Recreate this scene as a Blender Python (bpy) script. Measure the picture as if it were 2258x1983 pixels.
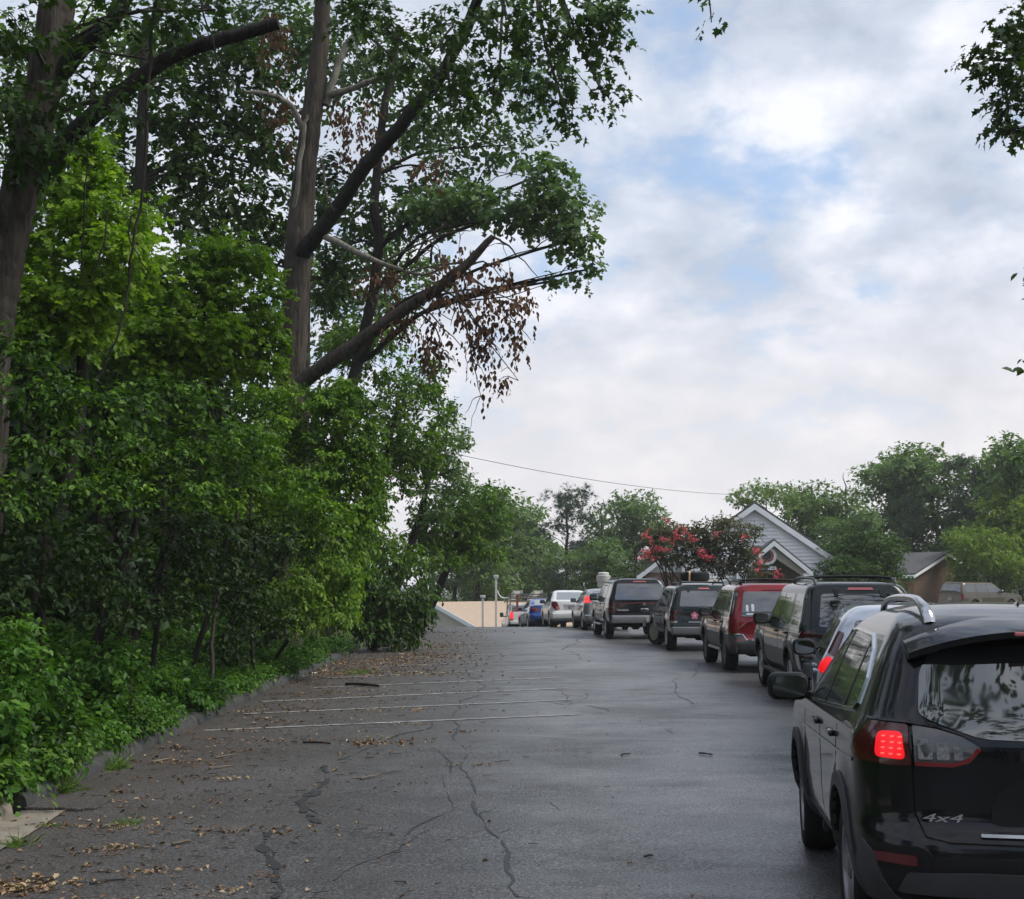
import bpy, bmesh, math, random
import numpy as np
from mathutils import Vector, Matrix
from mathutils.bvhtree import BVHTree
from math import radians as R, sin, cos, pi

for _o in list(bpy.data.objects):
    bpy.data.objects.remove(_o)
scene = bpy.context.scene
C = scene.collection
rnd = random.Random(7)
rng = np.random.default_rng(7)

# ------------------------------------------------------------------ camera
FPX, CX, CY = 2900.0, 1129.0, 991.5          # focal length and centre, in pixels of the 2258 x 1983 photograph
CAMH = 1.75
PITCH = math.atan((1285 - CY) / FPX)
cam = bpy.data.cameras.new('camera')
cam.sensor_fit = 'HORIZONTAL'
cam.sensor_width = 36.0
cam.lens = FPX / 2258.0 * 36.0
cam.clip_start = 0.05
cam.clip_end = 3000
camo = bpy.data.objects.new('camera', cam)
camo.location = (0, 0, CAMH)
camo.rotation_euler = (pi / 2 + PITCH, 0, 0)
C.objects.link(camo)
scene.camera = camo

# ------------------------------------------------------------------ sky, sun, exposure
SUN_EL, SUN_AZ = R(52), R(104)                # azimuth from +Y (ahead) towards +X (right)
world = bpy.data.worlds.new('World')
scene.world = world
world.use_nodes = True
nt = world.node_tree
nt.nodes.clear()
def wn(t, **k):
    n = nt.nodes.new(t)
    for a, b in k.items():
        setattr(n, a, b)
    return n
def wl(a, b):
    nt.links.new(a, b)
sky = wn('ShaderNodeTexSky', sky_type='NISHITA', sun_disc=False, sun_elevation=SUN_EL, sun_rotation=SUN_AZ)
sky.air_density = 1.0; sky.dust_density = 1.0; sky.ozone_density = 1.5
tc = wn('ShaderNodeTexCoord')
sep = wn('ShaderNodeSeparateXYZ'); wl(tc.outputs['Generated'], sep.inputs[0])
zc = wn('ShaderNodeMath', operation='MAXIMUM'); wl(sep.outputs['Z'], zc.inputs[0]); zc.inputs[1].default_value = 0.0
za = wn('ShaderNodeMath', operation='ADD'); wl(zc.outputs[0], za.inputs[0]); za.inputs[1].default_value = 0.45
dx = wn('ShaderNodeMath', operation='DIVIDE'); wl(sep.outputs['X'], dx.inputs[0]); wl(za.outputs[0], dx.inputs[1])
dy = wn('ShaderNodeMath', operation='DIVIDE'); wl(sep.outputs['Y'], dy.inputs[0]); wl(za.outputs[0], dy.inputs[1])
cmb = wn('ShaderNodeCombineXYZ'); wl(dx.outputs[0], cmb.inputs[0]); wl(dy.outputs[0], cmb.inputs[1])
def wnoise(scale, detail, rough, off, dist=0.0):
    mp = wn('ShaderNodeMapping'); mp.inputs['Location'].default_value = off
    wl(cmb.outputs[0], mp.inputs[0])
    n = wn('ShaderNodeTexNoise'); wl(mp.outputs[0], n.inputs['Vector'])
    n.inputs['Scale'].default_value = scale; n.inputs['Detail'].default_value = detail
    n.inputs['Roughness'].default_value = rough; n.inputs['Distortion'].default_value = dist
    return n
def wramp(src, stops):
    r = wn('ShaderNodeValToRGB'); wl(src, r.inputs[0])
    e = r.color_ramp.elements
    e[0].position, e[0].color = stops[0][0], stops[0][1]
    e[1].position, e[1].color = stops[-1][0], stops[-1][1]
    for p, c in stops[1:-1]:
        x = e.new(p); x.color = c
    r.color_ramp.interpolation = 'EASE'
    return r
def wmath(op, a, b, c=None):
    m = wn('ShaderNodeMath', operation=op)
    for i, v in enumerate((a, b) if c is None else (a, b, c)):
        if isinstance(v, (int, float)): m.inputs[i].default_value = v
        else: wl(v, m.inputs[i])
    return m.outputs[0]
def wsmooth(src, lo, hi, o0=0.0, o1=1.0):
    m = wn('ShaderNodeMapRange', interpolation_type='SMOOTHERSTEP'); wl(src, m.inputs['Value'])
    m.inputs['From Min'].default_value = lo; m.inputs['From Max'].default_value = hi; m.inputs['To Min'].default_value = o0; m.inputs['To Max'].default_value = o1
    return m.outputs[0]
n_puff = wnoise(10.0, 8.0, 0.57, (3.1, 1.7, 0), 0.1)
n_big = wnoise(1.7, 2.0, 0.45, (0.9, 5.6, 0))
n_shade = wnoise(4.6, 6.0, 0.55, (9.0, 4.0, 0), 0.15)
mix_n = wmath('MULTIPLY_ADD', n_big.outputs['Fac'], 0.85, wmath('MULTIPLY', n_puff.outputs['Fac'], 0.75))
cover = wsmooth(mix_n, 0.58, 0.85, 0.16, 1.0)
sh_n = wmath('MULTIPLY_ADD', n_puff.outputs['Fac'], 0.45, wmath('MULTIPLY', n_shade.outputs['Fac'], 0.75))
shade = wramp(sh_n, [(0.48, (3.0, 3.35, 4.0, 1)), (0.60, (3.85, 4.2, 4.9, 1)), (0.74, (5.5, 5.6, 6.05, 1))])
shade.color_ramp.interpolation = 'LINEAR'
# towards the horizon the layer thickens into a warm white veil
hz_s = wsmooth(zc.outputs[0], 0.05, 0.30, 1.0, 0.0)
class _O: pass
hz = _O(); hz.outputs = [hz_s]
covmax = _O(); covmax.outputs = [wmath('MAXIMUM', cover, wmath('MULTIPLY', hz_s, 0.97))]
hmix = wn('ShaderNodeMixRGB'); wl(hz.outputs[0], hmix.inputs[0]); wl(shade.outputs[0], hmix.inputs[1]); hmix.inputs[2].default_value = (5.2, 4.95, 4.95, 1)
hfac = wn('ShaderNodeMath', operation='MULTIPLY'); wl(hz.outputs[0], hfac.inputs[0]); hfac.inputs[1].default_value = 0.75
wl(hfac.outputs[0], hmix.inputs[0])
blue = wn('ShaderNodeMixRGB'); blue.inputs[0].default_value = 0.45; wl(sky.outputs[0], blue.inputs[1]); blue.inputs[2].default_value = (2.6, 3.8, 5.7, 1)
fin = wn('ShaderNodeMixRGB'); wl(covmax.outputs[0], fin.inputs[0]); wl(blue.outputs[0], fin.inputs[1]); wl(hmix.outputs[0], fin.inputs[2])
bg = wn('ShaderNodeBackground'); bg.inputs['Strength'].default_value = 0.1
wl(fin.outputs[0], bg.inputs['Color'])
wo = wn('ShaderNodeOutputWorld'); wl(bg.outputs[0], wo.inputs['Surface'])

sl = bpy.data.lights.new('sun', 'SUN')
sl.energy = 1.9; sl.angle = R(26); sl.color = (1.0, 0.95, 0.87)
so = bpy.data.objects.new('sun', sl)
so.rotation_euler = Vector((sin(SUN_AZ) * cos(SUN_EL), cos(SUN_AZ) * cos(SUN_EL), sin(SUN_EL))).to_track_quat('Z', 'Y').to_euler()
so.location = (20, 30, 40)
C.objects.link(so)

vs = scene.view_settings
vs.view_transform = 'Standard'; vs.look = 'None'; vs.exposure = 0.85; vs.gamma = 1.0; vs.use_curve_mapping = False
scene.render.engine = 'CYCLES'
cy = scene.cycles
cy.max_bounces = 6; cy.diffuse_bounces = 3; cy.glossy_bounces = 4; cy.transmission_bounces = 4; cy.transparent_max_bounces = 6
cy.volume_bounces = 1
cy.caustics_reflective = False; cy.caustics_refractive = False
cy.use_denoising = True
cy.sample_clamp_indirect = 4.0

# ------------------------------------------------------------------ ground shape and photo rays
_PY = np.array([-60, -20, 0, 3, 6.85, 9.5, 13, 18, 24, 34, 48], float)
_PZ = np.array([0.5, 0.5, 0.40, 0.20, -0.06, -0.12, -0.06, -0.02, 0.0, 0.0, 0.0], float)
def pchip(xs, ys):
    xs = np.asarray(xs, float); ys = np.asarray(ys, float)
    h = np.diff(xs); d = np.diff(ys) / h
    m = np.zeros_like(ys)
    m[0], m[-1] = d[0], d[-1]
    for i in range(1, len(xs) - 1):
        if d[i - 1] * d[i] > 0:
            w1, w2 = 2 * h[i] + h[i - 1], h[i] + 2 * h[i - 1]
            m[i] = (w1 + w2) / (w1 / d[i - 1] + w2 / d[i])
    def f(x):
        x = np.clip(np.asarray(x, float), xs[0], xs[-1])
        i = np.clip(np.searchsorted(xs, x, side='right') - 1, 0, len(xs) - 2)
        t = (x - xs[i]) / h[i]
        return ((2 * t**3 - 3 * t**2 + 1) * ys[i] + (t**3 - 2 * t**2 + t) * h[i] * m[i]
                + (-2 * t**3 + 3 * t**2) * ys[i + 1] + (t**3 - t**2) * h[i] * m[i + 1])
    return f
_prof = pchip(_PY, _PZ)
def sstep(a, b, x):
    t = np.clip((np.asarray(x, float) - a) / (b - a), 0, 1)
    return t * t * (3 - 2 * t)
def gz(x, y):
    """height of the lot: a shallow dip near the camera, a crest at about 50 m on the left, level ground to the right"""
    x = np.asarray(x, float); y = np.asarray(y, float)
    t = np.clip(y - 50, 0, None)
    drop = np.where(t < 20, 0.003 * t * t, 1.2 + 0.16 * (t - 20))
    drop = np.minimum(drop, 3.4 + 0 * drop)
    k = 1 - sstep(5.5, 11, x)
    return _prof(np.minimum(y, 48)) - drop * k
KERB_X = -4.0
def bank(x, y):
    """height of the wooded verge left of the kerb"""
    d = np.clip(KERB_X - np.asarray(x, float), 0, None)
    return gz(x, y) + 0.13 + 0.10 * np.minimum(d, 14)
_ct, _st = cos(PITCH), sin(PITCH)
def at(px, py, Y):
    u, v = (px - CX) / FPX, (CY - py) / FPX
    wy, wz = _ct - v * _st, _st + v * _ct
    s = Y / wy
    return Vector((u * s, Y, CAMH + wz * s))
def D(x, y, Y):                                # same, in the 2044-pixel-wide copy of the photograph
    return at(x * 1.10470, y * 1.10470, Y)
def ground(px, py):
    u, v = (px - CX) / FPX, (CY - py) / FPX
    wy, wz = _ct - v * _st, _st + v * _ct
    s, prev = 3.0, 3.0
    while s < 140:
        if CAMH + wz * s < float(gz(u * s, wy * s)):
            a, b = prev, s
            for _ in range(30):
                m = (a + b) / 2
                if CAMH + wz * m < float(gz(u * m, wy * m)): b = m
                else: a = m
            s = b
            break
        prev = s; s += 0.2
    x, y = u * s, wy * s
    return Vector((x, y, float(gz(x, y))))
def GD(x, y):
    return ground(x * 1.10470, y * 1.10470)

# ------------------------------------------------------------------ object helpers
def tag(o, label=None, cat=None, group=None, kind=None):
    if label: o['label'] = label
    if cat: o['category'] = cat
    if group: o['group'] = group
    if kind: o['kind'] = kind
    return o
def empty(name, loc=(0, 0, 0), rot=(0, 0, 0)):
    o = bpy.data.objects.new(name, None)
    o.location = loc; o.rotation_euler = rot
    o.empty_display_size = 0.2
    C.objects.link(o)
    return o
def link(name, me, mat=None, parent=None):
    if mat is not None and len(me.materials) == 0:
        me.materials.append(mat)
    o = bpy.data.objects.new(name, me)
    C.objects.link(o)
    if parent is not None: o.parent = parent
    return o
def shade(me, angle=None):
    n = len(me.polygons)
    me.polygons.foreach_set('use_smooth', np.ones(n, bool))
    if angle is not None:
        me.set_sharp_from_angle(angle=R(angle))
class Geo:
    """collects simple solids for ONE mesh"""
    def __init__(s): s.v, s.f = [], []
    def add(s, V, F):
        b = len(s.v); s.v += [tuple(p) for p in V]; s.f += [tuple(i + b for i in q) for q in F]; return s
    def box(s, x0, x1, y0, y1, z0, z1):
        V = [(x, y, z) for z in (z0, z1) for x, y in ((x0, y0), (x1, y0), (x1, y1), (x0, y1))]
        return s.add(V, [(3, 2, 1, 0), (4, 5, 6, 7), (0, 1, 5, 4), (1, 2, 6, 5), (2, 3, 7, 6), (3, 0, 4, 7)])
    def beam(s, a, b, w, h, up=(0, 0, 1)):
        a, b = Vector(a), Vector(b); d = (b - a).normalized(); up = Vector(up)
        r = d.cross(up); r = r.normalized() if r.length > 1e-6 else Vector((1, 0, 0)); u = r.cross(d)
        V = [p + r * (sx * w / 2) + u * (sz * h / 2) for p in (a, b) for sx, sz in ((-1, -1), (1, -1), (1, 1), (-1, 1))]
        return s.add(V, [(0, 1, 2, 3), (7, 6, 5, 4), (0, 4, 5, 1), (1, 5, 6, 2), (2, 6, 7, 3), (3, 7, 4, 0)])
    def tube(s, pts, rad, n=8, jit=0.0, cap=True, ridge=0.0):
        pts = [Vector(p) for p in pts]
        if not hasattr(rad, '__len__'): rad = [rad] * len(pts)
        V, F = [], []
        ref = None; rg = [rnd.uniform(-1, 1) for _ in range(n)]
        for i, p in enumerate(pts):
            d = (pts[min(i + 1, len(pts) - 1)] - pts[max(i - 1, 0)])
            d = d.normalized() if d.length > 1e-9 else Vector((0, 0, 1))
            if ref is None:
                ref = d.cross(Vector((0, 0, 1)) if abs(d.z) < 0.9 else Vector((1, 0, 0))).normalized()
            ref = (ref - d * ref.dot(d)).normalized()
            bi = d.cross(ref)
            for k in range(n):
                a = 2 * pi * k / n
                if ridge: rg[k] = max(-1, min(1, rg[k] + rnd.uniform(-.35, .35)))
                r = rad[i] * (1 + ridge * rg[k]) * (1 + (rnd.uniform(-jit, jit) if jit else 0))
                V.append(p + (ref * cos(a) + bi * sin(a)) * r)
        for i in range(len(pts) - 1):
            for k in range(n):
                F.append((i * n + k, i * n + (k + 1) % n, (i + 1) * n + (k + 1) % n, (i + 1) * n + k))
        if cap:
            F.append(tuple(range(n))[::-1]); F.append(tuple((len(pts) - 1) * n + k for k in range(n)))
        return s.add(V, F)
    def lathe(s, prof, c=(0, 0, 0), axis='z', n=16):
        V, F = [], []
        for (r, h) in prof:
            for k in range(n):
                a = 2 * pi * k / n
                x, y, z = r * cos(a), r * sin(a), h
                if axis == 'x': x, y, z = h, r * cos(a), r * sin(a)
                if axis == 'y': x, y, z = r * cos(a), h, r * sin(a)
                V.append((c[0] + x, c[1] + y, c[2] + z))
        m = len(prof)
        for i in range(m - 1):
            for k in range(n):
                F.append((i * n + k, i * n + (k + 1) % n, (i + 1) * n + (k + 1) % n, (i + 1) * n + k))
        F.append(tuple(range(n))[::-1]); F.append(tuple((m - 1) * n + k for k in range(n)))
        return s.add(V, F)
    def mesh(s, name, smooth=None):
        me = bpy.data.meshes.new(name); me.from_pydata(s.v, [], s.f); me.update()
        if smooth is not None: shade(me, smooth)
        return me
    def obj(s, name, mat, parent=None, smooth=None, bevel=None):
        me = s.mesh(name, None)
        if bevel:
            bm = bmesh.new(); bm.from_mesh(me)
            bmesh.ops.bevel(bm, geom=bm.edges[:], offset=bevel, segments=2, affect='EDGES', profile=0.6, clamp_overlap=True)
            bm.to_mesh(me); bm.free()
        if smooth is not None: shade(me, smooth)
        return link(name, me, mat, parent)

# ------------------------------------------------------------------ materials
MATS = {}
def mat_new(name):
    m = bpy.data.materials.new(name); m.use_nodes = True
    t = m.node_tree; b = t.nodes['Principled BSDF']
    return m, t, b
def N(t, typ, **k):
    n = t.nodes.new(typ)
    for a, v in k.items(): setattr(n, a, v)
    return n
def noise(t, scale, detail=4, rough=0.5, coord='Object', stretch=None, dist=0):
    tcn = N(t, 'ShaderNodeTexCoord'); out = tcn.outputs[coord]
    if stretch is not None:
        mp = N(t, 'ShaderNodeMapping'); mp.inputs['Scale'].default_value = stretch
        t.links.new(out, mp.inputs[0]); out = mp.outputs[0]
    n = N(t, 'ShaderNodeTexNoise'); t.links.new(out, n.inputs['Vector'])
    n.inputs['Scale'].default_value = scale; n.inputs['Detail'].default_value = detail
    n.inputs['Roughness'].default_value = rough; n.inputs['Distortion'].default_value = dist
    return n
def ramp(t, src, stops):
    r = N(t, 'ShaderNodeValToRGB'); t.links.new(src, r.inputs[0]); e = r.color_ramp.elements
    e[0].position, e[0].color = stops[0][0], (*stops[0][1], 1)
    e[1].position, e[1].color = stops[-1][0], (*stops[-1][1], 1)
    for p, c in stops[1:-1]:
        x = e.new(p); x.color = (*c, 1)
    return r
def g3(v): return (v, v, v)
def bump(t, b, src, strength, dist=0.01):
    bp = N(t, 'ShaderNodeBump'); bp.inputs['Strength'].default_value = strength; bp.inputs['Distance'].default_value = dist
    t.links.new(src, bp.inputs['Height']); t.links.new(bp.outputs[0], b.inputs['Normal'])
def plain(name, col, rough=0.5, metal=0.0, spec=0.5, coat=0.0, var=0.12, scale=6.0, emit=None, estr=0.0, bumpy=0.0):
    if name in MATS: return MATS[name]
    m, t, b = mat_new(name)
    b.inputs['Roughness'].default_value = rough; b.inputs['Metallic'].default_value = metal
    b.inputs['Specular IOR Level'].default_value = spec
    b.inputs['Coat Weight'].default_value = coat; b.inputs['Coat Roughness'].default_value = 0.03
    n = noise(t, scale, 4, 0.6)
    r = ramp(t, n.outputs['Fac'], [(0.3, tuple(c * (1 - var) for c in col)), (0.7, tuple(min(1, c * (1 + var)) for c in col))])
    t.links.new(r.outputs[0], b.inputs['Base Color'])
    if bumpy: bump(t, b, n.outputs['Fac'], bumpy)
    if emit:
        b.inputs['Emission Color'].default_value = (*emit, 1); b.inputs['Emission Strength'].default_value = estr
    MATS[name] = m
    return m
def paint(name, col, metal=0.3, rough=0.35):
    """clear-coated car paint with a film of dust, thicker low on the body"""
    if name in MATS: return MATS[name]
    m, t, b = mat_new(name)
    b.inputs['Metallic'].default_value = metal; b.inputs['Coat Weight'].default_value = 0.72 if max(col) < .05 else 1.0; b.inputs['Specular IOR Level'].default_value = 0.05
    n = noise(t, 3.0, 5, 0.65)
    tcn = N(t, 'ShaderNodeTexCoord'); sp = N(t, 'ShaderNodeSeparateXYZ'); t.links.new(tcn.outputs['Object'], sp.inputs[0])
    lo = ramp(t, sp.outputs['Z'], [(0.30, g3(1)), (0.75, g3(0.12))])
    mu = N(t, 'ShaderNodeMath', operation='MULTIPLY'); t.links.new(n.outputs['Fac'], mu.inputs[0]); t.links.new(lo.outputs[0], mu.inputs[1])
    m2 = N(t, 'ShaderNodeMath', operation='MULTIPLY'); t.links.new(mu.outputs[0], m2.inputs[0]); m2.inputs[1].default_value = 0.16
    mx = N(t, 'ShaderNodeMixRGB'); t.links.new(m2.outputs[0], mx.inputs[0]); mx.inputs[1].default_value = (*col, 1); mx.inputs[2].default_value = (0.10, 0.09, 0.08, 1)
    t.links.new(mx.outputs[0], b.inputs['Base Color'])
    rr = ramp(t, m2.outputs[0], [(0.0, g3(0.03)), (0.35, g3(0.30))]); t.links.new(rr.outputs[0], b.inputs['Coat Roughness'])
    b.inputs['Roughness'].default_value = rough
    MATS[name] = m
    return m
def bark(name, c0, c1, sc=9.0):
    m, t, b = mat_new(name)
    n = noise(t, sc, 6, 0.65, stretch=(1.6, 1.6, 0.22), dist=0.4)
    n2 = noise(t, 1.3, 3, 0.6)
    mixn = N(t, 'ShaderNodeMath', operation='MULTIPLY_ADD'); t.links.new(n2.outputs['Fac'], mixn.inputs[0]); mixn.inputs[1].default_value = 0.5; t.links.new(n.outputs['Fac'], mixn.inputs[2])
    r = ramp(t, mixn.outputs[0], [(0.50, c0), (0.74, c1), (0.95, tuple(min(1, c * 1.5) for c in c1))])
    t.links.new(r.outputs[0], b.inputs['Base Color']); b.inputs['Roughness'].default_value = 0.9; b.inputs['Specular IOR Level'].default_value = 0.2
    bump(t, b, n.outputs['Fac'], 1.0, 0.06)
    MATS[name] = m
    return m
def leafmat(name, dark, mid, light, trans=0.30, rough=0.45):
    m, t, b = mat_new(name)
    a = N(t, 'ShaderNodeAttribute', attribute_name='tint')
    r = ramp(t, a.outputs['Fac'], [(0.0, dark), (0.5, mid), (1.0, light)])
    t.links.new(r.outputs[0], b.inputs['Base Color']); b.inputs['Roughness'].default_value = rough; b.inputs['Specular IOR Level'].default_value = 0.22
    tr = N(t, 'ShaderNodeBsdfTranslucent')
    bc = N(t, 'ShaderNodeMixRGB', blend_type='MULTIPLY'); bc.inputs[0].default_value = 1.0; t.links.new(r.outputs[0], bc.inputs[1]); bc.inputs[2].default_value = (1.35, 1.5, 0.55, 1)
    t.links.new(bc.outputs[0], tr.inputs['Color'])
    ms = N(t, 'ShaderNodeMixShader'); ms.inputs[0].default_value = trans
    t.links.new(b.outputs[0], ms.inputs[1]); t.links.new(tr.outputs[0], ms.inputs[2])
    t.links.new(ms.outputs[0], t.nodes['Material Output'].inputs['Surface'])
    MATS[name] = m
    return m
# ------------------------------------------------------------------ ground, parking lot, kerb
def sheet(name, xs, ys, zf, mat, kind='structure', sm=True):
    X, Y = np.meshgrid(np.asarray(xs, float), np.asarray(ys, float)); Z = zf(X, Y)
    nx, ny = len(xs), len(ys)
    V = np.stack([X, Y, Z], -1).reshape(-1, 3)
    F = [(j * nx + i, j * nx + i + 1, (j + 1) * nx + i + 1, (j + 1) * nx + i) for j in range(ny - 1) for i in range(nx - 1)]
    me = bpy.data.meshes.new(name); me.from_pydata(V.tolist(), [], F); me.update()
    if sm: shade(me)
    o = link(name, me, mat); tag(o, kind=kind); return o

def ground_mat():
    m, t, b = mat_new('forest_floor')
    n = noise(t, 0.9, 6, 0.65); n2 = noise(t, 9.0, 5, 0.7)
    mx = N(t, 'ShaderNodeMath', operation='MULTIPLY_ADD'); t.links.new(n2.outputs['Fac'], mx.inputs[0]); mx.inputs[1].default_value = 0.6; t.links.new(n.outputs['Fac'], mx.inputs[2])
    r = ramp(t, mx.outputs[0], [(0.55, (0.030, 0.022, 0.014)), (0.8, (0.035, 0.050, 0.016)), (1.05, (0.06, 0.085, 0.028))])
    t.links.new(r.outputs[0], b.inputs['Base Color']); b.inputs['Roughness'].default_value = 0.95
    bump(t, b, n2.outputs['Fac'], 0.8, 0.05)
    return m
def asphalt_mat():
    m, t, b = mat_new('wet_asphalt')
    tcn = N(t, 'ShaderNodeTexCoord'); sp = N(t, 'ShaderNodeSeparateXYZ'); t.links.new(tcn.outputs['Object'], sp.inputs[0])
    agg = N(t, 'ShaderNodeTexVoronoi'); t.links.new(tcn.outputs['Object'], agg.inputs['Vector']); agg.inputs['Scale'].default_value = 75.0
    fine = noise(t, 55.0, 4, 0.8)
    mid = noise(t, 2.2, 6, 0.62); big = noise(t, 0.32, 4, 0.55, dist=0.6)
    st = noise(t, 1.0, 6, 0.62, stretch=(0.75, 1.5, 1), dist=0.5)
    # aggregate speckle
    sr = ramp(t, fine.outputs['Fac'], [(0.36, g3(0.024)), (0.48, g3(0.064)), (0.57, g3(0.115)), (0.66, g3(0.27))])
    tone = ramp(t, mid.outputs['Fac'], [(0.3, (0.72, 0.73, 0.75)), (0.7, (1.22, 1.22, 1.22))])
    mul = N(t, 'ShaderNodeMixRGB', blend_type='MULTIPLY'); mul.inputs[0].default_value = 1.0
    t.links.new(sr.outputs[0], mul.inputs[1]); t.links.new(tone.outputs[0], mul.inputs[2])
    # brown tannin and leaf-dust stain beside the kerb
    edge = N(t, 'ShaderNodeMath', operation='MULTIPLY_ADD'); t.links.new(big.outputs['Fac'], edge.inputs[0]); edge.inputs[1].default_value = 4.0; t.links.new(sp.outputs['X'], edge.inputs[2])
    em = ramp(t, edge.outputs[0], [(0.0, g3(1)), (1.0, g3(0))])
    mr = N(t, 'ShaderNodeMapRange'); t.links.new(edge.outputs[0], mr.inputs['Value']); mr.inputs['From Min'].default_value = -1.4; mr.inputs['From Max'].default_value = 2.2; mr.inputs['To Min'].default_value = 1; mr.inputs['To Max'].default_value = 0
    mm = N(t, 'ShaderNodeMath', operation='MULTIPLY'); t.links.new(mr.outputs[0], mm.inputs[0]); mm.inputs[1].default_value = 0.62
    br = N(t, 'ShaderNodeMixRGB'); t.links.new(mm.outputs[0], br.inputs[0]); t.links.new(mul.outputs[0], br.inputs[1]); br.inputs[2].default_value = (0.050, 0.039, 0.031, 1)
    t.links.new(br.outputs[0], b.inputs['Base Color'])
    # damp film: smoother in the wet lanes
    wet = N(t, 'ShaderNodeMath', operation='MULTIPLY_ADD'); t.links.new(st.outputs['Fac'], wet.inputs[0]); wet.inputs[1].default_value = 0.7; t.links.new(big.outputs['Fac'], wet.inputs[2])
    rr = ramp(t, wet.outputs[0], [(0.66, g3(0.27)), (0.86, g3(0.38)), (1.05, g3(0.52))])
    ra = N(t, 'ShaderNodeMath', operation='MULTIPLY_ADD'); t.links.new(mm.outputs[0], ra.inputs[0]); ra.inputs[1].default_value = 0.5; t.links.new(rr.outputs[0], ra.inputs[2])
    t.links.new(ra.outputs[0], b.inputs['Roughness'])
    sg_ = ramp(t, fine.outputs['Fac'], [(0.38, g3(0.10)), (0.52, g3(0.42)), (0.66, g3(1.0))]); t.links.new(sg_.outputs[0], b.inputs['Specular IOR Level'])
    hs = N(t, 'ShaderNodeMath', operation='MULTIPLY_ADD'); t.links.new(fine.outputs['Fac'], hs.inputs[0]); hs.inputs[1].default_value = 0.6; t.links.new(agg.outputs['Distance'], hs.inputs[2])
    bump(t, b, hs.outputs[0], 0.35, 0.006)
    return m
GROUND_M = ground_mat(); ASPHALT = asphalt_mat()
LOT_X0, LOT_X1, LOT_Y0, LOT_Y1 = KERB_X + 0.02, 17.0, -30.0, 62.0
LOT_GUT = KERB_X                                        # asphalt edge
def ground_z(x, y):
    z = np.where(x < KERB_X - 0.1, bank(x, y), gz(x, y) - 0.05)
    inside = (x >= KERB_X - 0.1) & (x < LOT_X1 + 0.3) & (y < LOT_Y1 + 2)
    z = np.where(inside, gz(x, y) - 0.12, z)
    far = sstep(90, 220, np.hypot(x, y))
    return z * (1 - far) + (-3.4) * far
gx = np.unique(np.concatenate([[-900, -500, -250, -140, -90, -60], np.arange(-45, KERB_X - 0.3, 1.5), [KERB_X - 0.3, KERB_X - 0.12, KERB_X - 0.08], np.arange(-3, 18, 1.5), [17.2, 17.4], np.arange(19, 60, 3), [75, 100, 150, 260, 500, 900]]))
gy = np.unique(np.concatenate([[-900, -400, -180, -90, -60, -40, -30], np.arange(-24, 7, 3), np.arange(7, 26, 1.0), np.arange(26, 48, 2), np.arange(48, 80, 1.5), np.arange(80, 130, 6), [150, 200, 300, 500, 900, 1500]]))
sheet('ground', gx, gy, ground_z, GROUND_M)
lx = np.unique(np.concatenate([[LOT_X0, -3.5, -2.5], np.arange(-1.5, 17.1, 1.0)]))
ly = np.unique(np.concatenate([np.arange(-30, 6, 3.0), np.arange(6, 26, 0.5), np.arange(26, 48, 1.0), np.arange(48, 62.1, 0.5)]))
lot = sheet('parking_lot', lx, ly, gz, ASPHALT)

def ribbon(name, pts, width, mat, parent, lift=0.004, wj=0.0, sub=0.4, jit=0.0, kind=None):
    P = [Vector((p[0], p[1], 0)) for p in pts]; Q = []
    for a, b in zip(P[:-1], P[1:]):
        n = max(1, int((b - a).length / sub))
        for i in range(n): Q.append(a.lerp(b, i / n))
    Q.append(P[-1])
    V, F = [], []
    nz_ = lambda: np.convolve(rng.normal(size=len(Q) + 8), np.array([1, 2, 3, 2, 1]) / 4.36, 'same')[4:-4]
    J, Wn = (np.convolve(nz_(), np.hanning(25) / 5, 'same') * 1.4 + nz_() * .28 + rng.normal(size=len(Q)) * .12 if len(Q) > 26 else nz_() * .6) * jit, np.clip(1 + wj * .55 * nz_(), .15, 2.2)
    for i, q in enumerate(Q):
        d = (Q[min(i + 1, len(Q) - 1)] - Q[max(i - 1, 0)]); d.normalize(); s = Vector((-d.y, d.x, 0))
        if 0 < i < len(Q) - 1: q = q + s * float(J[i])
        tap = 1.0 if not wj else (0.35 if i in (0, len(Q) - 1) else 1.0)
        w = width * tap * (float(Wn[i]) if wj else 1.0) / 2
        for k in (-1, 1):
            p = q + s * (w * k); V.append((p.x, p.y, float(gz(p.x, p.y)) + lift))
    gap = np.convolve(rng.random(len(Q) + 8), np.ones(5) / 5, 'same')[4:-4] if wj else np.ones(len(Q))
    F = [(2 * i, 2 * i + 2, 2 * i + 3, 2 * i + 1) for i in range(len(Q) - 1) if gap[i] > .40]
    me = bpy.data.meshes.new(name); me.from_pydata(V, [], F); me.update()
    return link(name, me, mat, parent)
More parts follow.
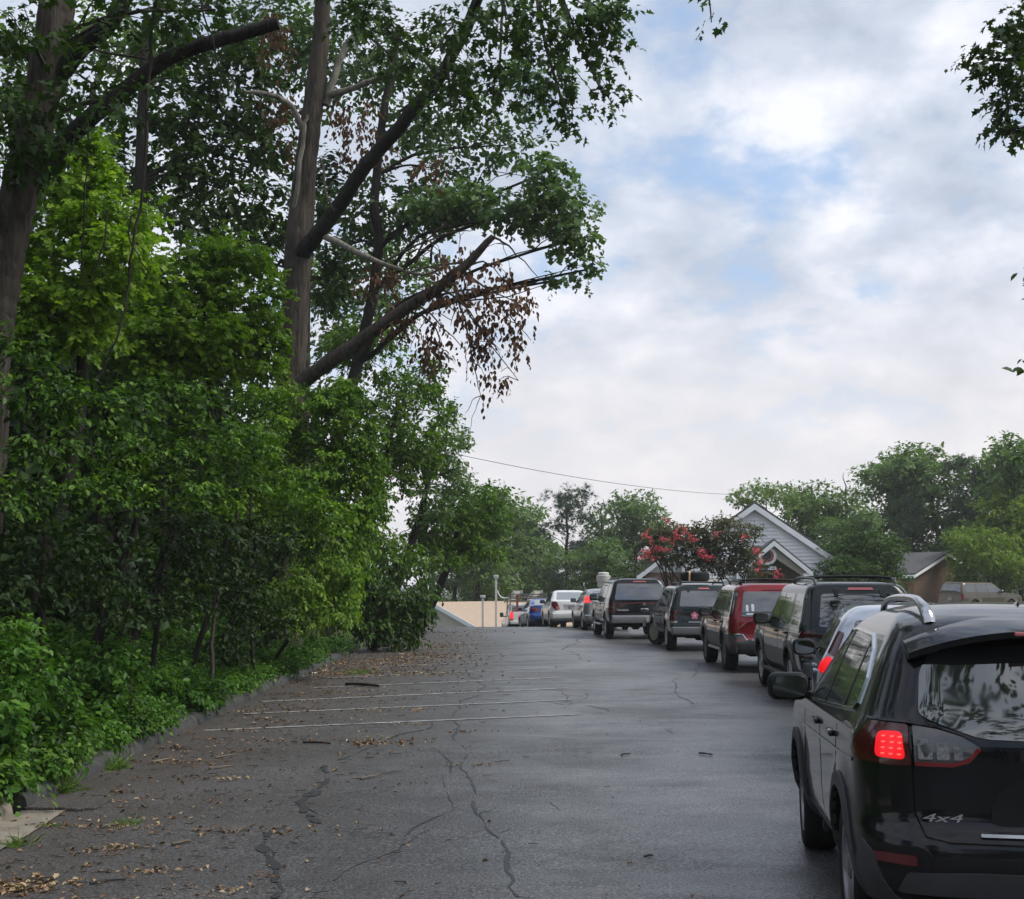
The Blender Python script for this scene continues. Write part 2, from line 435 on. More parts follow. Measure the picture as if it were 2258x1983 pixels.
# painted stall lines, worn thin in places
def line_mat():
    m, t, b = mat_new('worn_line_paint')
    n = noise(t, 7.0, 6, 0.7); n2 = noise(t, 110.0, 2, 0.5)
    mu = N(t, 'ShaderNodeMath', operation='MULTIPLY_ADD'); t.links.new(n2.outputs['Fac'], mu.inputs[0]); mu.inputs[1].default_value = 0.5; t.links.new(n.outputs['Fac'], mu.inputs[2])
    r = ramp(t, mu.outputs[0], [(0.58, (0.07, 0.07, 0.07)), (0.74, (0.28, 0.28, 0.28)), (0.98, (0.56, 0.56, 0.55))])
    t.links.new(r.outputs[0], b.inputs['Base Color']); b.inputs['Roughness'].default_value = 0.55
    return m
LINE = line_mat()
STALLS = [((447, 1612), (1281, 1576)), ((538, 1575), (1261, 1544)), ((577, 1548), (1254, 1518)), ((690, 1517.5), (1249.4, 1494)), ((720, 1496), (1245, 1472)),
          ((820, 1471), (1240, 1454)), ((900, 1450), (1236, 1439)), ((960, 1431), (1232.8, 1426)), ((990, 1418.5), (1231, 1415)), ((1010, 1405.5), (1216, 1403.3))]
for a, b in STALLS:
    ribbon('parking_line', [ground(*a), ground(*b)], 0.088, LINE, lot, 0.007, sub=0.5)
# tar-filled cracks and an old patch
CRACK = plain('crack_filler', (0.030, 0.030, 0.031), 0.55, var=0.3, scale=30)
CR = [([(960, 1385), (925, 1400), (905, 1440), (935, 1500), (950, 1540), (962, 1590), (985, 1640), (1010, 1690), (1040, 1740), (1070, 1795)], .045),
      ([(905, 1392), (990, 1398), (1060, 1399), (1130, 1408)], .03), ([(860, 1440), (800, 1465), (720, 1495), (660, 1530), (640, 1560), (605, 1600), (630, 1640)], .055),
      ([(870, 1480), (885, 1500), (890, 1520), (900, 1545)], .03), ([(1130, 1372), (1120, 1385), (1135, 1400), (1180, 1412), (1210, 1420)], .03),
      ([(1160, 1272), (1145, 1285), (1122, 1298), (1160, 1312), (1180, 1322)], .06), ([(1355, 1350), (1352, 1370), (1365, 1395), (1380, 1410)], .04),
      ([(1385, 1310), (1392, 1325), (1395, 1340), (1380, 1352)], .05), ([(540, 1660), (545, 1700), (550, 1740), (545, 1795)], .03),
      ([(900, 1545), (880, 1580), (890, 1620), (850, 1660), (820, 1690)], .022), ([(450, 1440), (480, 1430), (520, 1412)], .03),
      ([(1000, 1375), (940, 1378), (900, 1385)], .04), ([(1210, 1420), (1280, 1435), (1340, 1465)], .018), ([(700, 1560), (760, 1545), (830, 1530)], .018),
      ([(620, 1795), (700, 1740), (790, 1700), (850, 1660)], .018), ([(1130, 1415), (1170, 1380), (1230, 1372)], .02), ([(930, 1310), (945, 1325), (940, 1345), (960, 1380)], .04),
      ([(1530, 1395), (1560, 1392), (1590, 1385)], .02), ([(1100, 1600), (1150, 1640), (1230, 1660)], .012)]
for pts, w in CR:
    ribbon('sealed_crack', [GD(*p) for p in pts], w * .5, CRACK, lot, 0.0035 + rnd.uniform(0, .0015), wj=0.9, sub=0.07, jit=.035)
def blot(name, cx, cy, rx, ry, mat, lift):
    c = GD(cx, cy); V = [(c.x, c.y, c.z + lift)]; n = 20
    for k in range(n):
        a = 2 * pi * k / n; q = 1 + rnd.uniform(-.3, .3)
        x, y = c.x + cos(a) * rx * q, c.y + sin(a) * ry * q
        V.append((x, y, float(gz(x, y)) + lift))
    me = bpy.data.meshes.new(name); me.from_pydata(V, [], [(0, 1 + k, 1 + (k + 1) % n) for k in range(n)]); me.update()
    return link(name, me, mat, lot)
PATCH = plain('tar_patch', (0.040, 0.040, 0.042), 0.6, var=0.3, scale=20)
CR2 = [([(640, 1570), (605, 1600), (612, 1625), (640, 1645)], .07), ([(540, 1660), (548, 1700), (542, 1740), (548, 1795)], .06)]
for pts, w in CR2: ribbon('sealed_crack', [GD(*p) for p in pts], w, CRACK, lot, 0.0062, wj=0.8, sub=0.05, jit=.02)


# kerbs: a worn concrete length in front, then a dark asphalt one
def kerb(name, y0, y1, x0, w, h, mat, label=None, step=0.5, wob=0.03):
    ys = np.arange(y0, y1 + 1e-6, step); V, F = [], []
    prof = [(w, -0.1), (w, 0.0), (w * .93, h * .55), (w * .78, h * .88), (w * .55, h), (0.0, h), (0.0, -0.1)]
    for y in ys:
        j, k = rnd.uniform(-wob, wob) * .5, rnd.uniform(-wob, wob) * .5
        z = float(gz(x0, y))
        for a, b in prof: V.append((x0 + a + j, y, z + b + (k if b > 0 else 0)))
    n = len(prof)
    for i in range(len(ys) - 1):
        for k in range(n - 1): F.append((i * n + k, (i + 1) * n + k, (i + 1) * n + k + 1, i * n + k + 1))
    F.append(tuple(range(n))); F.append(tuple((len(ys) - 1) * n + k for k in range(n))[::-1])
    me = bpy.data.meshes.new(name); me.from_pydata(V, [], F); me.update(); shade(me, 50)
    o = link(name, me, mat); return tag(o, kind='structure')
KERB_A = plain('asphalt_kerb', (0.044, 0.043, 0.043), 0.8, var=0.5, scale=9, bumpy=0.6)
KERB_C = plain('old_concrete', (0.20, 0.175, 0.14), 0.85, var=0.4, scale=5, bumpy=0.7)
kc_end = ground(86, 1790)
kerb('asphalt_kerb', kc_end.y + 0.02, 31.5, KERB_X - 0.17, 0.23, 0.135, KERB_A)
kerb('concrete_kerb', kc_end.y - 6.2, kc_end.y, KERB_X - 0.24, 0.27, 0.175, KERB_C, step=0.4)
gp = [(KERB_X + 0.02, kc_end.y - 6), (KERB_X + 0.02, kc_end.y)]
V = []
for i in range(13):
    y = kc_end.y - 6 + i * 0.5 * 1.0; y = min(y, kc_end.y)
    e = 0.42 + (rnd.uniform(-.03, .03) if i < 12 else -0.05)
    V += [(KERB_X + 0.015, y, float(gz(0, y)) + 0.008), (KERB_X + e, y, float(gz(0, y)) + 0.012)]
me = bpy.data.meshes.new('gutter'); me.from_pydata(V, [], [(2 * i, 2 * i + 1, 2 * i + 3, 2 * i + 2) for i in range(12)]); me.update()
tag(link('concrete_gutter', me, KERB_C), kind='structure')
# the broken lip of asphalt where the concrete gutter ends
lip = Geo()
for k in range(7):
    x0 = KERB_X + 0.03 + k * 0.08
    lip.box(x0, x0 + 0.081, kc_end.y + 0.0 + rnd.uniform(0, .05), kc_end.y + 0.55, float(gz(0, kc_end.y)) - .05, float(gz(0, kc_end.y)) + .035 - k * .002)
tag(lip.obj('asphalt_lip', ASPHALT, bevel=.008), kind='structure')
# ------------------------------------------------------------------ foliage: real leaf-sized faces in numpy
def _fan(outline, c):
    V = [(c[0], c[1], 0.0)] + [(x, y, 0.28 * abs(y) - 0.10 * x * x) for x, y in outline]; n = len(outline)
    return np.array(V, float), np.array([(0, 1 + k, 1 + (k + 1) % n) for k in range(n)])
_h = [(0, 0), (.14, .07), (.28, .36), (.40, .15), (.60, .36), (.70, .13), (1, 0)]
LOBED = _fan(_h + [(x, -y) for x, y in _h[-2:0:-1]], (.45, 0))
_m = [(0, 0), (.0, .42), (.34, .20), (.58, .52), (1, 0)]
MAPLE = _fan(_m + [(x, -y) for x, y in _m[-2:0:-1]], (.35, 0))
OVATE = (np.array([(0, 0, 0), (.30, .27, .07), (.65, .24, .05), (1, 0, -.10), (.65, -.24, .05), (.30, -.27, .07)], float), np.array([(0, 1, 2), (0, 2, 3), (0, 3, 4), (0, 4, 5)]))
DIAM = (np.array([(0, 0, 0), (.45, .30, .09), (1, 0, -.08), (.45, -.30, .09)], float), np.array([(0, 1, 2), (0, 2, 3)]))
LANCE = (np.array([(0, 0, 0), (.45, .13, .04), (1, 0, -.12), (.45, -.13, .04)], float), np.array([(0, 1, 2), (0, 2, 3)]))
def _tuft(n=7):
    V, F = [], []
    for k in range(n):
        a = 2 * pi * k / n; y, z = cos(a), sin(a)
        b = len(V); V += [(0.0, -.05 * z, .05 * y), (0.0, .05 * z, -.05 * y), (.9 + .1 * (k % 2), .55 * y, .55 * z)]; F.append((b, b + 1, b + 2))
    return np.array(V), np.array(F)
TUFT = _tuft()
def nrmz(a): return a / np.maximum(np.linalg.norm(a, axis=-1, keepdims=True), 1e-9)
class Leaves:
    def __init__(s): s.parts = []
    def add(s, pos, fwd, nrm, size, tint, tpl):
        fwd = nrmz(fwd); side = nrmz(np.cross(nrm, fwd)); up = np.cross(fwd, side)
        T, F = tpl; n, k = len(pos), len(T)
        sz = np.asarray(size, float).reshape(-1, 1, 1) * np.ones((n, 1, 1))
        V = pos[:, None, :] + sz * (T[None, :, 0:1] * fwd[:, None, :] + T[None, :, 1:2] * side[:, None, :] + T[None, :, 2:3] * up[:, None, :])
        FF = (F[None] + (np.arange(n) * k)[:, None, None]).reshape(-1, 3)
        s.parts.append((V.reshape(-1, 3), FF, np.repeat(np.clip(tint, 0, 1), len(F))))
    def count(s): return sum(len(p[1]) for p in s.parts)
    def mesh(s, name, origin=(0, 0, 0)):
        V = np.concatenate([p[0] for p in s.parts]) - np.asarray(origin, float)
        off, Fs = 0, []
        for p in s.parts: Fs.append(p[1] + off); off += len(p[0])
        F = np.concatenate(Fs); T = np.concatenate([p[2] for p in s.parts])
        me = bpy.data.meshes.new(name); nf = len(F)
        me.vertices.add(len(V)); me.vertices.foreach_set('co', V.astype(np.float32).ravel())
        me.loops.add(nf * 3); me.loops.foreach_set('vertex_index', F.astype(np.int32).ravel())
        me.polygons.add(nf); me.polygons.foreach_set('loop_start', (np.arange(nf) * 3).astype(np.int32))
        at_ = me.attributes.new('tint', 'FLOAT', 'FACE'); at_.data.foreach_set('value', T.astype(np.float32))
        me.update(calc_edges=True); return me
TRI = [0]; KMUL = 1.62
def fill(L, c, rad, size, tpl, k=2.6, pad=0.42, droop=0.35, up=1.0, tint=0.5, tvar=0.22, m=8, flat=0.6, shell=0.45, pads=None, spray=1.0):
    """fills an ellipsoid with flattened leaf pads (boughs); k = leaf layers over its silhouette. returns pad centres"""
    c = np.asarray(c, float); rad = np.asarray(rad, float)
    area = pi * max(rad[0] * rad[2], rad[1] * rad[2] * .8)
    n_leaf = max(24, int(KMUL * k * area / (0.34 * size * size)))
    mr = float(np.cbrt(rad.prod())); pr = max(pad * mr, size * 1.6)
    npad = pads or int(np.clip(0.9 * (mr / pr) ** 2.2 * 3.2, 4, 160))
    u = nrmz(rng.normal(size=(npad, 3))); r = shell + (1 - shell) * rng.random((npad, 1)) ** 0.6
    pc = c + u * r * np.maximum(rad - pr * .6, rad * .25)
    pw = 0.45 + 1.1 * rng.random(npad); ptint = tint + rng.normal(size=npad) * tvar * .6
    tw = max(1, n_leaf // (npad * m))
    nt_ = np.maximum(1, (tw * pw).astype(int)); idx = np.repeat(np.arange(npad), nt_); T = len(idx)
    uu = nrmz(rng.normal(size=(T, 3)) + np.array([0, 0, 0.25])); rr = rng.random((T, 1)) ** 0.45
    prad = (pr * np.array([1, 1, flat]))[None] * (0.7 + .6 * pw[idx])[:, None]
    base = pc[idx] + uu * rr * prad
    td = nrmz(uu * np.array([1, 1, .45]) + u[idx] * .6 + rng.normal(size=(T, 3)) * .45 + np.array([0, 0, -droop * .5]))
    ln = size * (1.6 + 1.6 * rng.random((T, 1, 1))) * spray
    s = (np.arange(m)[None, :, None] / m - 0.3) * ln
    pos = base[:, None] + td[:, None] * s + np.array([0, 0, -droop]) * (s ** 2) / np.maximum(ln, 1e-6) + rng.normal(size=(T, m, 3)) * size * .22
    alt = np.where(np.arange(m) % 2, 1.0, -1.0)[None, :, None]
    sd = nrmz(np.cross(td, np.array([0, 0, 1.0]) + rng.normal(size=(T, 3)) * .3))
    fwd = td[:, None] * .65 + sd[:, None] * alt * .8 + rng.normal(size=(T, m, 3)) * .35 + np.array([0, 0, -droop])
    nr = np.array([0, 0, up]) + rng.normal(size=(T, m, 3)) * .42 + uu[:, None] * .35
    sz = size * (0.50 + 1.0 * rng.random(T * m) ** 1.2)
    tt = np.repeat(ptint[idx], m) + rng.normal(size=T * m) * tvar * .7
    L.add(pos.reshape(-1, 3), fwd.reshape(-1, 3), nr.reshape(-1, 3), sz, tt, tpl)
    return pc
def px_blob(x, y, Y, rx, ry, rY):
    c = D(x, y, Y); s = Y / FPX * 1.1047
    return np.array(c), np.array([rx * s, rY, ry * s])
def limbs(G, trunk_pts, trunk_r, groups, r0=.05, n=5, lo=.35, extra=()):
    """one bough from the trunk (or from a point of a big limb) to the middle of each leaf mass, then twigs to its pads"""
    tp = [Vector(p) for p in trunk_pts]; ex = [Vector(p) for p in extra]
    zs = tp[0].z + (tp[-1].z - tp[0].z) * lo
    for c, pads in groups:
        c = Vector(c)
        best, a, ra = 1e9, tp[-1], trunk_r[-1]
        for i, p in enumerate(tp + ex):
            if i < len(tp) - 1 and p.z < zs: continue
            d = (Vector((c.x, c.y, c.z - .3 * (c - p).xy.length)) - p).length
            if d < best: best, a, ra = d, p, (trunk_r[i] if i < len(tp) else .12)
        if best > 9: continue
        mid = a.lerp(c, .5) + Vector((rnd.uniform(-.12, .12), rnd.uniform(-.12, .12), .10)) * best
        r = min(r0 * (.5 + .12 * best), ra * .5)
        pth = bend([a, a.lerp(mid, .5) + Vector((rnd.uniform(-.05, .05) * best, 0, .05 * best)), mid, c], 3, .015 * best)
        G.tube(pth, lerpr([r, r * .8, r * .6, r * .35], len(pth)), n, .08)
        for t in pads:
            t = Vector(t); s = pth[rnd.randrange(len(pth) // 2, len(pth))]; L_ = (t - s).length
            m_ = s.lerp(t, .5) + Vector((rnd.uniform(-.15, .15), rnd.uniform(-.15, .15), rnd.uniform(-.02, .18))) * L_
            G.tube([s, m_, t], [r * .30, r * .2, r * .08], 4)
def bend(pts, n=4, wob=0.0):
    """smooth a polyline through its points (Catmull-Rom)"""
    P = [Vector(p) for p in pts]; out = []
    for i in range(len(P) - 1):
        p0, p1, p2, p3 = P[max(i - 1, 0)], P[i], P[i + 1], P[min(i + 2, len(P) - 1)]
        for k in range(n):
            t = k / n
            q = .5 * ((2 * p1) + (p2 - p0) * t + (2 * p0 - 5 * p1 + 4 * p2 - p3) * t * t + (3 * p1 - p0 - 3 * p2 + p3) * t ** 3)
            if wob and (i or k): q = q + Vector((rnd.uniform(-wob, wob), rnd.uniform(-wob, wob), 0))
            out.append(q)
    out.append(P[-1]); return out
def lerpr(rs, n): # radii along a bent path
    rs = list(rs); k = len(rs) - 1
    return [rs[min(int(i * k / (n - 1)), k - 1)] + (rs[min(int(i * k / (n - 1)) + 1, k)] - rs[min(int(i * k / (n - 1)), k - 1)]) * (i * k / (n - 1) - min(int(i * k / (n - 1)), k - 1)) for i in range(n)]
def local(pts, o): return [Vector(p) - Vector(o) for p in pts]

LM = dict(
    oak=leafmat('oak_leaf', (0.014, 0.032, 0.008), (0.036, 0.078, 0.015), (0.080, 0.145, 0.025), .28),
    oakblue=leafmat('oak_leaf_cool', (0.042, 0.082, 0.038), (0.088, 0.155, 0.062), (0.150, 0.235, 0.085), .34),
    maple=leafmat('maple_leaf', (0.050, 0.105, 0.010), (0.135, 0.245, 0.022), (0.250, 0.370, 0.036), .42),
    under=leafmat('understory_leaf', (0.014, 0.034, 0.007), (0.062, 0.138, 0.019), (0.160, 0.285, 0.034), .30),
    vine=leafmat('vine_leaf', (0.024, 0.060, 0.009), (0.086, 0.180, 0.020), (0.200, 0.335, 0.034), .34),
    cover=leafmat('ground_leaf', (0.030, 0.085, 0.014), (0.080, 0.185, 0.026), (0.165, 0.280, 0.038), .35, .42),
    shrub=leafmat('shrub_leaf', (0.040, 0.090, 0.012), (0.110, 0.205, 0.024), (0.215, 0.330, 0.040), .40),
    dead=leafmat('dead_leaf', (0.050, 0.026, 0.016), (0.105, 0.052, 0.030), (0.190, 0.105, 0.060), .25, .7),
    pine=leafmat('pine_needle', (0.016, 0.036, 0.020), (0.034, 0.070, 0.036), (0.060, 0.110, 0.052), .15),
    far=leafmat('hazed_far_leaf', (0.046, 0.090, 0.034), (0.112, 0.188, 0.064), (0.195, 0.280, 0.090), .36),  # leaf colour lightened to imitate haze over the distant crowns
    fresh=leafmat('fresh_leaf', (0.075, 0.130, 0.022), (0.135, 0.210, 0.036), (0.215, 0.300, 0.060), .38),
    myrtle=leafmat('myrtle_leaf', (0.040, 0.055, 0.028), (0.075, 0.090, 0.040), (0.150, 0.105, 0.050), .25),
    bloom=leafmat('myrtle_bloom', (0.42, 0.035, 0.075), (0.62, 0.080, 0.130), (0.75, 0.200, 0.240), .25, .6),
    grass=leafmat('grass_blade', (0.05, 0.10, 0.018), (0.10, 0.19, 0.03), (0.17, 0.26, 0.05), .3),
    litter=leafmat('fallen_leaf', (0.055, 0.030, 0.018), (0.195, 0.110, 0.060), (0.480, 0.370, 0.230), .1, .7),
)
BARK = bark('bark', (0.012, 0.010, 0.008), (0.062, 0.053, 0.044))
BARK_D = bark('dark_bark', (0.008, 0.007, 0.006), (0.028, 0.025, 0.022))
BARK_P = bark('pale_bark', (0.06, 0.055, 0.045), (0.19, 0.18, 0.15), 7)
TWIG = plain('twig', (0.045, 0.036, 0.028), .9, var=.3)

def leafobj(name, L, mat, origin, parent=None, kind=None):
    TRI[0] += L.count()
    o = link(name, L.mesh(name, origin), mat, parent)
    if kind: tag(o, kind=kind)
    return o
def tree(name, label, base, trunk=None, trunk_r=None, crowns=(), barkm=None, group=None, cat='tree', sides=9, limb_r=.05, lo=.35, nl=26, trunk_name='trunk', crown_name='crown', extra=()):
    """crowns: list of (leaf material, template, size, [ (centre, radii) ... ], keywords)"""
    root = empty(name, base); tag(root, label, cat, group)
    G = Geo(); pts, rs = None, None
    if trunk:
        big = sides >= 18; pts = bend(trunk, 12 if big else 4, .012 if big else .02); rs = lerpr(trunk_r, len(pts))
        G.tube(local(pts, base), rs, 44 if big else sides, .012 if big else .05, ridge=.055 if big else 0)
    for (lm, tpl, size, blobs, kw) in crowns:
        kw = dict(kw); nol = kw.pop('nolimb', False); L = Leaves(); tg = []
        for c, r in blobs:
            pc = fill(L, c, r, size, tpl, **kw); tg.append((Vector(c) - Vector(base), [Vector(q) - Vector(base) for q in pc[rng.permutation(len(pc))[:max(2, nl // max(1, len(blobs)))]]]))
        leafobj(crown_name, L, LM[lm], base, root)
        if pts and not nol: limbs(G, local(pts, base), rs, tg, limb_r, 5, lo, local(extra, base))
    if trunk:
        me = G.mesh(trunk_name, 60); link(trunk_name, me, barkm or BARK, root)
    return root
# ------------------------------------------------------------------ the woods on the left
B = px_blob
def gb(x, y): return Vector((x, y, float(bank(x, y))))
# near oak with the sawn limb
b1 = gb(-5.3, 13.0)
t1 = [b1 + Vector((0, 0, -.2)), D(-22, 760, 13), D(-4, 600, 13), D(26, 440, 13), D(66, 270, 13), D(103, 90, 13), D(118, -60, 13), D(140, -300, 13.2)]
near_oak = tree('oak_tree', 'leaning dark oak at the left edge with a sawn-off bare limb reaching right', b1, t1, [.22, .195, .185, .178, .175, .175, .17, .14],
    [('oak', LOBED, .105, [B(70, 215, 12.4, 120, 105, .7), B(210, 200, 12.0, 90, 90, .6), B(40, 60, 12.2, 110, 90, .7), B(250, 20, 12.3, 130, 60, .6), B(30, 330, 12.6, 60, 70, .5),
       B(430, 20, 12.6, 110, 40, .5), B(300, 120, 13.4, 60, 40, .5), B(120, 300, 12.3, 40, 60, .4)], dict(k=1.5, pad=.42, droop=.55, tint=.34, tvar=.2)),
     ('oak', OVATE, .17, [((-6.5, 12, 9.9), (3.0, 3.5, 1.4)), ((-8.5, 14, 8.6), (2.5, 3.0, 1.8))], dict(k=1.2, pad=.4, droop=.4, tint=.4))], BARK, sides=20, lo=.6, nl=40)
G = Geo(); lp = bend([D(95, 320, 13), D(150, 262, 12.95), D(205, 215, 12.9), D(285, 152, 12.85), D(345, 112, 12.8), D(430, 82, 12.7), D(500, 62, 12.65), D(556, 46, 12.6)], 4, .006)
G.tube(local(lp, b1), lerpr([.10, .092, .085, .080, .075, .070, .066, .062], len(lp)), 12, .04)
link('limb', G.mesh('limb', 60), BARK_D, near_oak)
G = Geo(); lp = bend([D(118, 150, 13), D(165, 95, 12.9), D(215, 55, 12.8), D(260, -20, 12.7)], 4)
G.tube(local(lp, b1), lerpr([.10, .09, .08, .07], len(lp)), 10, .05); link('limb', G.mesh('limb', 60), BARK_D, near_oak)

# main oak at the kerb with the big fork
b2 = gb(-4.75, 28.0)
t2 = [b2 + Vector((0, 0, -.3)), D(568, 1100, 28), D(574, 900, 28), D(583, 730, 28), D(592, 560, 28), D(598, 470, 28), D(610, 330, 28), D(630, 170, 28), D(643, 40, 28), D(640, -120, 28)]
main_oak = tree('oak_tree', 'tall forked oak beside the kerb, bare trunk rising over the vine mound', b2, t2, [.36, .32, .305, .295, .285, .30, .235, .205, .175, .14],
    [('oak', LOBED, .13, [B(1010, 40, 17.5, 190, 80, 1.0), B(1150, 90, 17.2, 100, 120, .8), B(860, 110, 19, 120, 90, 1.0), B(1205, 190, 17.0, 40, 50, .4), B(1000, 190, 18, 130, 70, .9),
        B(1215, 30, 17.0, 40, 70, .5), B(900, 215, 19, 90, 50, .8), B(1130, 240, 17.4, 40, 60, .4), B(740, 60, 22, 90, 70, 1.0)], dict(k=1.7, pad=.36, droop=.6, tint=.45, tvar=.2)),
     ('oak', OVATE, .19, [((-.6, 20, 13.6), (3.4, 5, 1.6)), ((-4, 24, 16.8), (5, 5, 2.0))], dict(k=1.6, pad=.4, tint=.5))], BARK, sides=22, lo=.62, nl=30, extra=[D(880, 150, 21.5), D(930, 55, 20), D(980, -60, 18.6), D(830, 215, 23.2)])
G = Geo(); lp = bend([D(588, 520, 28), D(625, 478, 27.6), D(668, 425, 27), D(720, 345, 26), D(770, 285, 24.8), D(830, 215, 23.2), D(880, 150, 21.5), D(930, 55, 20), D(980, -60, 18.6)], 4, .02)
G.tube(local(lp, b2), lerpr([.20, .175, .16, .148, .135, .12, .105, .09, .06], len(lp)), 14, .04); link('limb', G.mesh('limb', 60), BARK_D, main_oak)
def limb(parent, base, pts, r, mat, n=9, wob=.03, name='limb'):
    G = Geo(); q = bend(pts, 4, wob); G.tube(local(q, base), lerpr(r, len(q)), n, .06); return link(name, G.mesh(name, 60), mat, parent)
limb(main_oak, b2, [D(655, 190, 28), D(700, 178, 27.7), D(750, 158, 27.5), D(822, 138, 27.3)], [.085, .07, .06, .045], BARK_P)
limb(main_oak, b2, [D(650, 210, 28), D(672, 140, 28), D(690, 95, 28), D(718, 55, 28)], [.09, .085, .075, .03], BARK_P)
limb(main_oak, b2, [D(618, 300, 28), D(600, 245, 27.8), D(572, 205, 27.6), D(530, 187, 27.3), D(490, 184, 27)], [.075, .07, .06, .05, .035], BARK_P)
limb(main_oak, b2, [D(585, 470, 28), D(592, 380, 27.7), D(605, 270, 27.7), D(612, 230, 27.7)], [.06, .055, .045, .035], BARK_P)
limb(main_oak, b2, [D(630, 465, 27.7), D(668, 482, 27.2), D(720, 508, 26.8), D(780, 532, 26.5), D(850, 548, 26.3), D(900, 520, 26.1)], [.075, .07, .06, .045, .03, .015], BARK_P)
limb(main_oak, b2, [D(640, 320, 27), D(650, 380, 26.6), D(668, 420, 26.4)], [.03, .025, .02], TWIG, 6, .04)
# the smaller dry branches that hold dead leaves
dl = Leaves()
for (x, y, Y, rx, ry, rr, kk) in [(1010, 560, 25.6, 55, 55, .5, 1.0), (960, 640, 25.6, 60, 60, .5, .9), (1035, 690, 25.5, 30, 45, .4, 1.0), (990, 770, 25.5, 45, 25, .4, .8), (890, 600, 26, 60, 45, .5, .9), (860, 690, 26, 50, 60, .5, 1.1),
                              (760, 570, 26.5, 60, 50, .5, .8), (1050, 600, 25.5, 25, 50, .3, .9), (930, 560, 25.8, 50, 35, .4, .9), (700, 250, 28.4, 70, 60, .6, 1.1), (600, 300, 28.6, 40, 60, .5, 1.0), (740, 300, 28.4, 70, 40, .5, .9), (560, 230, 28.5, 40, 60, .5, .8), (860, 330, 27, 50, 25, .4, .6), (740, 960, 30, 35, 60, .5, 1.2), (800, 640, 26.2, 60, 40, .4, .9), (900, 520, 26, 60, 30, .4, .8), (960, 700, 25.7, 40, 50, .4, .7), (1020, 620, 25.5, 50, 60, .4, .6), (540, 90, 28.5, 50, 80, .5, .7)]:
    c, r = B(x, y, Y, rx, ry, rr); fill(dl, c, r, .11, OVATE, k=kk * .9, pad=.38, droop=1.6, up=.3, tint=.45, tvar=.25, m=7, flat=1.3, shell=.15)
broken_b = D(640, 735, 26.6); broken_b.z -= .3
broken = empty('broken_limb', broken_b); tag(broken, 'snapped dead limb slanting up from the vine mound with brown hanging leaves', 'limb')
G = Geo(); lp = bend([D(600, 765, 26.9), D(650, 728, 26.7), D(720, 680, 26.4), D(790, 628, 26.2), D(860, 585, 26), D(920, 538, 25.8), D(985, 472, 25.6)], 4, .02)
G.tube(local(lp, broken_b), lerpr([.17, .155, .14, .125, .115, .10, .06], len(lp)), 14, .05); link('stem', G.mesh('stem', 60), BARK, broken)
leafobj('dead_foliage', dl, LM['dead'], broken_b, broken)
G = Geo()
tips = [(1010, 560), (1050, 610), (1060, 680), (1035, 760), (960, 790), (930, 700), (900, 650), (880, 720), (1000, 700), (760, 570), (860, 500), (1080, 560), (945, 460), (905, 440), (830, 480)]
for x, y in tips:
    s = lp[rnd.randrange(len(lp) // 2, len(lp))] if y > 500 else D(rnd.uniform(740, 880), rnd.uniform(520, 548), 26.4)
    e = D(x, y, 25.6 + rnd.uniform(-.3, .6)); m_ = s.lerp(e, .5) + Vector((rnd.uniform(-.3, .3), 0, rnd.uniform(0, .35)))
    q = bend([s, m_, e], 5, .04); G.tube(local(q, broken_b), lerpr([.03, .018, .006], len(q)), 5)
    for _ in range(3):
        a = q[rnd.randrange(3, len(q))]; z = a + Vector((rnd.uniform(-.5, .5), rnd.uniform(-.2, .2), rnd.uniform(-.7, .2)))
        G.tube(local(bend([a, a.lerp(z, .5) + Vector((0, 0, .08)), z], 3, .03), broken_b), [.009] * 3 + [.006] * 3 + [.003], 4)
link('twig', G.mesh('twig', 60), TWIG, broken)

# cool-green oak behind, its bough hanging out over the lot
b3 = gb(-5.6, 33.0)
tree('oak_tree', 'cool green oak behind the forked one, bough hanging over the lot', b3, [b3, D(745, 580, 34), D(748, 400, 34), D(770, 200, 34), D(800, 60, 34)], [.20, .14, .12, .10, .07],
    [('oakblue', MAPLE, .13, [B(1110, 400, 30, 75, 70, 1.0), B(1140, 480, 30, 55, 60, .8), B(1040, 430, 31, 80, 60, 1.0), B(1165, 540, 30, 28, 40, .5), B(960, 400, 32, 80, 50, 1.0), B(880, 420, 33, 90, 70, 1.2), B(1110, 560, 30, 20, 20, .3), B(1090, 340, 30.5, 60, 40, .8)],
      dict(k=1.9, pad=.42, droop=.5, tint=.5, tvar=.2)),
     ('oakblue', OVATE, .165, [B(780, 420, 35, 130, 110, 1.5), B(860, 240, 35, 160, 90, 2), B(720, 130, 36, 160, 150, 2), B(560, 60, 37, 130, 120, 2), B(680, 500, 36, 70, 60, 1.2), B(1010, 290, 34, 90, 60, 1.4), B(880, 340, 34, 60, 60, 1.0), B(1060, 180, 34, 100, 80, 1.6)],
      dict(k=1.5, pad=.40, tint=.30, tvar=.22))], BARK_D, sides=12, nl=30, limb_r=.06)
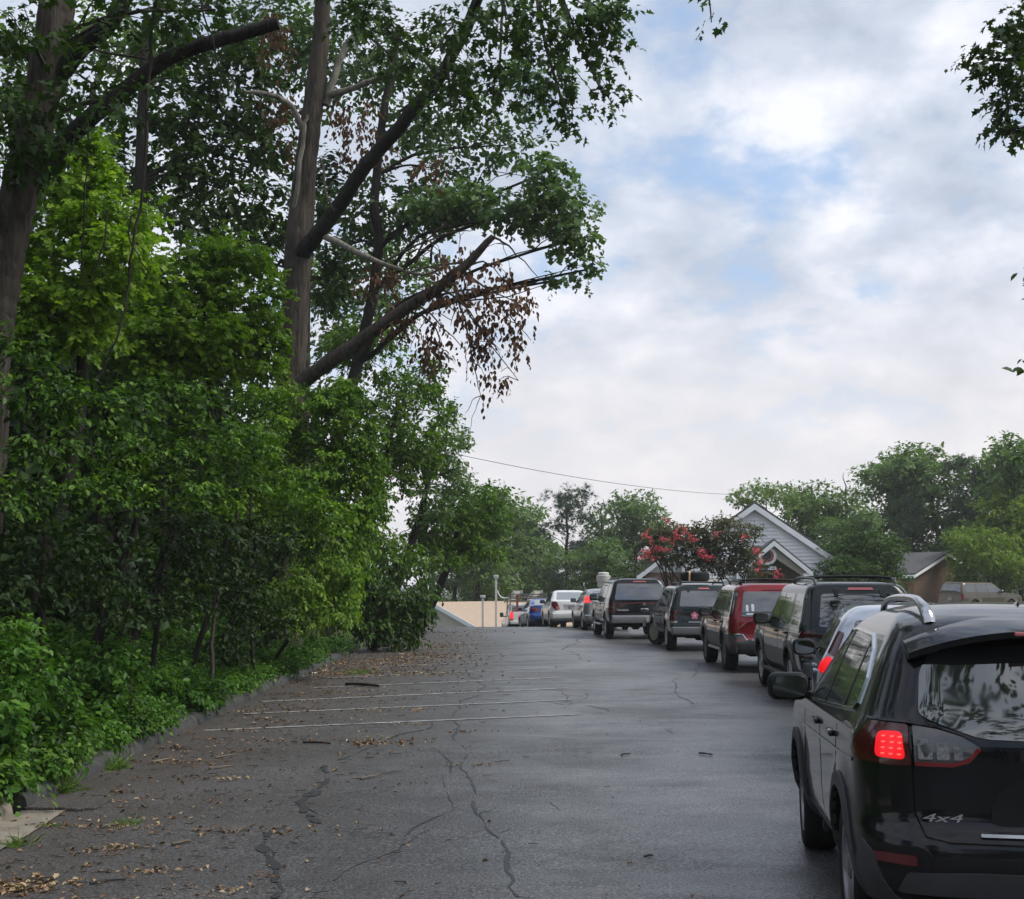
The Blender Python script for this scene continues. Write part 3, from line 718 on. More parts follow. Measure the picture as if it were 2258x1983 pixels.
# trees deeper in the wood whose crowns fill the sky between trunks
for (bx, by, lab, blobs, lm, kk) in [
    (-9.0, 30, 'dark tall oak deep in the wood left of the forked trunk', [(420, 330, 31, 110, 150, 1.8), (340, 200, 31, 90, 110, 1.6), (480, 180, 31, 80, 120, 1.6), (380, 60, 31, 150, 100, 1.8), (520, 400, 31, 60, 70, 1.3), (250, 330, 31, 70, 70, 1.3), (540, 300, 33, 60, 90, 1.3), (560, 480, 33, 60, 60, 1.3), (660, 380, 37, 60, 90, 1.3), (650, 560, 37, 50, 70, 1.3)], 'oak', 1.9),
    (-11.5, 34, 'grey green oak showing between the near limb and vines', [(230, 120, 36, 130, 130, 2), (120, 330, 36, 110, 150, 2), (330, 380, 36, 100, 90, 1.6), (20, 180, 36, 90, 160, 2), (440, 480, 36, 110, 80, 1.6)], 'far', 1.8),
    (-7.0, 42, 'slender oak behind the broken limb', [(760, 620, 44, 90, 80, 2), (680, 640, 44, 60, 120, 1.6), (640, 560, 44, 60, 70, 1.6), (830, 560, 44, 70, 60, 1.6), (760, 500, 44, 90, 50, 1.6)], 'far', 1.6)]:
    b_ = gb(bx, by); top = Vector((bx + .3, by, 15))
    tree('oak_tree', lab, b_, [b_, b_.lerp(top, .4) + Vector((.15, 0, 0)), top], [.26, .22, .08], [(lm, OVATE, .19, [B(*q) for q in blobs], dict(k=kk, pad=.38, tint=.38, tvar=.22))], BARK_D, nl=30)

# bright maples in the middle
b4 = gb(-6.7, 17.5)
tree('maple_tree', 'bright yellow-green young maple behind the leaning oak', b4, [b4, D(150, 900, 17.6), D(165, 650, 17.6), D(185, 420, 17.6), D(190, 300, 17.6)], [.10, .085, .07, .05, .02],
    [('maple', MAPLE, .076, [B(140, 360, 17.6, 90, 90, .8), B(210, 430, 17.4, 100, 90, .9), B(120, 500, 17.4, 90, 90, .8), B(250, 520, 17.2, 90, 90, .8), B(150, 620, 17.2, 130, 100, .9), B(190, 300, 17.8, 50, 50, .5), B(70, 640, 17, 60, 90, .6)],
      dict(k=2.3, pad=.36, droop=.45, tint=.62, tvar=.22))], BARK_D, nl=30)
b5 = gb(-6.3, 21.5)
tree('maple_tree', 'green maple sapling between the leaning oak and the forked oak', b5, [b5, D(405, 900, 21.5), D(410, 700, 21.5), D(400, 480, 21.5)], [.09, .075, .05, .02],
    [('maple', MAPLE, .076, [B(370, 560, 21.2, 110, 100, .9), B(470, 520, 21.6, 90, 70, .8), B(500, 620, 21.5, 80, 90, .8), B(380, 680, 20.8, 130, 90, .9), B(520, 710, 21.4, 60, 70, .6), B(300, 690, 20.5, 110, 90, .8), B(330, 600, 20.8, 70, 60, .6)],
      dict(k=2.3, pad=.36, droop=.45, tint=.40, tvar=.22))], BARK_D, nl=30)
# layered understory in front, lit on top and hollow below
under = [
  ('maple_sapling', 'low maple sapling with layered leaves at the far left', -5.9, 12.6, [(60, 790, 12.2, 130, 70, .5), (200, 820, 12.6, 140, 60, .5), (90, 900, 12.0, 120, 50, .45), (20, 980, 11.6, 90, 60, .4), (40, 700, 12.4, 80, 60, .4)], .36, 'under'),
  ('maple_sapling', 'leafy sapling spreading under the green maple', -5.4, 16.2, [(330, 800, 16, 140, 60, .6), (420, 880, 15.8, 150, 60, .6), (270, 900, 15.2, 130, 60, .55), (360, 970, 15.3, 120, 50, .5), (200, 980, 14.6, 110, 60, .5), (460, 950, 16, 90, 50, .5)], .42, 'under'),
  ('maple_sapling', 'sapling with fresh leaves just left of the vine mound', -4.9, 20.0, [(480, 900, 19.6, 100, 60, .6), (540, 960, 19.8, 100, 50, .55), (600, 1000, 20.2, 90, 40, .5), (420, 1000, 19, 80, 50, .5), (650, 1030, 20.5, 80, 35, .4)], .58, 'vine')]
for nm, lab, bx, by, blobs, ti, lm in under:
    b_ = gb(bx, by); tp = B(*blobs[0])[0]
    tree(nm, lab, b_, [b_, b_.lerp(Vector(tp), .5) + Vector((.1, .1, 0)), Vector(tp)], [.05, .04, .012], [(lm, OVATE, .068, [B(*q) for q in blobs], dict(k=1.7, pad=.30, droop=.45, tint=ti, tvar=.30, flat=.33, up=1.3, m=7))], BARK_D, nl=26, limb_r=.03, lo=.3)
# hollow below: weedy plants, deep shade put into their dark leaf tint; thin stems
hol = [('shade_tinted_shrub', 'shrub in the hollow under the left saplings, shade put into its leaf colour', -6.2, 13.2, [(90, 1080, 13, 140, 90, .6), (30, 1180, 12.6, 100, 70, .5), (210, 1120, 13.6, 110, 90, .6)], .08),
       ('shade_tinted_shrub', 'shrub under the middle saplings, leaves tinted dark for shade', -5.5, 17.0, [(330, 1100, 16.6, 120, 90, .6), (420, 1090, 17.6, 110, 100, .6), (330, 1200, 15.8, 110, 60, .5), (240, 1210, 14.8, 90, 70, .5), (460, 1200, 17.4, 90, 70, .5)], .08),
       ('shade_tinted_shrub', 'leafy shrub left of the bright shrub, shade put into its leaf colour', -5.0, 22.0, [(500, 1130, 21.6, 80, 110, .6), (540, 1240, 21.4, 60, 60, .5), (590, 1080, 23, 70, 60, .6), (460, 1280, 20, 60, 50, .4)], .12)]
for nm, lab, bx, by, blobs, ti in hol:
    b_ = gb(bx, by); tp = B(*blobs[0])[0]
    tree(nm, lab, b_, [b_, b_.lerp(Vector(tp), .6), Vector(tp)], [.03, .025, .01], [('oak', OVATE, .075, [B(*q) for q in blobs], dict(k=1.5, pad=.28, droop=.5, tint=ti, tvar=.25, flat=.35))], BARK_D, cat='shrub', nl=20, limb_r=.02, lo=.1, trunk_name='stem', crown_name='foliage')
for i, (x0, y0, x1, y1, Y, r) in enumerate([(268, 1290, 258, 1150, 15.5, .022), (425, 1350, 424, 1262, 19, .035), (200, 1230, 195, 1020, 15, .03), (510, 1250, 500, 1000, 22, .03), (75, 1240, 80, 1000, 15, .035), (300, 1240, 330, 900, 17.5, .04), (470, 1290, 474, 980, 23, .05)]):
    b_ = D(x0, y0, Y); b_.z = float(bank(b_.x, Y)); t_ = D(x1, y1, Y + .2)
    G = Geo(); q = bend([b_, b_.lerp(t_, .5) + Vector((rnd.uniform(-.08, .08), 0, 0)), t_, t_ + Vector((rnd.uniform(-.2, .2), .2, .9))], 3, .01); G.tube(local(q, b_), lerpr([r, r * .9, r * .8, r * .5], len(q)), 7, .05)
    s_ = link('sapling_stem', G.mesh('sapling_stem', 60), BARK if i < 2 else BARK_D); s_.location = b_
    tag(s_, ['pale bent stem standing in the dark hollow, left one', 'pale straight stem near the kerb under the trees', 'thin dark stem in the deep shade, left of the bent pale one', 'thin dark stem in the shade just left of the bright shrub', 'thin dark stem at the far left under the layered sapling', 'leaning dark stem rising behind the bent pale one', 'stout dark stem in shade above the kerb bend'][i], 'stem', 'thin stems in the understory')
# vine-smothered mound round the forked oak
bv = gb(-4.6, 26.6)
tree('vine_mound', 'thick mound of grape vine smothering the lower trunk of the forked oak', bv, None, None,
    [('vine', OVATE, .088, [B(620, 800, 26.4, 130, 45, .8), B(700, 850, 26.2, 70, 80, .8), B(560, 870, 26.4, 80, 70, .8), B(640, 930, 26.0, 120, 70, .8), B(740, 960, 26.2, 40, 90, .7), B(520, 800, 26.6, 60, 40, .6), B(600, 1010, 25.8, 100, 45, .6), B(720, 1030, 25.8, 60, 50, .6), B(690, 775, 26.5, 50, 30, .5), B(520, 1030, 25.6, 70, 50, .6), B(660, 1075, 25.4, 60, 45, .5), B(580, 1080, 25.6, 60, 40, .5)], dict(k=2.9, pad=.30, droop=.6, tint=.60, tvar=.28, flat=.4)),
     ('vine', OVATE, .09, [B(700, 1090, 25.6, 40, 60, .4), B(735, 1100, 26, 30, 60, .4)], dict(k=1.6, pad=.36, droop=1.2, tint=.6))], cat='vine', crown_name='foliage')
bs = gb(-4.45, 24.2)
tree('bright_shrub', 'bright green shrub glowing in front of the forked oak trunk', bs, [bs, D(600, 1240, 24.2), D(612, 1150, 24.2)], [.04, .03, .015],
    [('shrub', OVATE, .085, [B(600, 1180, 24, 75, 60, .7), B(670, 1150, 24.2, 60, 60, .6), B(640, 1230, 23.8, 70, 50, .6), B(560, 1230, 23.6, 50, 60, .5), B(700, 1200, 24.2, 35, 35, .4), B(610, 1130, 24.2, 40, 30, .4)], dict(k=2.4, pad=.34, droop=.9, tint=.55, tvar=.25)),
     ('fresh', OVATE, .11, [B(655, 1090, 24.4, 35, 30, .3), B(690, 1120, 24.3, 30, 30, .3)], dict(k=1.0, droop=1.2, tint=.4))], BARK_D, cat='shrub', nl=16, limb_r=.02, lo=.1, trunk_name='stem', crown_name='foliage')
bd = Vector((-3.6, 34.5, float(gz(-3.6, 34.5))))
tree('drooping_bush', 'dark drooping bush bulging over the edge of the lot', bd, [bd, D(770, 1210, 34.8), D(780, 1140, 34.8)], [.10, .08, .04],
    [('under', OVATE, .095, [B(780, 1190, 34.4, 85, 80, 1.1), B(740, 1250, 33.6, 60, 45, .8), B(820, 1240, 34.4, 45, 50, .8), B(845, 1200, 34.6, 28, 50, .6), B(720, 1170, 34.2, 40, 60, .8), B(800, 1285, 33.8, 50, 14, .6)], dict(k=2.6, pad=.34, droop=1.0, tint=.26, tvar=.18)),
     ('shrub', OVATE, .10, [B(740, 1090, 35, 60, 45, .8), B(690, 1100, 34.5, 40, 40, .6), B(800, 1120, 35, 60, 40, .7)], dict(k=1.6, pad=.36, droop=.7, tint=.3))], BARK_D, cat='bush', nl=16, limb_r=.02, lo=.1, trunk_name='stem', crown_name='foliage')
# trees along the lot edge beyond the mound
for bx, by, lab, blobs, lm, ti, kk in [
    (-5.2, 37, 'rounded green tree above the drooping bush', [(800, 850, 38, 75, 110, 1.6), (760, 720, 39, 80, 80, 1.5), (860, 760, 39, 35, 60, .9), (840, 900, 37.5, 60, 70, 1.2), (780, 960, 37, 60, 60, 1.0), (700, 680, 39, 60, 60, 1.2), (890, 830, 38.5, 22, 35, .5)], 'shrub', .26, 2.2),
    (-4.4, 44, 'pale feathery tree leaning towards the lot', [(880, 900, 44, 50, 70, 1.2), (905, 960, 44, 40, 50, 1.0), (860, 1000, 43.5, 50, 60, 1.0), (925, 880, 44.5, 14, 30, .5), (900, 820, 44.5, 18, 40, .6)], 'oakblue', .55, 1.9),
    (-3.3, 47, 'low spreading green tree at the end of the woods', [(940, 1000, 46.5, 75, 60, 1.4), (900, 1060, 46, 90, 60, 1.4), (980, 1040, 47, 45, 55, 1.1), (870, 1110, 45, 70, 45, 1.1), (960, 1100, 46.5, 50, 40, 1.0), (1000, 990, 47.5, 25, 30, .6), (850, 1050, 45, 50, 50, 1.0)], 'shrub', .22, 2.4)]:
    b_ = gb(min(bx, -4.05), by) if bx < -4 else Vector((bx, by, float(gz(bx, by)))); tp = Vector(B(*blobs[0])[0])
    tree('edge_tree', lab, b_, [b_, b_.lerp(tp, .5) + Vector((.1, 0, 0)), tp + Vector((0, 0, 1))], [.16, .13, .03], [(lm, OVATE, .13, [B(*q) for q in blobs], dict(k=kk * .9, pad=.32, droop=.5, tint=ti, tvar=.22))], BARK_D, nl=30)

# dense wood behind everything: one mass with coarse leaves
LW = Leaves()
for i in range(170):
    y = rnd.uniform(9, 66); x = -rnd.uniform(7.5, 24) - (2.5 if y < 20 else 0)
    h = rnd.uniform(2.0, 8.5) if i % 2 else rnd.uniform(.3, 3.0)
    fill(LW, (x, y, float(bank(x, y)) + h), (rnd.uniform(1.6, 3.0), rnd.uniform(1.6, 3.0), rnd.uniform(1.3, 2.4)), .25 if y < 24 else .38, DIAM, k=1.7, pad=.4, tint=.25, tvar=.25)
for i in range(80):
    y = rnd.uniform(16, 60); x = -rnd.uniform(8.0, 17)
    fill(LW, (x, y, float(bank(x, y)) + rnd.uniform(.5, 6.0)), (2.4, 2.4, 1.6), .24 if y < 28 else .44, DIAM, k=1.4 if y < 28 else 1.8, pad=.4, tint=.2, tvar=.25)
leafobj('woods', LW, LM['oak'], (0, 0, 0), None, 'stuff')
bpy.data.objects['woods']['label'] = 'dense dark woods filling the depth behind the roadside trees'
# undergrowth spilling to the kerb
LU = Leaves(); LU2 = Leaves()
for i in range(230):
    y = 8.0 + 24 * rnd.random() ** 1.35; d = rnd.random() ** 1.6 * 3.2 - .05
    x = KERB_X - .32 - d; z0 = float(bank(x, y))
    hh = (.10 + .18 * min(d, 1.6) + rnd.uniform(0, .18)) * (1.0 if y < 17 else .8)
    fill(LU if i % 3 else LU2, (x, y, z0 + hh * .7), (rnd.uniform(.35, .6), rnd.uniform(.35, .7), hh), (.066 if d < 1 else .082) * rnd.uniform(.7, 1.35), OVATE, k=2.5, pad=.42, droop=.45, up=1.2, tint=.24 + .18 * (y < 12) + rnd.uniform(-.16, .2), tvar=.2, m=6, shell=.3)
for i in range(130):
    y = 8.0 + 23 * rnd.random() ** 1.2; x = KERB_X - .12 - rnd.uniform(0, .35)
    fill(LU if i % 4 else LU2, (x, y, float(bank(x, y)) + rnd.uniform(.04, .12)), (rnd.uniform(.18, .34), rnd.uniform(.3, .6), rnd.uniform(.08, .16)), .06 * rnd.uniform(.7, 1.3), OVATE, k=2.0, pad=.45, droop=.6, up=1.1, tint=.3 + rnd.uniform(-.15, .3), tvar=.22, m=6, shell=.3)
for (x, y, Y, rx, ry, rr, ti) in [(60, 1330, 12.0, 110, 70, .5, .5), (170, 1400, 12.6, 120, 60, .5, .45), (90, 1440, 11.4, 120, 70, .5, .45), (290, 1330, 15, 110, 60, .5, .42), (380, 1370, 16.5, 80, 45, .5, .5), (40, 1530, 10.4, 70, 50, .35, .65), (30, 1270, 12.2, 60, 60, .4, .6), (230, 1470, 12.6, 100, 45, .4, .45)]:
    c, r = B(x, y, Y, rx, ry, rr); c[0] = min(c[0], KERB_X - .25 - r[0] * .6); fill(LU, c, r, .078, OVATE, k=2.2, pad=.36, droop=.55, up=1.1, tint=ti - .12, tvar=.2, m=7)
o = leafobj('undergrowth', LU, LM['cover'], (0, 0, 0), None, 'stuff'); o['label'] = 'leafy green undergrowth crowding up to the kerb'
o = leafobj('ground_ivy', LU2, LM['under'], (0, 0, 0), None, 'stuff'); o['label'] = 'darker low ivy among the undergrowth by the kerb'
# hanging vines in front of the woods
for pts, Y, lab in [([(312, -40), (305, 60), (297, 180), (290, 300), (278, 420), (262, 520), (252, 600), (230, 680), (196, 755)], 12.4, 'long dark vine hanging from the canopy and curving left'),
                    ([(398, -30), (405, 20), (425, 80), (440, 150), (450, 215)], 12.4, 'short vine hanging across the tip of the sawn limb'),
                    ([(176, 260), (172, 340), (168, 420), (164, 560)], 13.4, 'thin straight vine hanging below the near limb'),
                    ([(262, 430), (258, 470), (275, 510), (305, 560)], 13, 'small forked vine twig below the near limb'),
                    ([(215, 420), (205, 490), (180, 560), (150, 590)], 13.6, 'thin vine loop in front of the bright maple')]:
    q = bend([D(x, y, Y) for x, y in pts], 4, .012); G = Geo(); G.tube(local(q, q[0]), lerpr([.016, .014, .010], len(q)) if len(pts) > 6 else lerpr([.010, .006], len(q)), 6, .15)
    v = link('hanging_vine', G.mesh('hanging_vine', 60), BARK_D); v.location = q[0]; tag(v, lab, 'vine')
# oak whose trunk stands outside the picture on the right; only its boughs come into view
b6 = Vector((9.3, 13.5, float(gz(9.3, 13.5))))
tree('oak_tree', 'overhanging oak at the right edge, only dark bough ends in view', b6, [b6, b6 + Vector((-.1, 0, 3)), b6 + Vector((-.3, 0, 6.5)), b6 + Vector((-.6, .2, 10))], [.35, .30, .26, .15],
    [('oak', LOBED, .105, [B(1992, 120, 13.5, 48, 66, .45), B(2025, 200, 13.5, 46, 76, .45), B(1962, 118, 13.4, 20, 34, .25), B(2008, 262, 13.4, 36, 20, .25), B(2040, 60, 13.6, 50, 60, .5)], dict(k=2.0, pad=.34, droop=.6, tint=.35)),
     ('oak', LOBED, .085, [B(1420, 45, 13.3, 8, 20, .1), B(1410, 0, 13.3, 14, 8, .1)], dict(k=1.6, pad=.3, droop=.9, tint=.45, pads=4, spray=.4, m=4, nolimb=True)),
     ('oak', OVATE, .19, [B(2118, 740, 22, 74, 36, 1.0), B(2112, 560, 22, 58, 46, .9), B(2105, 900, 30, 55, 46, 1.0), ((10.0, 12, 8.0), (2.6, 4, 2.0)), ((8.0, 7, 9.4), (3.2, 4, 1.6)), ((11.5, 17, 9.5), (3.0, 3, 2.2)), ((3.2, 1.2, 10.5), (1.5, 1.7, .7)), ((4.4, 2.8, 10.6), (.7, .8, .4)), ((2.0, 4.5, 10), (1.6, 1.6, .7)), ((6.6, -.4, 10), (.9, 1.2, .5))], dict(k=1.5, pad=.4, tint=.4))], BARK_D, nl=24, lo=.4)
G = Geo(); q = bend([b6 + Vector((-.5, .1, 8.6)), D(1800, -190, 13.5), D(1560, -150, 13.4), D(1425, -60, 13.3), D(1420, 45, 13.3)], 4, .02); G.tube(local(q, b6), lerpr([.09, .06, .04, .012, .006], len(q)), 7, .05)
link('limb', G.mesh('limb', 60), BARK_D, bpy.data.objects['oak_tree.%03d' % (len([o for o in bpy.data.objects if o.name.startswith('oak_tree')]) - 1)])
# ------------------------------------------------------------------ trees beyond the lot and on the right
def proto(seed, h, blobs, lm, tpl, size, k, ti, trunk_r, barkm, pine=False):
    """crown and trunk meshes of a free-standing tree of height h about its own base"""
    L = Leaves(); tg = []
    for c, r in blobs:
        pc = fill(L, np.array(c) * h, np.array(r) * h, size, tpl, k=k, pad=.34, droop=.35, tint=ti, tvar=.24, flat=.55 if not pine else .4); tg.append((Vector(np.array(c) * h), [Vector(q) for q in pc[:4]]))
    G = Geo(); pts = bend([(0, 0, -.5), (.02 * h, 0, .35 * h), (-.01 * h, .01 * h, .7 * h), (0, 0, .93 * h)], 4, .01 * h); rs = lerpr([trunk_r * h, trunk_r * h * .8, trunk_r * h * .5, .02], len(pts))
    G.tube(pts, rs, 8, .05); limbs(G, pts, rs, tg, .06, 5, .3)
    TRI[0] += L.count()
    return L.mesh('crown'), G.mesh('trunk', 60), lm, barkm
def plant(p, name, label, base, s=1.0, rz=0.0, group=None, sz=None):
    root = empty(name, base, (0, 0, rz)); root.scale = (s, s, sz or s); tag(root, label, 'tree', group)
    cr, tr, lm, bm_ = p
    link('crown', cr, LM[lm], root); link('trunk', tr, bm_, root); return root
rb = lambda n, r0, z0, z1, r: [((rnd.uniform(-r0, r0), rnd.uniform(-r0, r0), rnd.uniform(z0, z1)), (rnd.uniform(.7, 1.2) * r, rnd.uniform(.7, 1.2) * r, rnd.uniform(.6, 1.0) * r)) for _ in range(n)]
P_OAK = proto(1, 12, rb(13, .20, .30, .88, .16), 'far', OVATE, .31, 2.2, .45, .02, BARK_D)
P_TALL = proto(2, 14, rb(6, .10, .25, .55, .13) + rb(8, .14, .55, .92, .12), 'far', OVATE, .31, 2.0, .55, .015, BARK_D)
P_PINE = proto(3, 14, [((rnd.uniform(-.14, .14), rnd.uniform(-.14, .14), z), (.11, .11, .05)) for z in np.linspace(.34, .95, 16)] + [((0, 0, .9), (.09, .09, .08))], 'pine', TUFT, .46, 2.0, .45, .016, BARK_D, True)
P_LOOSE = proto(4, 13, rb(15, .20, .35, .93, .10), 'far', OVATE, .31, 1.6, .75, .013, BARK_P)
P_ROUND = proto(5, 6.4, rb(14, .26, .28, .78, .22), 'oak', OVATE, .20, 2.2, .62, .02, BARK_D)
P_LIGHT = proto(6, 6.6, rb(16, .30, .25, .88, .19), 'fresh', OVATE, .19, 2.0, .62, .016, BARK_D)
def farbase(px, Y, z=None):
    x = (px - CX) / FPX * Y
    return Vector((x, Y, float(ground_z(np.array(x), np.array(Y))) if z is None else z))
TL = [ # px (photo), distance, top y (photo), prototype, label
 (1052, 92, 1085, P_OAK, 'dark green tree behind the tan roof, left of the tall white post'), (1110, 108, 1078, P_OAK, 'green tree behind the tan roof, right of the tall white post'),
 (1165, 112, 1092, P_TALL, 'thin-topped tree between the round green tree and the pine'), (1252, 100, 1068, P_PINE, 'dark pine with open gaps rising behind the white sedan'),
 (1330, 112, 1078, P_TALL, 'tall tree right of the dark pine'), (1395, 108, 1082, P_OAK, 'tree behind the pale vent stack'), (1452, 112, 1090, P_TALL, 'tall pale tree at the end of the far row, above the red-flowering bush'),
 (1215, 118, 1180, P_OAK, 'low dark tree filling the far row behind the white sedan'), (1310, 96, 1190, P_OAK, 'low dark tree left of the pale vent stack'), (1010, 100, 1150, P_OAK, 'dark tree at the left end of the far row'),
 (1400, 92, 1215, P_ROUND, 'dark low tree just behind the pale vent stack'), (1130, 98, 1235, P_ROUND, 'low bushy tree above the tan roof'),
 (1690, 92, 1058, P_LOOSE, 'sparse pale tree just right of the white gable peak'), (1768, 98, 1062, P_OAK, 'grey green tree over the right slope of the white gable'), (1862, 100, 1020, P_TALL, 'tall oak with sky gaps right of the white gable'),
 (1965, 104, 990, P_OAK, 'tallest oak on the right skyline'), (2060, 100, 978, P_OAK, 'broad oak on the skyline above the light green tree'), (2150, 92, 1000, P_PINE, 'dark pine behind the light green tree'),
 (2215, 96, 1005, P_OAK, 'oak at the right end of the skyline'), (2290, 84, 960, P_OAK, 'oak cut by the right edge, behind the light green tree'), (2010, 98, 1090, P_PINE, 'bluish pine between the round dark tree and the light green tree'),
 (1880, 90, 1120, P_OAK, 'mid-height oak behind the round dark tree'), (2120, 96, 1110, P_TALL, 'mid-height tree behind the light green tree'), (1800, 110, 1110, P_LOOSE, 'pale leafy tree low behind the white gable')]
HT = {id(P_OAK): 12 * .98, id(P_TALL): 14 * 1.0, id(P_PINE): 14 * 1.0, id(P_LOOSE): 13 * 1.0, id(P_ROUND): 6.4 * .96, id(P_LIGHT): 6.6 * .98}
for i, (px, Y, ty, p, lab) in enumerate(TL):
    b_ = farbase(px, Y); top = at(px, ty, Y).z; s = (top - b_.z) / HT[id(p)]
    nm = 'pine_tree' if p is P_PINE else 'tree'
    plant(p, nm, lab, b_, s * 1.0, rnd.uniform(0, 6.28), 'trees on the skyline beyond the lot')
b_ = Vector((18.6, 69, .1)); plant(P_ROUND, 'tree', 'round dark green tree right of the white building', b_, .84, 1.0)
b_ = Vector((16.6, 66, .1)); plant(P_ROUND, 'shrub_tree', 'low dark tree tucked against the right corner of the white building', b_, .55, 2.0)
b_ = Vector((32.2, 84, .1)); plant(P_LIGHT, 'tree', 'light green tree in front of the brown gabled shed', b_, 1.25, .6)
b_ = Vector((25.0, 81, .1)); plant(P_LIGHT, 'tree', 'small light green tree half hidden by the tan SUV', b_, .22, 2.4)
b_ = Vector((31.6, 82, .1)); plant(P_LIGHT, 'tree', 'light green tree cut by the right edge behind the tan SUV', b_, .66, 4.4)
b_ = Vector((28.3, 78.4, .1)); plant(P_LIGHT, 'tree', 'light green tree just behind the tan SUV, in front of the shed gable', b_, .80, 3.1)
# low brush behind the tan roof and at the far edge of the lot
LB = Leaves()
for i in range(46):
    x, y = rnd.uniform(-14, 16), rnd.uniform(100, 124); z = float(ground_z(np.array(x), np.array(y)))
    fill(LB, (x, y, z + rnd.uniform(.6, 2.6)), (2.2, 2.0, 1.4), .30, DIAM, k=1.6, tint=.35, tvar=.25)
for i in range(44):
    x, y = rnd.uniform(16, 48), rnd.uniform(86, 104)
    fill(LB, (x, y, rnd.uniform(.6, 4.5)), (2.2, 2.0, 1.6), .30, DIAM, k=1.6, tint=.35, tvar=.25)
o = leafobj('far_brush', LB, LM['far'], (0, 0, 0), None, 'stuff'); o['label'] = 'low brush under the far trees beyond the lot'
# trees behind the viewpoint: they shade the lot and are mirrored in the rear windows
for x, y, s, p, lab in [(-9, -16, 1.0, P_OAK, 'oak mirrored at the left in the black car rear window'), (1.5, -26, 1.05, P_OAK, 'oak mirrored in the middle of the black car rear window'), (13, -24, .9, P_TALL, 'tall tree mirrored at the right in the rear windows'), (-17, -6, 1.0, P_OAK, 'oak mirrored in the side windows of the black car')]:
    plant(p, 'tree', lab, Vector((x, y, .5)), s, x, 'trees mirrored in the car windows')

LR = Leaves()
for i in range(70):
    x = rnd.uniform(-42, 42); y = -rnd.uniform(22, 40) + abs(x) * .25
    fill(LR, (x, y, rnd.uniform(.8, 8.5)), (3.4, 3.0, 2.4), .42, DIAM, k=1.5, tint=.3, tvar=.25)
o = leafobj('woods_behind', LR, LM['oak'], (0, 0, 0), None, 'stuff'); o['label'] = 'dark woods mirrored in the paint and rear windows of the queue'
# crepe myrtles in bloom in front of the white building
bm0 = Vector((13.9 * 60 / 75 - 1.0, 58, .1))
def myrtle(label, Y, blobs, flowers, base_px):
    b_ = farbase(base_px, Y); b_.z = .1
    root = empty('crepe_myrtle', b_); tag(root, label, 'flowering tree', 'crepe myrtles by the white building')
    L = Leaves(); tg = []
    for q in blobs:
        c, r = px_blob(*q); pc = fill(L, c, r, .14, OVATE, k=2.4, pad=.36, droop=.3, tint=.35 if q[1] > 1060 else .6, tvar=.25); tg += list(pc[:6])
    leafobj('foliage', L, LM['myrtle'], b_, root)
    F = Leaves()
    for (x, y) in flowers:
        c, r = px_blob(x, y, Y - 1.4, 9, 8, .3); fill(F, c, r * rnd.uniform(.35, .75), .085, DIAM, k=1.0, pad=.5, droop=.2, up=.5, tint=.4, tvar=.3, shell=.1, flat=.9, pads=5)
    leafobj('blossom', F, LM['bloom'], b_, root)
    G = Geo()
    for k in range(7):
        a = rnd.uniform(0, 6.28); p0 = Vector((cos(a) * .25, sin(a) * .25, -.1)); t = Vector(tg[rnd.randrange(len(tg))]) - b_
        G.tube(bend([p0, p0 * 2.0 + Vector((0, 0, .9)), p0.lerp(t, .6) + Vector((0, 0, .3)), t], 4, .03), lerpr([.05, .04, .03, .01], 13), 6, .05)
    link('stem', G.mesh('stem', 60), BARK_D, root)
myrtle('crepe myrtle with many red blooms at the left corner of the white building', 58, [(1300, 1090, 58, 28, 26, 1.0), (1340, 1060, 58, 32, 26, 1.1), (1375, 1080, 58, 34, 34, 1.2), (1330, 1110, 58, 40, 20, 1.1), (1395, 1055, 58, 20, 20, .8), (1360, 1125, 58, 40, 18, 1.0), (1310, 1065, 58, 18, 16, .8), (1410, 1095, 58, 26, 30, 1.0), (1400, 1125, 58, 30, 18, 1.0)],
       [(1287, 1062), (1298, 1080), (1296, 1105), (1310, 1092), (1330, 1036), (1322, 1072), (1340, 1082), (1352, 1078), (1377, 1073), (1384, 1080), (1362, 1052), (1284, 1110), (1318, 1095), (1400, 1100), (1408, 1108), (1290, 1098), (1305, 1118), (1346, 1068), (1280, 1118), (1332, 1100), (1370, 1068)], 1500)
myrtle('darker crepe myrtle with few blooms in front of the white porch', 57.4, [(1430, 1080, 57.4, 30, 36, 1.2), (1470, 1060, 57.4, 36, 26, 1.2), (1490, 1100, 57.4, 36, 34, 1.1), (1450, 1115, 57.4, 46, 24, 1.1), (1510, 1060, 57.4, 16, 14, .6), (1440, 1045, 57.4, 20, 20, .8), (1500, 1135, 57.4, 34, 16, .8), (1530, 1140, 57.4, 20, 12, .5), (1415, 1120, 57.4, 26, 26, .9), (1460, 1140, 57.4, 40, 16, .9)],
       [(1410, 1110), (1506, 1098), (1512, 1100), (1516, 1118), (1550, 1145), (1552, 1152), (1430, 1066), (1515, 1135), (1404, 1104), (1488, 1072), (1416, 1118)], 1620)
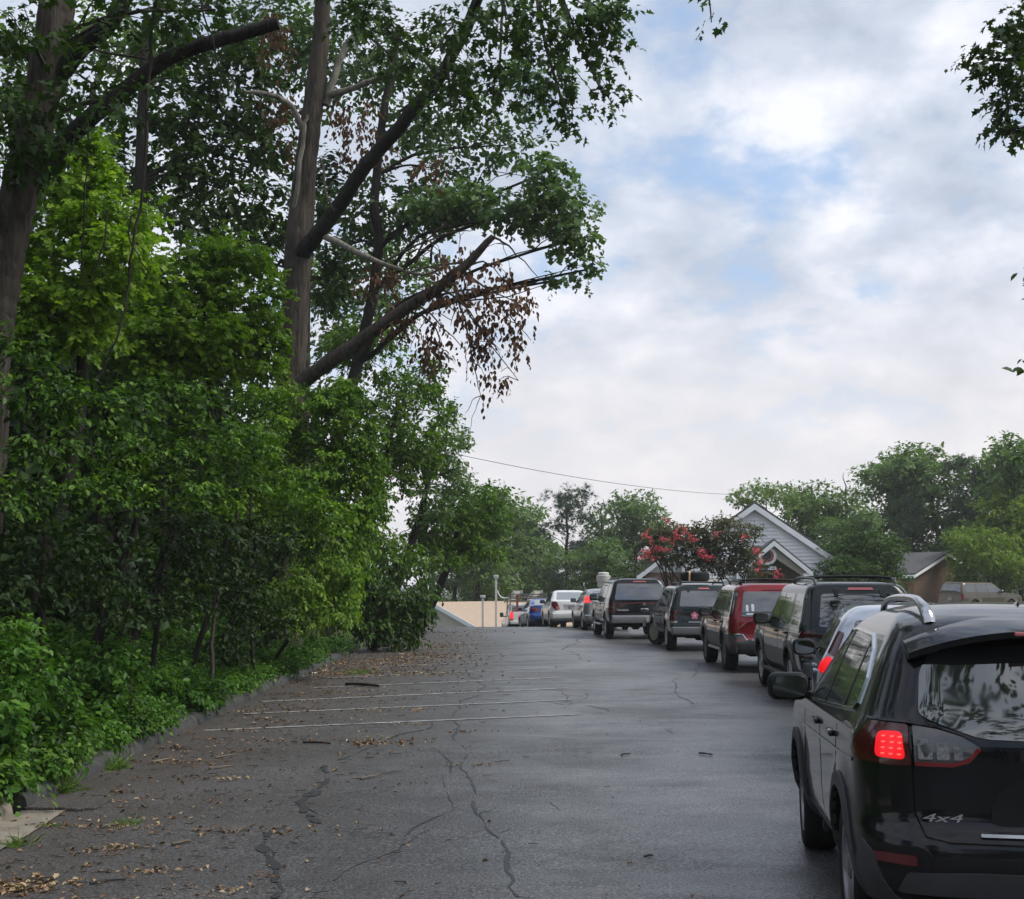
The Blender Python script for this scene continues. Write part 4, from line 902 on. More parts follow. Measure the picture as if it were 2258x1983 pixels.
# ------------------------------------------------------------------ vehicles
GLASS = None
def glass_mat(name, col=(0.010, 0.012, 0.013), rough=0.02, spec=0.5):
    m, t, b = mat_new(name)
    b.inputs['Base Color'].default_value = (*col, 1); b.inputs['Specular IOR Level'].default_value = spec
    n = noise(t, 5, 4, .6); r = ramp(t, n.outputs['Fac'], [(.35, g3(rough)), (.75, g3(rough + .05))]); t.links.new(r.outputs[0], b.inputs['Roughness'])
    b.inputs['IOR'].default_value = 2.5
    return m
GLASS = glass_mat('tinted_glass'); GLASS_F = glass_mat('front_glass', (0.018, 0.024, 0.022)); GLASS_M = plain('mirror_glass', (0.35, 0.37, 0.38), .06, metal=1.0)
GLASS_P = glass_mat('pale_glass', (0.20, 0.22, 0.22), .05)
TRIMB = plain('black_trim', (0.010, 0.010, 0.011), .42, spec=.22)
TRIMG = plain('grey_cladding', (0.055, 0.055, 0.058), .6, spec=.3)
SEAM = plain('panel_gap', (0.004, 0.004, 0.004), .8, spec=.1)
CHROME = plain('chrome', (0.62, 0.63, 0.65), .10, metal=1.0, var=.05)
ALLOY = plain('alloy', (0.34, 0.34, 0.35), .32, metal=.9)
ALLOY_D = plain('dull_alloy', (0.13, 0.13, 0.13), .5, metal=.6)
RUBBER = plain('tyre_rubber', (0.014, 0.014, 0.014), .85, spec=.25, var=.3, scale=20)
UNDER = plain('underbody', (0.012, 0.011, 0.010), .9, var=.5, spec=.15)
REDL = plain('red_lens', (0.16, 0.006, 0.008), .12, coat=.6)
REDP = plain('pale_red_lens', (0.42, 0.10, 0.10), .2, coat=.6)
REDD = plain('dark_red_lens', (0.055, 0.004, 0.005), .15, coat=.5)
CLEARL = plain('smoked_lens', (0.055, 0.055, 0.058), .15, coat=.8)
CLEARW = plain('clear_lens', (0.30, 0.29, 0.28), .18, coat=.6)
LIT = plain('lit_brake_lamp', (0.45, 0.006, 0.008), .3, emit=(1.0, 0.004, 0.014), estr=.40)
LITS = plain('lit_lamp_soft', (0.45, 0.03, 0.03), .25, emit=(1.0, 0.03, 0.03), estr=.55)
LED = plain('lit_diode', (0.8, 0.1, 0.08), .3, emit=(1.0, 0.08, 0.05), estr=.85)
PLATE = plain('licence_plate', (0.34, 0.34, 0.33), .45, var=.25, scale=25)
PLATE_R = plain('licence_plate_faded', (0.30, 0.16, 0.17), .5, var=.5, scale=30)
BADGE = plain('badge_silver', (0.55, 0.55, 0.56), .22, metal=.8)

class Body:
    """a lofted car shell; local axes: x right, y forward from the rear bumper, z up"""
    def __init__(s, levels, wheels, arch_r, flare=.0, zc=None, n=3):
        lv = np.array(levels, float)                     # z, yr, yf, w, rx, ry, bow
        tt = np.arange(len(lv)); t2 = np.linspace(0, len(lv) - 1, (len(lv) - 1) * n + 1)
        P = np.stack([pchip(tt, lv[:, i])(t2) for i in range(7)], -1)
        rings = []
        for z, yr, yf, w, rx, ry, bow in P:
            rx, ry = min(rx, w * .98), min(ry, (yf - yr) * .45); h = []
            for x in np.linspace(0, w - rx, 6)[:-1]: h.append((-x, yr + bow * (x / w) ** 2))
            yb = yr + bow * ((w - rx) / w) ** 2
            for a in np.linspace(0, pi / 2, 9): h.append((-(w - rx) - rx * sin(a) ** .9, yb + ry * (1 - cos(a) ** .9)))
            y0, y1 = yb + ry, yf - ry * .9
            for q in np.linspace(0, 1, 40)[1:-1]: h.append((-w + .035 * w * (2 * q - 1) ** 4 * 0, y0 + (y1 - y0) * q))
            for a in np.linspace(pi / 2, 0, 8): h.append((-(w - rx) - rx * sin(a), y1 + ry * .9 * (1 - (1 - cos(a)))))
            for x in np.linspace(w - rx, 0, 4)[1:]: h.append((-x, yf))
            full = h + [(-x, y) for x, y in h[-2:0:-1]]
            rings.append([(x, y, z) for x, y in full])
        V = np.array(rings); m = V.shape[1]
        for yw in wheels:                               # wheel-arch swell
            rho = np.hypot(V[..., 1] - yw, V[..., 2] - arch_r[1]); f = flare * np.exp(-((rho - arch_r[0]) / .10) ** 2)
            side = np.abs(V[..., 0]) > P[:, 3][:, None] * .9
            V[..., 0] += np.where(side, np.sign(V[..., 0]) * f, 0)
        V = V.reshape(-1, 3); L_ = len(P)
        F = [(i * m + k, i * m + (k + 1) % m, (i + 1) * m + (k + 1) % m, (i + 1) * m + k) for i in range(L_ - 1) for k in range(m)]
        vb = len(V); V = np.vstack([V, [[0, P[0, 1:3].mean(), P[0, 0]], [0, P[-1, 1:3].mean(), P[-1, 0]]]])
        for k in range(m): F.append(((k + 1) % m, k, vb)); F.append(((L_ - 1) * m + k, (L_ - 1) * m + (k + 1) % m, vb + 1))
        s.V, s.F = V.tolist(), [tuple(f) for f in F]
        s.bvh = BVHTree.FromPolygons([Vector(v) for v in s.V], s.F)
        s.wheels, s.arch = wheels, arch_r
    def make(s, name, mat, parent, cut_r, w, depth=.30, sharp=38):
        me = bpy.data.meshes.new(name); me.from_pydata(s.V, [], s.F); me.update()
        bm = bmesh.new(); bm.from_mesh(me); bmesh.ops.recalc_face_normals(bm, faces=bm.faces[:]); bm.to_mesh(me); bm.free()
        me.materials.append(mat)
        o = link(name, me, None, parent)
        g = Geo()
        for yw in s.wheels:
            for sg in (-1, 1):
                x0, x1 = sorted((sg * (w + .3), sg * (w - depth)))
                g.lathe([(cut_r, x0), (cut_r, x1)], (0, yw, s.arch[1]), 'x', 28)
                g.box(x0, x1, yw - cut_r * .999, yw + cut_r * .999, -.3, s.arch[1] - .02)
        cm = g.mesh('cutter')
        bmc = bmesh.new(); bmc.from_mesh(cm); bmesh.ops.recalc_face_normals(bmc, faces=bmc.faces[:]); bmc.to_mesh(cm); bmc.free()
        cm.materials.append(UNDER)
        co = bpy.data.objects.new('cutter', cm); C.objects.link(co); co.parent = parent
        md = o.modifiers.new('b', 'BOOLEAN'); md.operation = 'DIFFERENCE'; md.object = co; md.solver = 'EXACT'; md.use_self = True
        md.material_mode = 'TRANSFER'
        dg = bpy.context.evaluated_depsgraph_get()
        nm = bpy.data.meshes.new_from_object(o.evaluated_get(dg)); nm.name = name
        o.modifiers.clear(); o.data = nm; bpy.data.objects.remove(co)
        shade(nm, sharp)
        return o
    def patch(s, name, poly, u, v, d, mat, parent, off=.005, thick=.02, cell=.07, smooth=True, mirror=False, round_=0.0, far=3.0):
        """a panel of the given outline laid on the shell: outline in the (u, v) plane, projected along d"""
        u, v, d = Vector(u), Vector(v), Vector(d).normalized()
        bm = bmesh.new()
        P = poly
        if round_:
            Q = []; n = len(P)
            for i in range(n):
                p0, p1, p2 = Vector(P[i - 1]), Vector(P[i]), Vector(P[(i + 1) % n])
                r = min(round_, (p0 - p1).length * .45, (p2 - p1).length * .45)
                a, b = p1 + (p0 - p1).normalized() * r, p1 + (p2 - p1).normalized() * r
                for k in range(5):
                    t = k / 4; Q.append(tuple((1 - t) ** 2 * a + 2 * t * (1 - t) * p1 + t * t * b))
            P = Q
        f = bm.faces.new([bm.verts.new((a, b, 0)) for a, b in P])
        xs = [p[0] for p in P]; ys = [p[1] for p in P]
        for ax, lo, hi in ((0, min(xs), max(xs)), (1, min(ys), max(ys))):
            k = max(1, int(math.ceil((hi - lo) / cell)))
            for i in range(1, k):
                c = lo + (hi - lo) * i / k
                bmesh.ops.bisect_plane(bm, geom=bm.verts[:] + bm.edges[:] + bm.faces[:], plane_co=(c, 0, 0) if ax == 0 else (0, c, 0), plane_no=(1, 0, 0) if ax == 0 else (0, 1, 0))
        hits = {}
        for vt in bm.verts:
            o = u * vt.co.x + v * vt.co.y - d * far + s.centre(d, u, v)
            h, n, _i, _d = s.bvh.ray_cast(o, d)
            hits[vt] = (h, n) if h is not None else None
        good = [k for k, q in hits.items() if q]
        if not good: bm.free(); return None
        for k, q in list(hits.items()):
            if not q:
                g = min(good, key=lambda e: (e.co - k.co).length); h, n = hits[g]
                o = u * k.co.x + v * k.co.y; base = u * g.co.x + v * g.co.y
                hits[k] = (h + (o - base), n)
        for k, (h, n) in hits.items():
            if n.dot(d) > 0: n = -n
            nn = (n - d * .8).normalized()
            k.co = h + nn * off
        bmesh.ops.recalc_face_normals(bm, faces=bm.faces[:])
        if sum((fc.normal.dot(d) * fc.calc_area() for fc in bm.faces)) > 0: bmesh.ops.reverse_faces(bm, faces=bm.faces[:])
        edge = [e for e in bm.edges if e.is_boundary]
        r = bmesh.ops.extrude_edge_only(bm, edges=edge)
        for e in r['geom']:
            if isinstance(e, bmesh.types.BMVert): e.co += d * thick
        me = bpy.data.meshes.new(name); bm.to_mesh(me); bm.free()
        if mirror:
            pass
        shade(me, 40 if smooth else 1)
        return link(name, me, mat, parent)
    def centre(s, d, u, v): return Vector((0, 0, 0))
    def left(s, name, poly, mat, parent, **k):        # outline in (y, z)
        return s.patch(name, poly, (0, 1, 0), (0, 0, 1), (1, 0, 0), mat, parent, **k)
    def right(s, name, poly, mat, parent, **k):
        return s.patch(name, poly, (0, 1, 0), (0, 0, 1), (-1, 0, 0), mat, parent, **k)
    def both(s, name, poly, mat, parent, **k):
        return s.left(name, poly, mat, parent, **k), s.right(name, poly, mat, parent, **k)
    def rear(s, name, poly, mat, parent, **k):        # outline in (x, z)
        return s.patch(name, poly, (1, 0, 0), (0, 0, 1), (0, 1, 0), mat, parent, **k)
    def front(s, name, poly, mat, parent, **k):
        return s.patch(name, poly, (1, 0, 0), (0, 0, 1), (0, -1, 0), mat, parent, far=9, **k)
    def corner(s, name, poly, mat, parent, sg=-1, ang=45, cy_=0.0, **k):   # seen diagonally from the rear corner; outline a = along the diagonal
        a = R(ang); return s.patch(name, poly, (cos(a) * (1), sg * sin(a) * (1), 0), (0, 0, 1), (-sg * sin(a), cos(a), 0), mat, parent, **k)
    def rear_y(s, x, z):
        h, n, _i, _d = s.bvh.ray_cast(Vector((x, -3, z)), Vector((0, 1, 0))); return h.y if h else 0
    def side_x(s, y, z):
        h, n, _i, _d = s.bvh.ray_cast(Vector((-3, y, z)), Vector((1, 0, 0))); return h.x if h else 0
    def top_z(s, x, y):
        h, n, _i, _d = s.bvh.ray_cast(Vector((x, y, 4)), Vector((0, 0, -1))); return h.z if h else 0

def strip(pts, w):
    """thin closed outline along a polyline"""
    P = [Vector(p) for p in pts]; A, Bq = [], []
    for i, p in enumerate(P):
        d = (P[min(i + 1, len(P) - 1)] - P[max(i - 1, 0)]).normalized(); nn = Vector((-d.y, d.x)); A.append(tuple(p + nn * w / 2)); Bq.append(tuple(p - nn * w / 2))
    return A + Bq[::-1]
def arc(y, z, r1, r2, a0=-15, a1=195, n=16):
    o = [(y + r2 * cos(R(a0 + (a1 - a0) * k / n)), z + r2 * sin(R(a0 + (a1 - a0) * k / n))) for k in range(n + 1)]
    return o + [(y + r1 * cos(R(a1 - (a1 - a0) * k / n)), z + r1 * sin(R(a1 - (a1 - a0) * k / n))) for k in range(n + 1)]
def rail_box(name, pts, w, h, mat, parent, n=8):
    G = Geo(); q = bend(pts, 4); G.tube(q, [w / 2] * len(q), n); 
    o = link(name, G.mesh(name, 50), mat, parent); return o
WHEEL_M = {}
def wheel(parent, x, y, r, w, sg, style='five', rim=ALLOY, steer=0.0, rr=.66):
    key = (round(r, 3), round(w, 3), style, rim.name, rr)
    if key not in WHEEL_M:
        g = Geo(); R1 = r * rr
        prof = [(R1 * .98, -w * .36), (R1 * 1.02, -w * .46), (r * .90, -w * .5), (r * .965, -w * .44), (r * .995, -w * .30), (r, -w * .12), (r * .985, -w * .06), (r * .985, -.01), (r, w * .04), (r, w * .12), (r * .995, w * .30), (r * .965, w * .44), (r * .90, w * .5), (R1 * 1.02, w * .46), (R1 * .98, w * .36)]
        g.lathe(prof, axis='x', n=36); ty = g.mesh('tyre', 30); ty.materials.append(RUBBER)
        g = Geo()
        g.lathe([(R1 * 1.0, -w * .40), (R1 * 1.0, -w * .47), (R1 * .93, -w * .46), (R1 * .90, -w * .10), (.05, -w * .08)], axis='x', n=32)
        ns = {'five': 5, 'six': 6, 'seven': 7, 'ten': 10}[style]
        for k in range(ns):
            a = 2 * pi * k / ns; d1 = Vector((0, cos(a), sin(a))); t1 = Vector((0, -sin(a), cos(a)))
            sw = R1 * (1.5 / ns)
            p0, p1 = d1 * R1 * .16, d1 * R1 * .95
            X0, X1, XB = Vector((-w * .40, 0, 0)), Vector((-w * .45, 0, 0)), Vector((-w * .22, 0, 0))
            V = [p0 + X0 + t1 * sw * .7, p0 + X0 - t1 * sw * .7, p1 + X1 - t1 * sw * .45, p1 + X1 + t1 * sw * .45, p0 + XB + t1 * sw * .8, p0 + XB - t1 * sw * .8, p1 + XB - t1 * sw * .6, p1 + XB + t1 * sw * .6]
            g.add(V, [(0, 1, 2, 3), (0, 4, 5, 1), (1, 5, 6, 2), (2, 6, 7, 3), (3, 7, 4, 0)])
        g.lathe([(R1 * .24, -w * .25), (R1 * .24, -w * .43), (R1 * .16, -w * .47), (0.004, -w * .48)], axis='x', n=14)
        rm = g.mesh('rim', 35); rm.materials.append(rim)
        WHEEL_M[key] = (ty, rm)
    ty, rm = WHEEL_M[key]
    root = empty('wheel', (x, y, r), (0, 0, (0 if sg < 0 else pi) + steer)); root.parent = parent
    for n_, me in (('tyre', ty), ('rim', rm)):
        o = bpy.data.objects.new(n_, me); C.objects.link(o); o.parent = root
    return root
def rounded(name, size, loc, mat, parent, bev=.3, rot=(0, 0, 0), taper=None):
    bm = bmesh.new(); bmesh.ops.create_cube(bm, size=1.0)
    for v in bm.verts:
        v.co = Vector((v.co.x * size[0], v.co.y * size[1], v.co.z * size[2]))
        if taper: v.co.x *= (taper if v.co.z > 0 else 1); 
    bmesh.ops.bevel(bm, geom=bm.edges[:], offset=min(size) * bev, segments=4, affect='EDGES', profile=.5, clamp_overlap=True)
    me = bpy.data.meshes.new(name); bm.to_mesh(me); bm.free(); shade(me, 50)
    o = link(name, me, mat, parent); o.location = loc; o.rotation_euler = rot; return o
def mirror(parent, B, y, z, w=.26, h=.17, mat=None, body=None, reach=.24, sides=(-1, 1)):
    for sg in sides:
        x0 = abs(B.side_x(y, z - .02)); m = empty('mirror', (sg * (x0 + reach * .55), y, z)); m.parent = parent
        rounded('housing', (w, .14, h), (0, 0, 0), mat or TRIMB, m, .42, (0, 0, sg * -.12))
        g = Geo(); n = 16; pts = []
        for k in range(n):
            a = 2 * pi * k / n; ex = .62
            pts.append((w * .43 * math.copysign(abs(cos(a)) ** ex, cos(a)), -.073, h * .40 * math.copysign(abs(sin(a)) ** ex, sin(a))))
        g.add(pts + [(p[0], -.05, p[2]) for p in pts], [tuple(range(n)), tuple(range(2 * n - 1, n - 1, -1))] + [(k, n + k, n + (k + 1) % n, (k + 1) % n) for k in range(n)])
        gl = link('mirror_glass', g.mesh('mirror_glass'), GLASS_M, m); gl.rotation_euler = (0, 0, sg * -.12)
        a = Geo(); a.beam((-sg * w * .3, .02, -h * .28), (-sg * (reach * .75), .05, -h * .40), .07, .05); a.obj('arm', mat or TRIMB, m, bevel=.012, smooth=40)
def car_root(name, label, cat, X, Y, head, group, zr=None, zf=None, yr=.95, wb=2.7, roll=0.0):
    h = R(head); d = Vector((sin(h), cos(h), 0))
    pr, pf = Vector((X, Y, 0)) + d * yr, Vector((X, Y, 0)) + d * (yr + wb)
    zr = float(gz(pr.x, pr.y)) if zr is None else zr; zf = float(gz(pf.x, pf.y)) if zf is None else zf
    pit = math.atan2(zf - zr, wb)
    o = empty(name, (X, Y, zr - math.tan(pit) * yr)); o.rotation_mode = 'ZXY' if False else 'XYZ'
    M = Matrix.Rotation(-h, 4, 'Z') @ Matrix.Rotation(pit, 4, 'X') @ Matrix.Rotation(roll, 4, 'Y')
    o.rotation_euler = M.to_euler()
    tag(o, label, cat, group); return o
def underbody(root, L, w, z=.30, yr=.95, wb=2.7, r=.36, exhaust=True):
    g = Geo()
    g.box(-w * .55, w * .55, .35, L - .4, z - .03, z + .22)
    g.box(-w * .78, w * .78, yr + r + .12, yr + wb - r - .12, z - .04, z + .1)
    g.tube([(-w * .8, yr, r), (w * .8, yr, r)], .05, 8); g.lathe([(.05, -.15), (.13, -.08), (.13, .08), (.05, .15)], (0, yr, r), 'x', 10)
    g.tube([(-w * .8, yr + wb, r), (w * .8, yr + wb, r)], .04, 8)
    g.tube([(.35, .25, z + .02), (.35, .9, z - .02), (.2, 1.6, z - .02), (.15, 3, z)], .035, 8)
    g.lathe([(.06, .35), (.10, .38), (.10, .82), (.06, .85)], (.38, 0, z + .01), 'y', 10)
    g.box(-.42, -.10, .45, .95, z - .06, z + .15)
    g.obj('underbody', UNDER, root, smooth=30)
    if exhaust:
        g = Geo(); g.tube([(.42, .0, z + .0), (.42, .45, z + .02)], .032, 12, cap=False); g.obj('exhaust_pipe', ALLOY_D, root, smooth=40)
def suv_levels(L, w, H, belt, hood, wsb, wst, z0=.30, rake=.30, rear_r=.14, roof_w=.74, zb=.55, step=.05):
    """rear-upright wagon shape: bumper, tailgate, glass, roof; bonnet and windscreen ahead"""
    rx, ry = rear_r, rear_r * 1.2
    return [(z0, .22, L - .35, w - .13, rx, ry, .03), (z0 + .10, .06, L - .08, w - .05, rx, ry, .04), (zb - .05, .0, L, w - .015, rx, ry, .05), (zb + .05, .0, L, w, rx, ry, .05), (zb + .09, step, L - .01, w, rx, ry, .04),
            (belt - .25, step + .02, L - .05, w + .005, rx, ry, .04), (hood - .10, step + .03, L - .14, w - .005, rx, ry, .04), (hood - .03, step + .035, L - .35, w - .01, rx, ry, .04), (hood, step + .04, wsb + .55, w - .018, rx, ry, .04),
            (belt + .02, step + .05, wsb, w - .03, rx, ry, .04), (belt + (H - belt) * .35, step + .05 + rake * .25, wsb + (wst - wsb) * .45, w - .03 - (w * (1 - roof_w) - .03) * .35, rx, ry, .04),
            (belt + (H - belt) * .72, step + .05 + rake * .60, wsb + (wst - wsb) * .82, w - .03 - (w * (1 - roof_w) - .03) * .72, rx * 1.1, ry * 1.1, .05),
            (H - .09, step + .05 + rake * .82, wst, w * (roof_w + .02), rx * 1.3, ry * 1.3, .06), (H - .045, step + .05 + rake * .92, wst - .12, w * (roof_w - .05), rx * 1.5, ry * 1.4, .06), (H - .02, step + .09 + rake, wst - .25, w * (roof_w - .13), rx * 1.5, ry * 1.5, .06),
            (H - .004, step + .30 + rake, wst - .5, w * (roof_w - .32), .2, .2, .04), (H, step + .8 + rake, wst - .9, w * .15, .05, .1, .0)]
def side_windows(B, root, belt, ztop, wsb, wst, pil, glass_f=None, glass_r=None, q=True, lean=.10, zb=.035, frame=True):
    """front, rear and quarter glass on both sides; pil = (B pillar, C pillar, quarter start, quarter end)"""
    yb, yc, yq, ye = pil; z0, z1 = belt + zb, ztop
    fr = [(wsb - .42, z0), (yb + .03, z0), (yb + .03 - lean * .2, z1), (wst - .18, z1), ((wsb + wst) / 2 - .28, (z0 + z1) / 2 + .04)]
    rr = [(yb - .04, z0), (yc + .04, z0), (yc + .04 + lean * .3, z1), (yb - .04 - lean * .2, z1)]
    qq = [(yq, z0), (ye, z0), (ye + lean, z1 - .01), (yq + lean * .3, z1)]
    for f in (B.left, B.right):
        f('door_window', fr, glass_f or GLASS_F, root, off=.004, thick=.012, round_=.04)
        f('door_window', rr, glass_r or GLASS, root, off=.004, thick=.012, round_=.04)
        if q: f('quarter_window', qq, glass_r or GLASS, root, off=.004, thick=.012, round_=.06)
    return fr, rr, qq
def seams(B, root, belt, wsb, pil, zlow=.42, sides=('left', 'right')):
    yb, yc, yq, ye = pil
    for nm in sides:
        f = getattr(B, nm)
        for pts in ([(wsb - .02, belt), (wsb + .0, .75), (wsb - .08, zlow)], [(yb, belt), (yb, zlow)], [(yc, belt), (yc, .80), (yc + .18, .62)]):
            f('door_gap', strip(pts, .010), SEAM, root, off=.0025, thick=.006, cell=.12)
def handles(B, root, ys, z, mat, sides=(-1, 1)):
    for y in ys:
        for sg in sides:
            x = abs(B.side_x(y, z)); h = rounded('door_handle', (.035, .20, .035), (sg * (x + .012), y, z), mat, root, .4)
def rear_plate(B, root, z, mat, x=0.0, w=.305, h=.155, y=None):
    y = B.rear_y(x, z) if y is None else y
    g = Geo(); g.box(x - w / 2, x + w / 2, y - .018, y - .004, z - h / 2, z + h / 2); g.obj('licence_plate', mat, root, bevel=.004)
def add_text(name, txt, size, loc, rot, mat, parent, ext=.004, shear=0.0, sx=1.0, align='CENTER'):
    cu = bpy.data.curves.new(name, 'FONT'); cu.body = txt; cu.size = size; cu.extrude = ext; cu.shear = shear; cu.align_x = align; cu.align_y = 'CENTER'
    to = bpy.data.objects.new(name, cu); C.objects.link(to)
    dg = bpy.context.evaluated_depsgraph_get(); me = bpy.data.meshes.new_from_object(to.evaluated_get(dg)); me.name = name
    bpy.data.objects.remove(to)
    for v in me.vertices: v.co.x *= sx
    me.materials.clear()
    o = link(name, me, mat, parent); o.location = loc; o.rotation_euler = rot; return o
QUEUE = 'vehicles queued up along the lot'
# ---- 1: the black crossover in front
BLACK = paint('black_paint', (0.006, 0.006, 0.008), .2, .3)
c1 = car_root('crossover', 'glossy black crossover close in front with its left brake lamp lit', 'car', 2.50, 5.86, 7.6, QUEUE, zr=-.06, zf=-.125, yr=.93, wb=2.71)
W = .93
B1 = Body([(.26, .30, 4.25, .76, .35, .30, .05), (.34, .10, 4.48, .86, .42, .34, .08), (.46, .02, 4.58, .905, .42, .36, .10), (.56, .0, 4.62, .92, .42, .38, .10), (.64, .015, 4.62, .925, .40, .38, .10), (.72, .07, 4.60, .925, .38, .38, .10),
           (.90, .075, 4.55, .928, .36, .40, .10), (1.00, .075, 4.40, .925, .36, .42, .10), (1.07, .085, 4.05, .915, .34, .44, .10), (1.12, .11, 3.50, .895, .33, .44, .09), (1.18, .16, 3.28, .865, .32, .42, .09),
           (1.32, .265, 2.98, .805, .28, .38, .09), (1.44, .345, 2.70, .755, .25, .34, .10), (1.52, .40, 2.52, .715, .24, .32, .10), (1.575, .45, 2.42, .685, .26, .32, .10), (1.625, .56, 2.30, .645, .30, .34, .10), (1.665, .76, 2.16, .58, .32, .36, .10), (1.70, 1.05, 2.0, .45, .3, .3, .06), (1.715, 1.4, 1.75, .12, .05, .1, 0)],
          (.93, 3.64), (.42, .37), flare=.028)
B1.make('body', BLACK, c1, .405, W, .34)
for f in (B1.left, B1.right):                             # side glass: belt rises to the rear, arched roof line
    f('door_window', [(3.02, 1.135), (2.12, 1.15), (2.06, 1.535), (2.28, 1.52), (2.58, 1.41)], GLASS_F, c1, off=.004, thick=.012, round_=.04)
    f('door_window', [(2.05, 1.145), (1.25, 1.17), (1.20, 1.50), (1.99, 1.53)], GLASS, c1, off=.004, thick=.012, round_=.04)
    f('quarter_window', [(1.18, 1.175), (.80, 1.20), (.83, 1.33), (1.00, 1.44), (1.14, 1.495)], GLASS, c1, off=.004, thick=.012, round_=.06)
    f('window_trim', strip([(3.05, 1.09), (2.1, 1.118), (1.2, 1.148), (.80, 1.168), (.755, 1.20), (.775, 1.32), (.95, 1.46), (1.2, 1.535), (2.0, 1.562), (2.3, 1.545), (2.62, 1.42)], .013), CHROME, c1, off=.012, thick=.02, cell=.035)
    f('window_post', strip([(2.09, 1.13), (2.03, 1.535)], .06), TRIMB, c1, off=.006, thick=.01)
    f('window_post', strip([(1.215, 1.165), (1.165, 1.505)], .045), TRIMB, c1, off=.006, thick=.01)
    for yw in (.93, 3.64): f('arch_trim', arc(yw, .37, .405, .475, -22, 202), TRIMG, c1, off=.014, thick=.03, cell=.09)
    f('sill_trim', [(1.36, .30), (3.2, .30), (3.2, .42), (1.36, .42)], TRIMG, c1, off=.012, thick=.03, cell=.12)
    f('rear_side_trim', [(.20, .33), (.47, .33), (.47, .46), (.32, .62), (.20, .56)], TRIMG, c1, off=.008, thick=.02, round_=.03)
    for pts in ([(3.10, 1.09), (3.16, .75), (3.08, .43)], [(2.10, 1.10), (2.09, .43)], [(1.22, 1.14), (1.22, .86), (1.42, .62)]):
        f('door_gap', strip(pts, .008), SEAM, c1, off=.002, thick=.006, cell=.10)
    f('crease', strip([(3.3, .90), (2.2, .915), (1.2, .93), (.5, .95)], .016), BLACK, c1, off=.006, thick=.008, cell=.12)
handles(B1, c1, (2.26, 1.42), 1.0, BLACK)
mirror(c1, B1, 3.02, 1.165, .27, .185, TRIMB, reach=.30)
# tailgate
B1.rear('rear_window', [(-.655, 1.185), (-.60, 1.155), (-.40, 1.085), (0, 1.075), (.40, 1.085), (.60, 1.155), (.655, 1.185), (.62, 1.38), (.55, 1.48), (0, 1.51), (-.55, 1.48), (-.62, 1.38)], GLASS, c1, off=.006, thick=.015, round_=.04, cell=.06)
sp = Geo()                                             # roof spoiler over the glass
n = 18; V, F = [], []
for i in range(n + 1):
    x = -.665 + 1.33 * i / n; a = abs(x / .665) ** 2.4
    def ry_(zq): return B1.rear_y(x * .97, zq)
    yo = .265 + .11 * a; zt = 1.572 - .11 * a; zr_ = 1.635 - .13 * a
    yr_ = ry_(zr_) + .02
    V += [(x, yr_, zr_ + .012), (x, (yr_ + yo) / 2, (zr_ + zt) / 2 + .018), (x, yo, zt), (x, yo + .008, zt - .030), (x, ry_(zt - .045) + .02, zt - .045)]
F = [(5 * i + k, 5 * i + (k + 1) % 5, 5 * i + 5 + (k + 1) % 5, 5 * i + 5 + k) for i in range(n) for k in range(5)] + [(0, 4, 3, 2, 1), tuple(5 * n + k for k in range(5))]
sp.add(V, F); sp.obj('spoiler', BLACK, c1, smooth=50)
g = Geo(); g.box(-.20, .20, .253, .28, 1.546, 1.566); g.obj('high_brake_lamp', REDP, c1, bevel=.006)
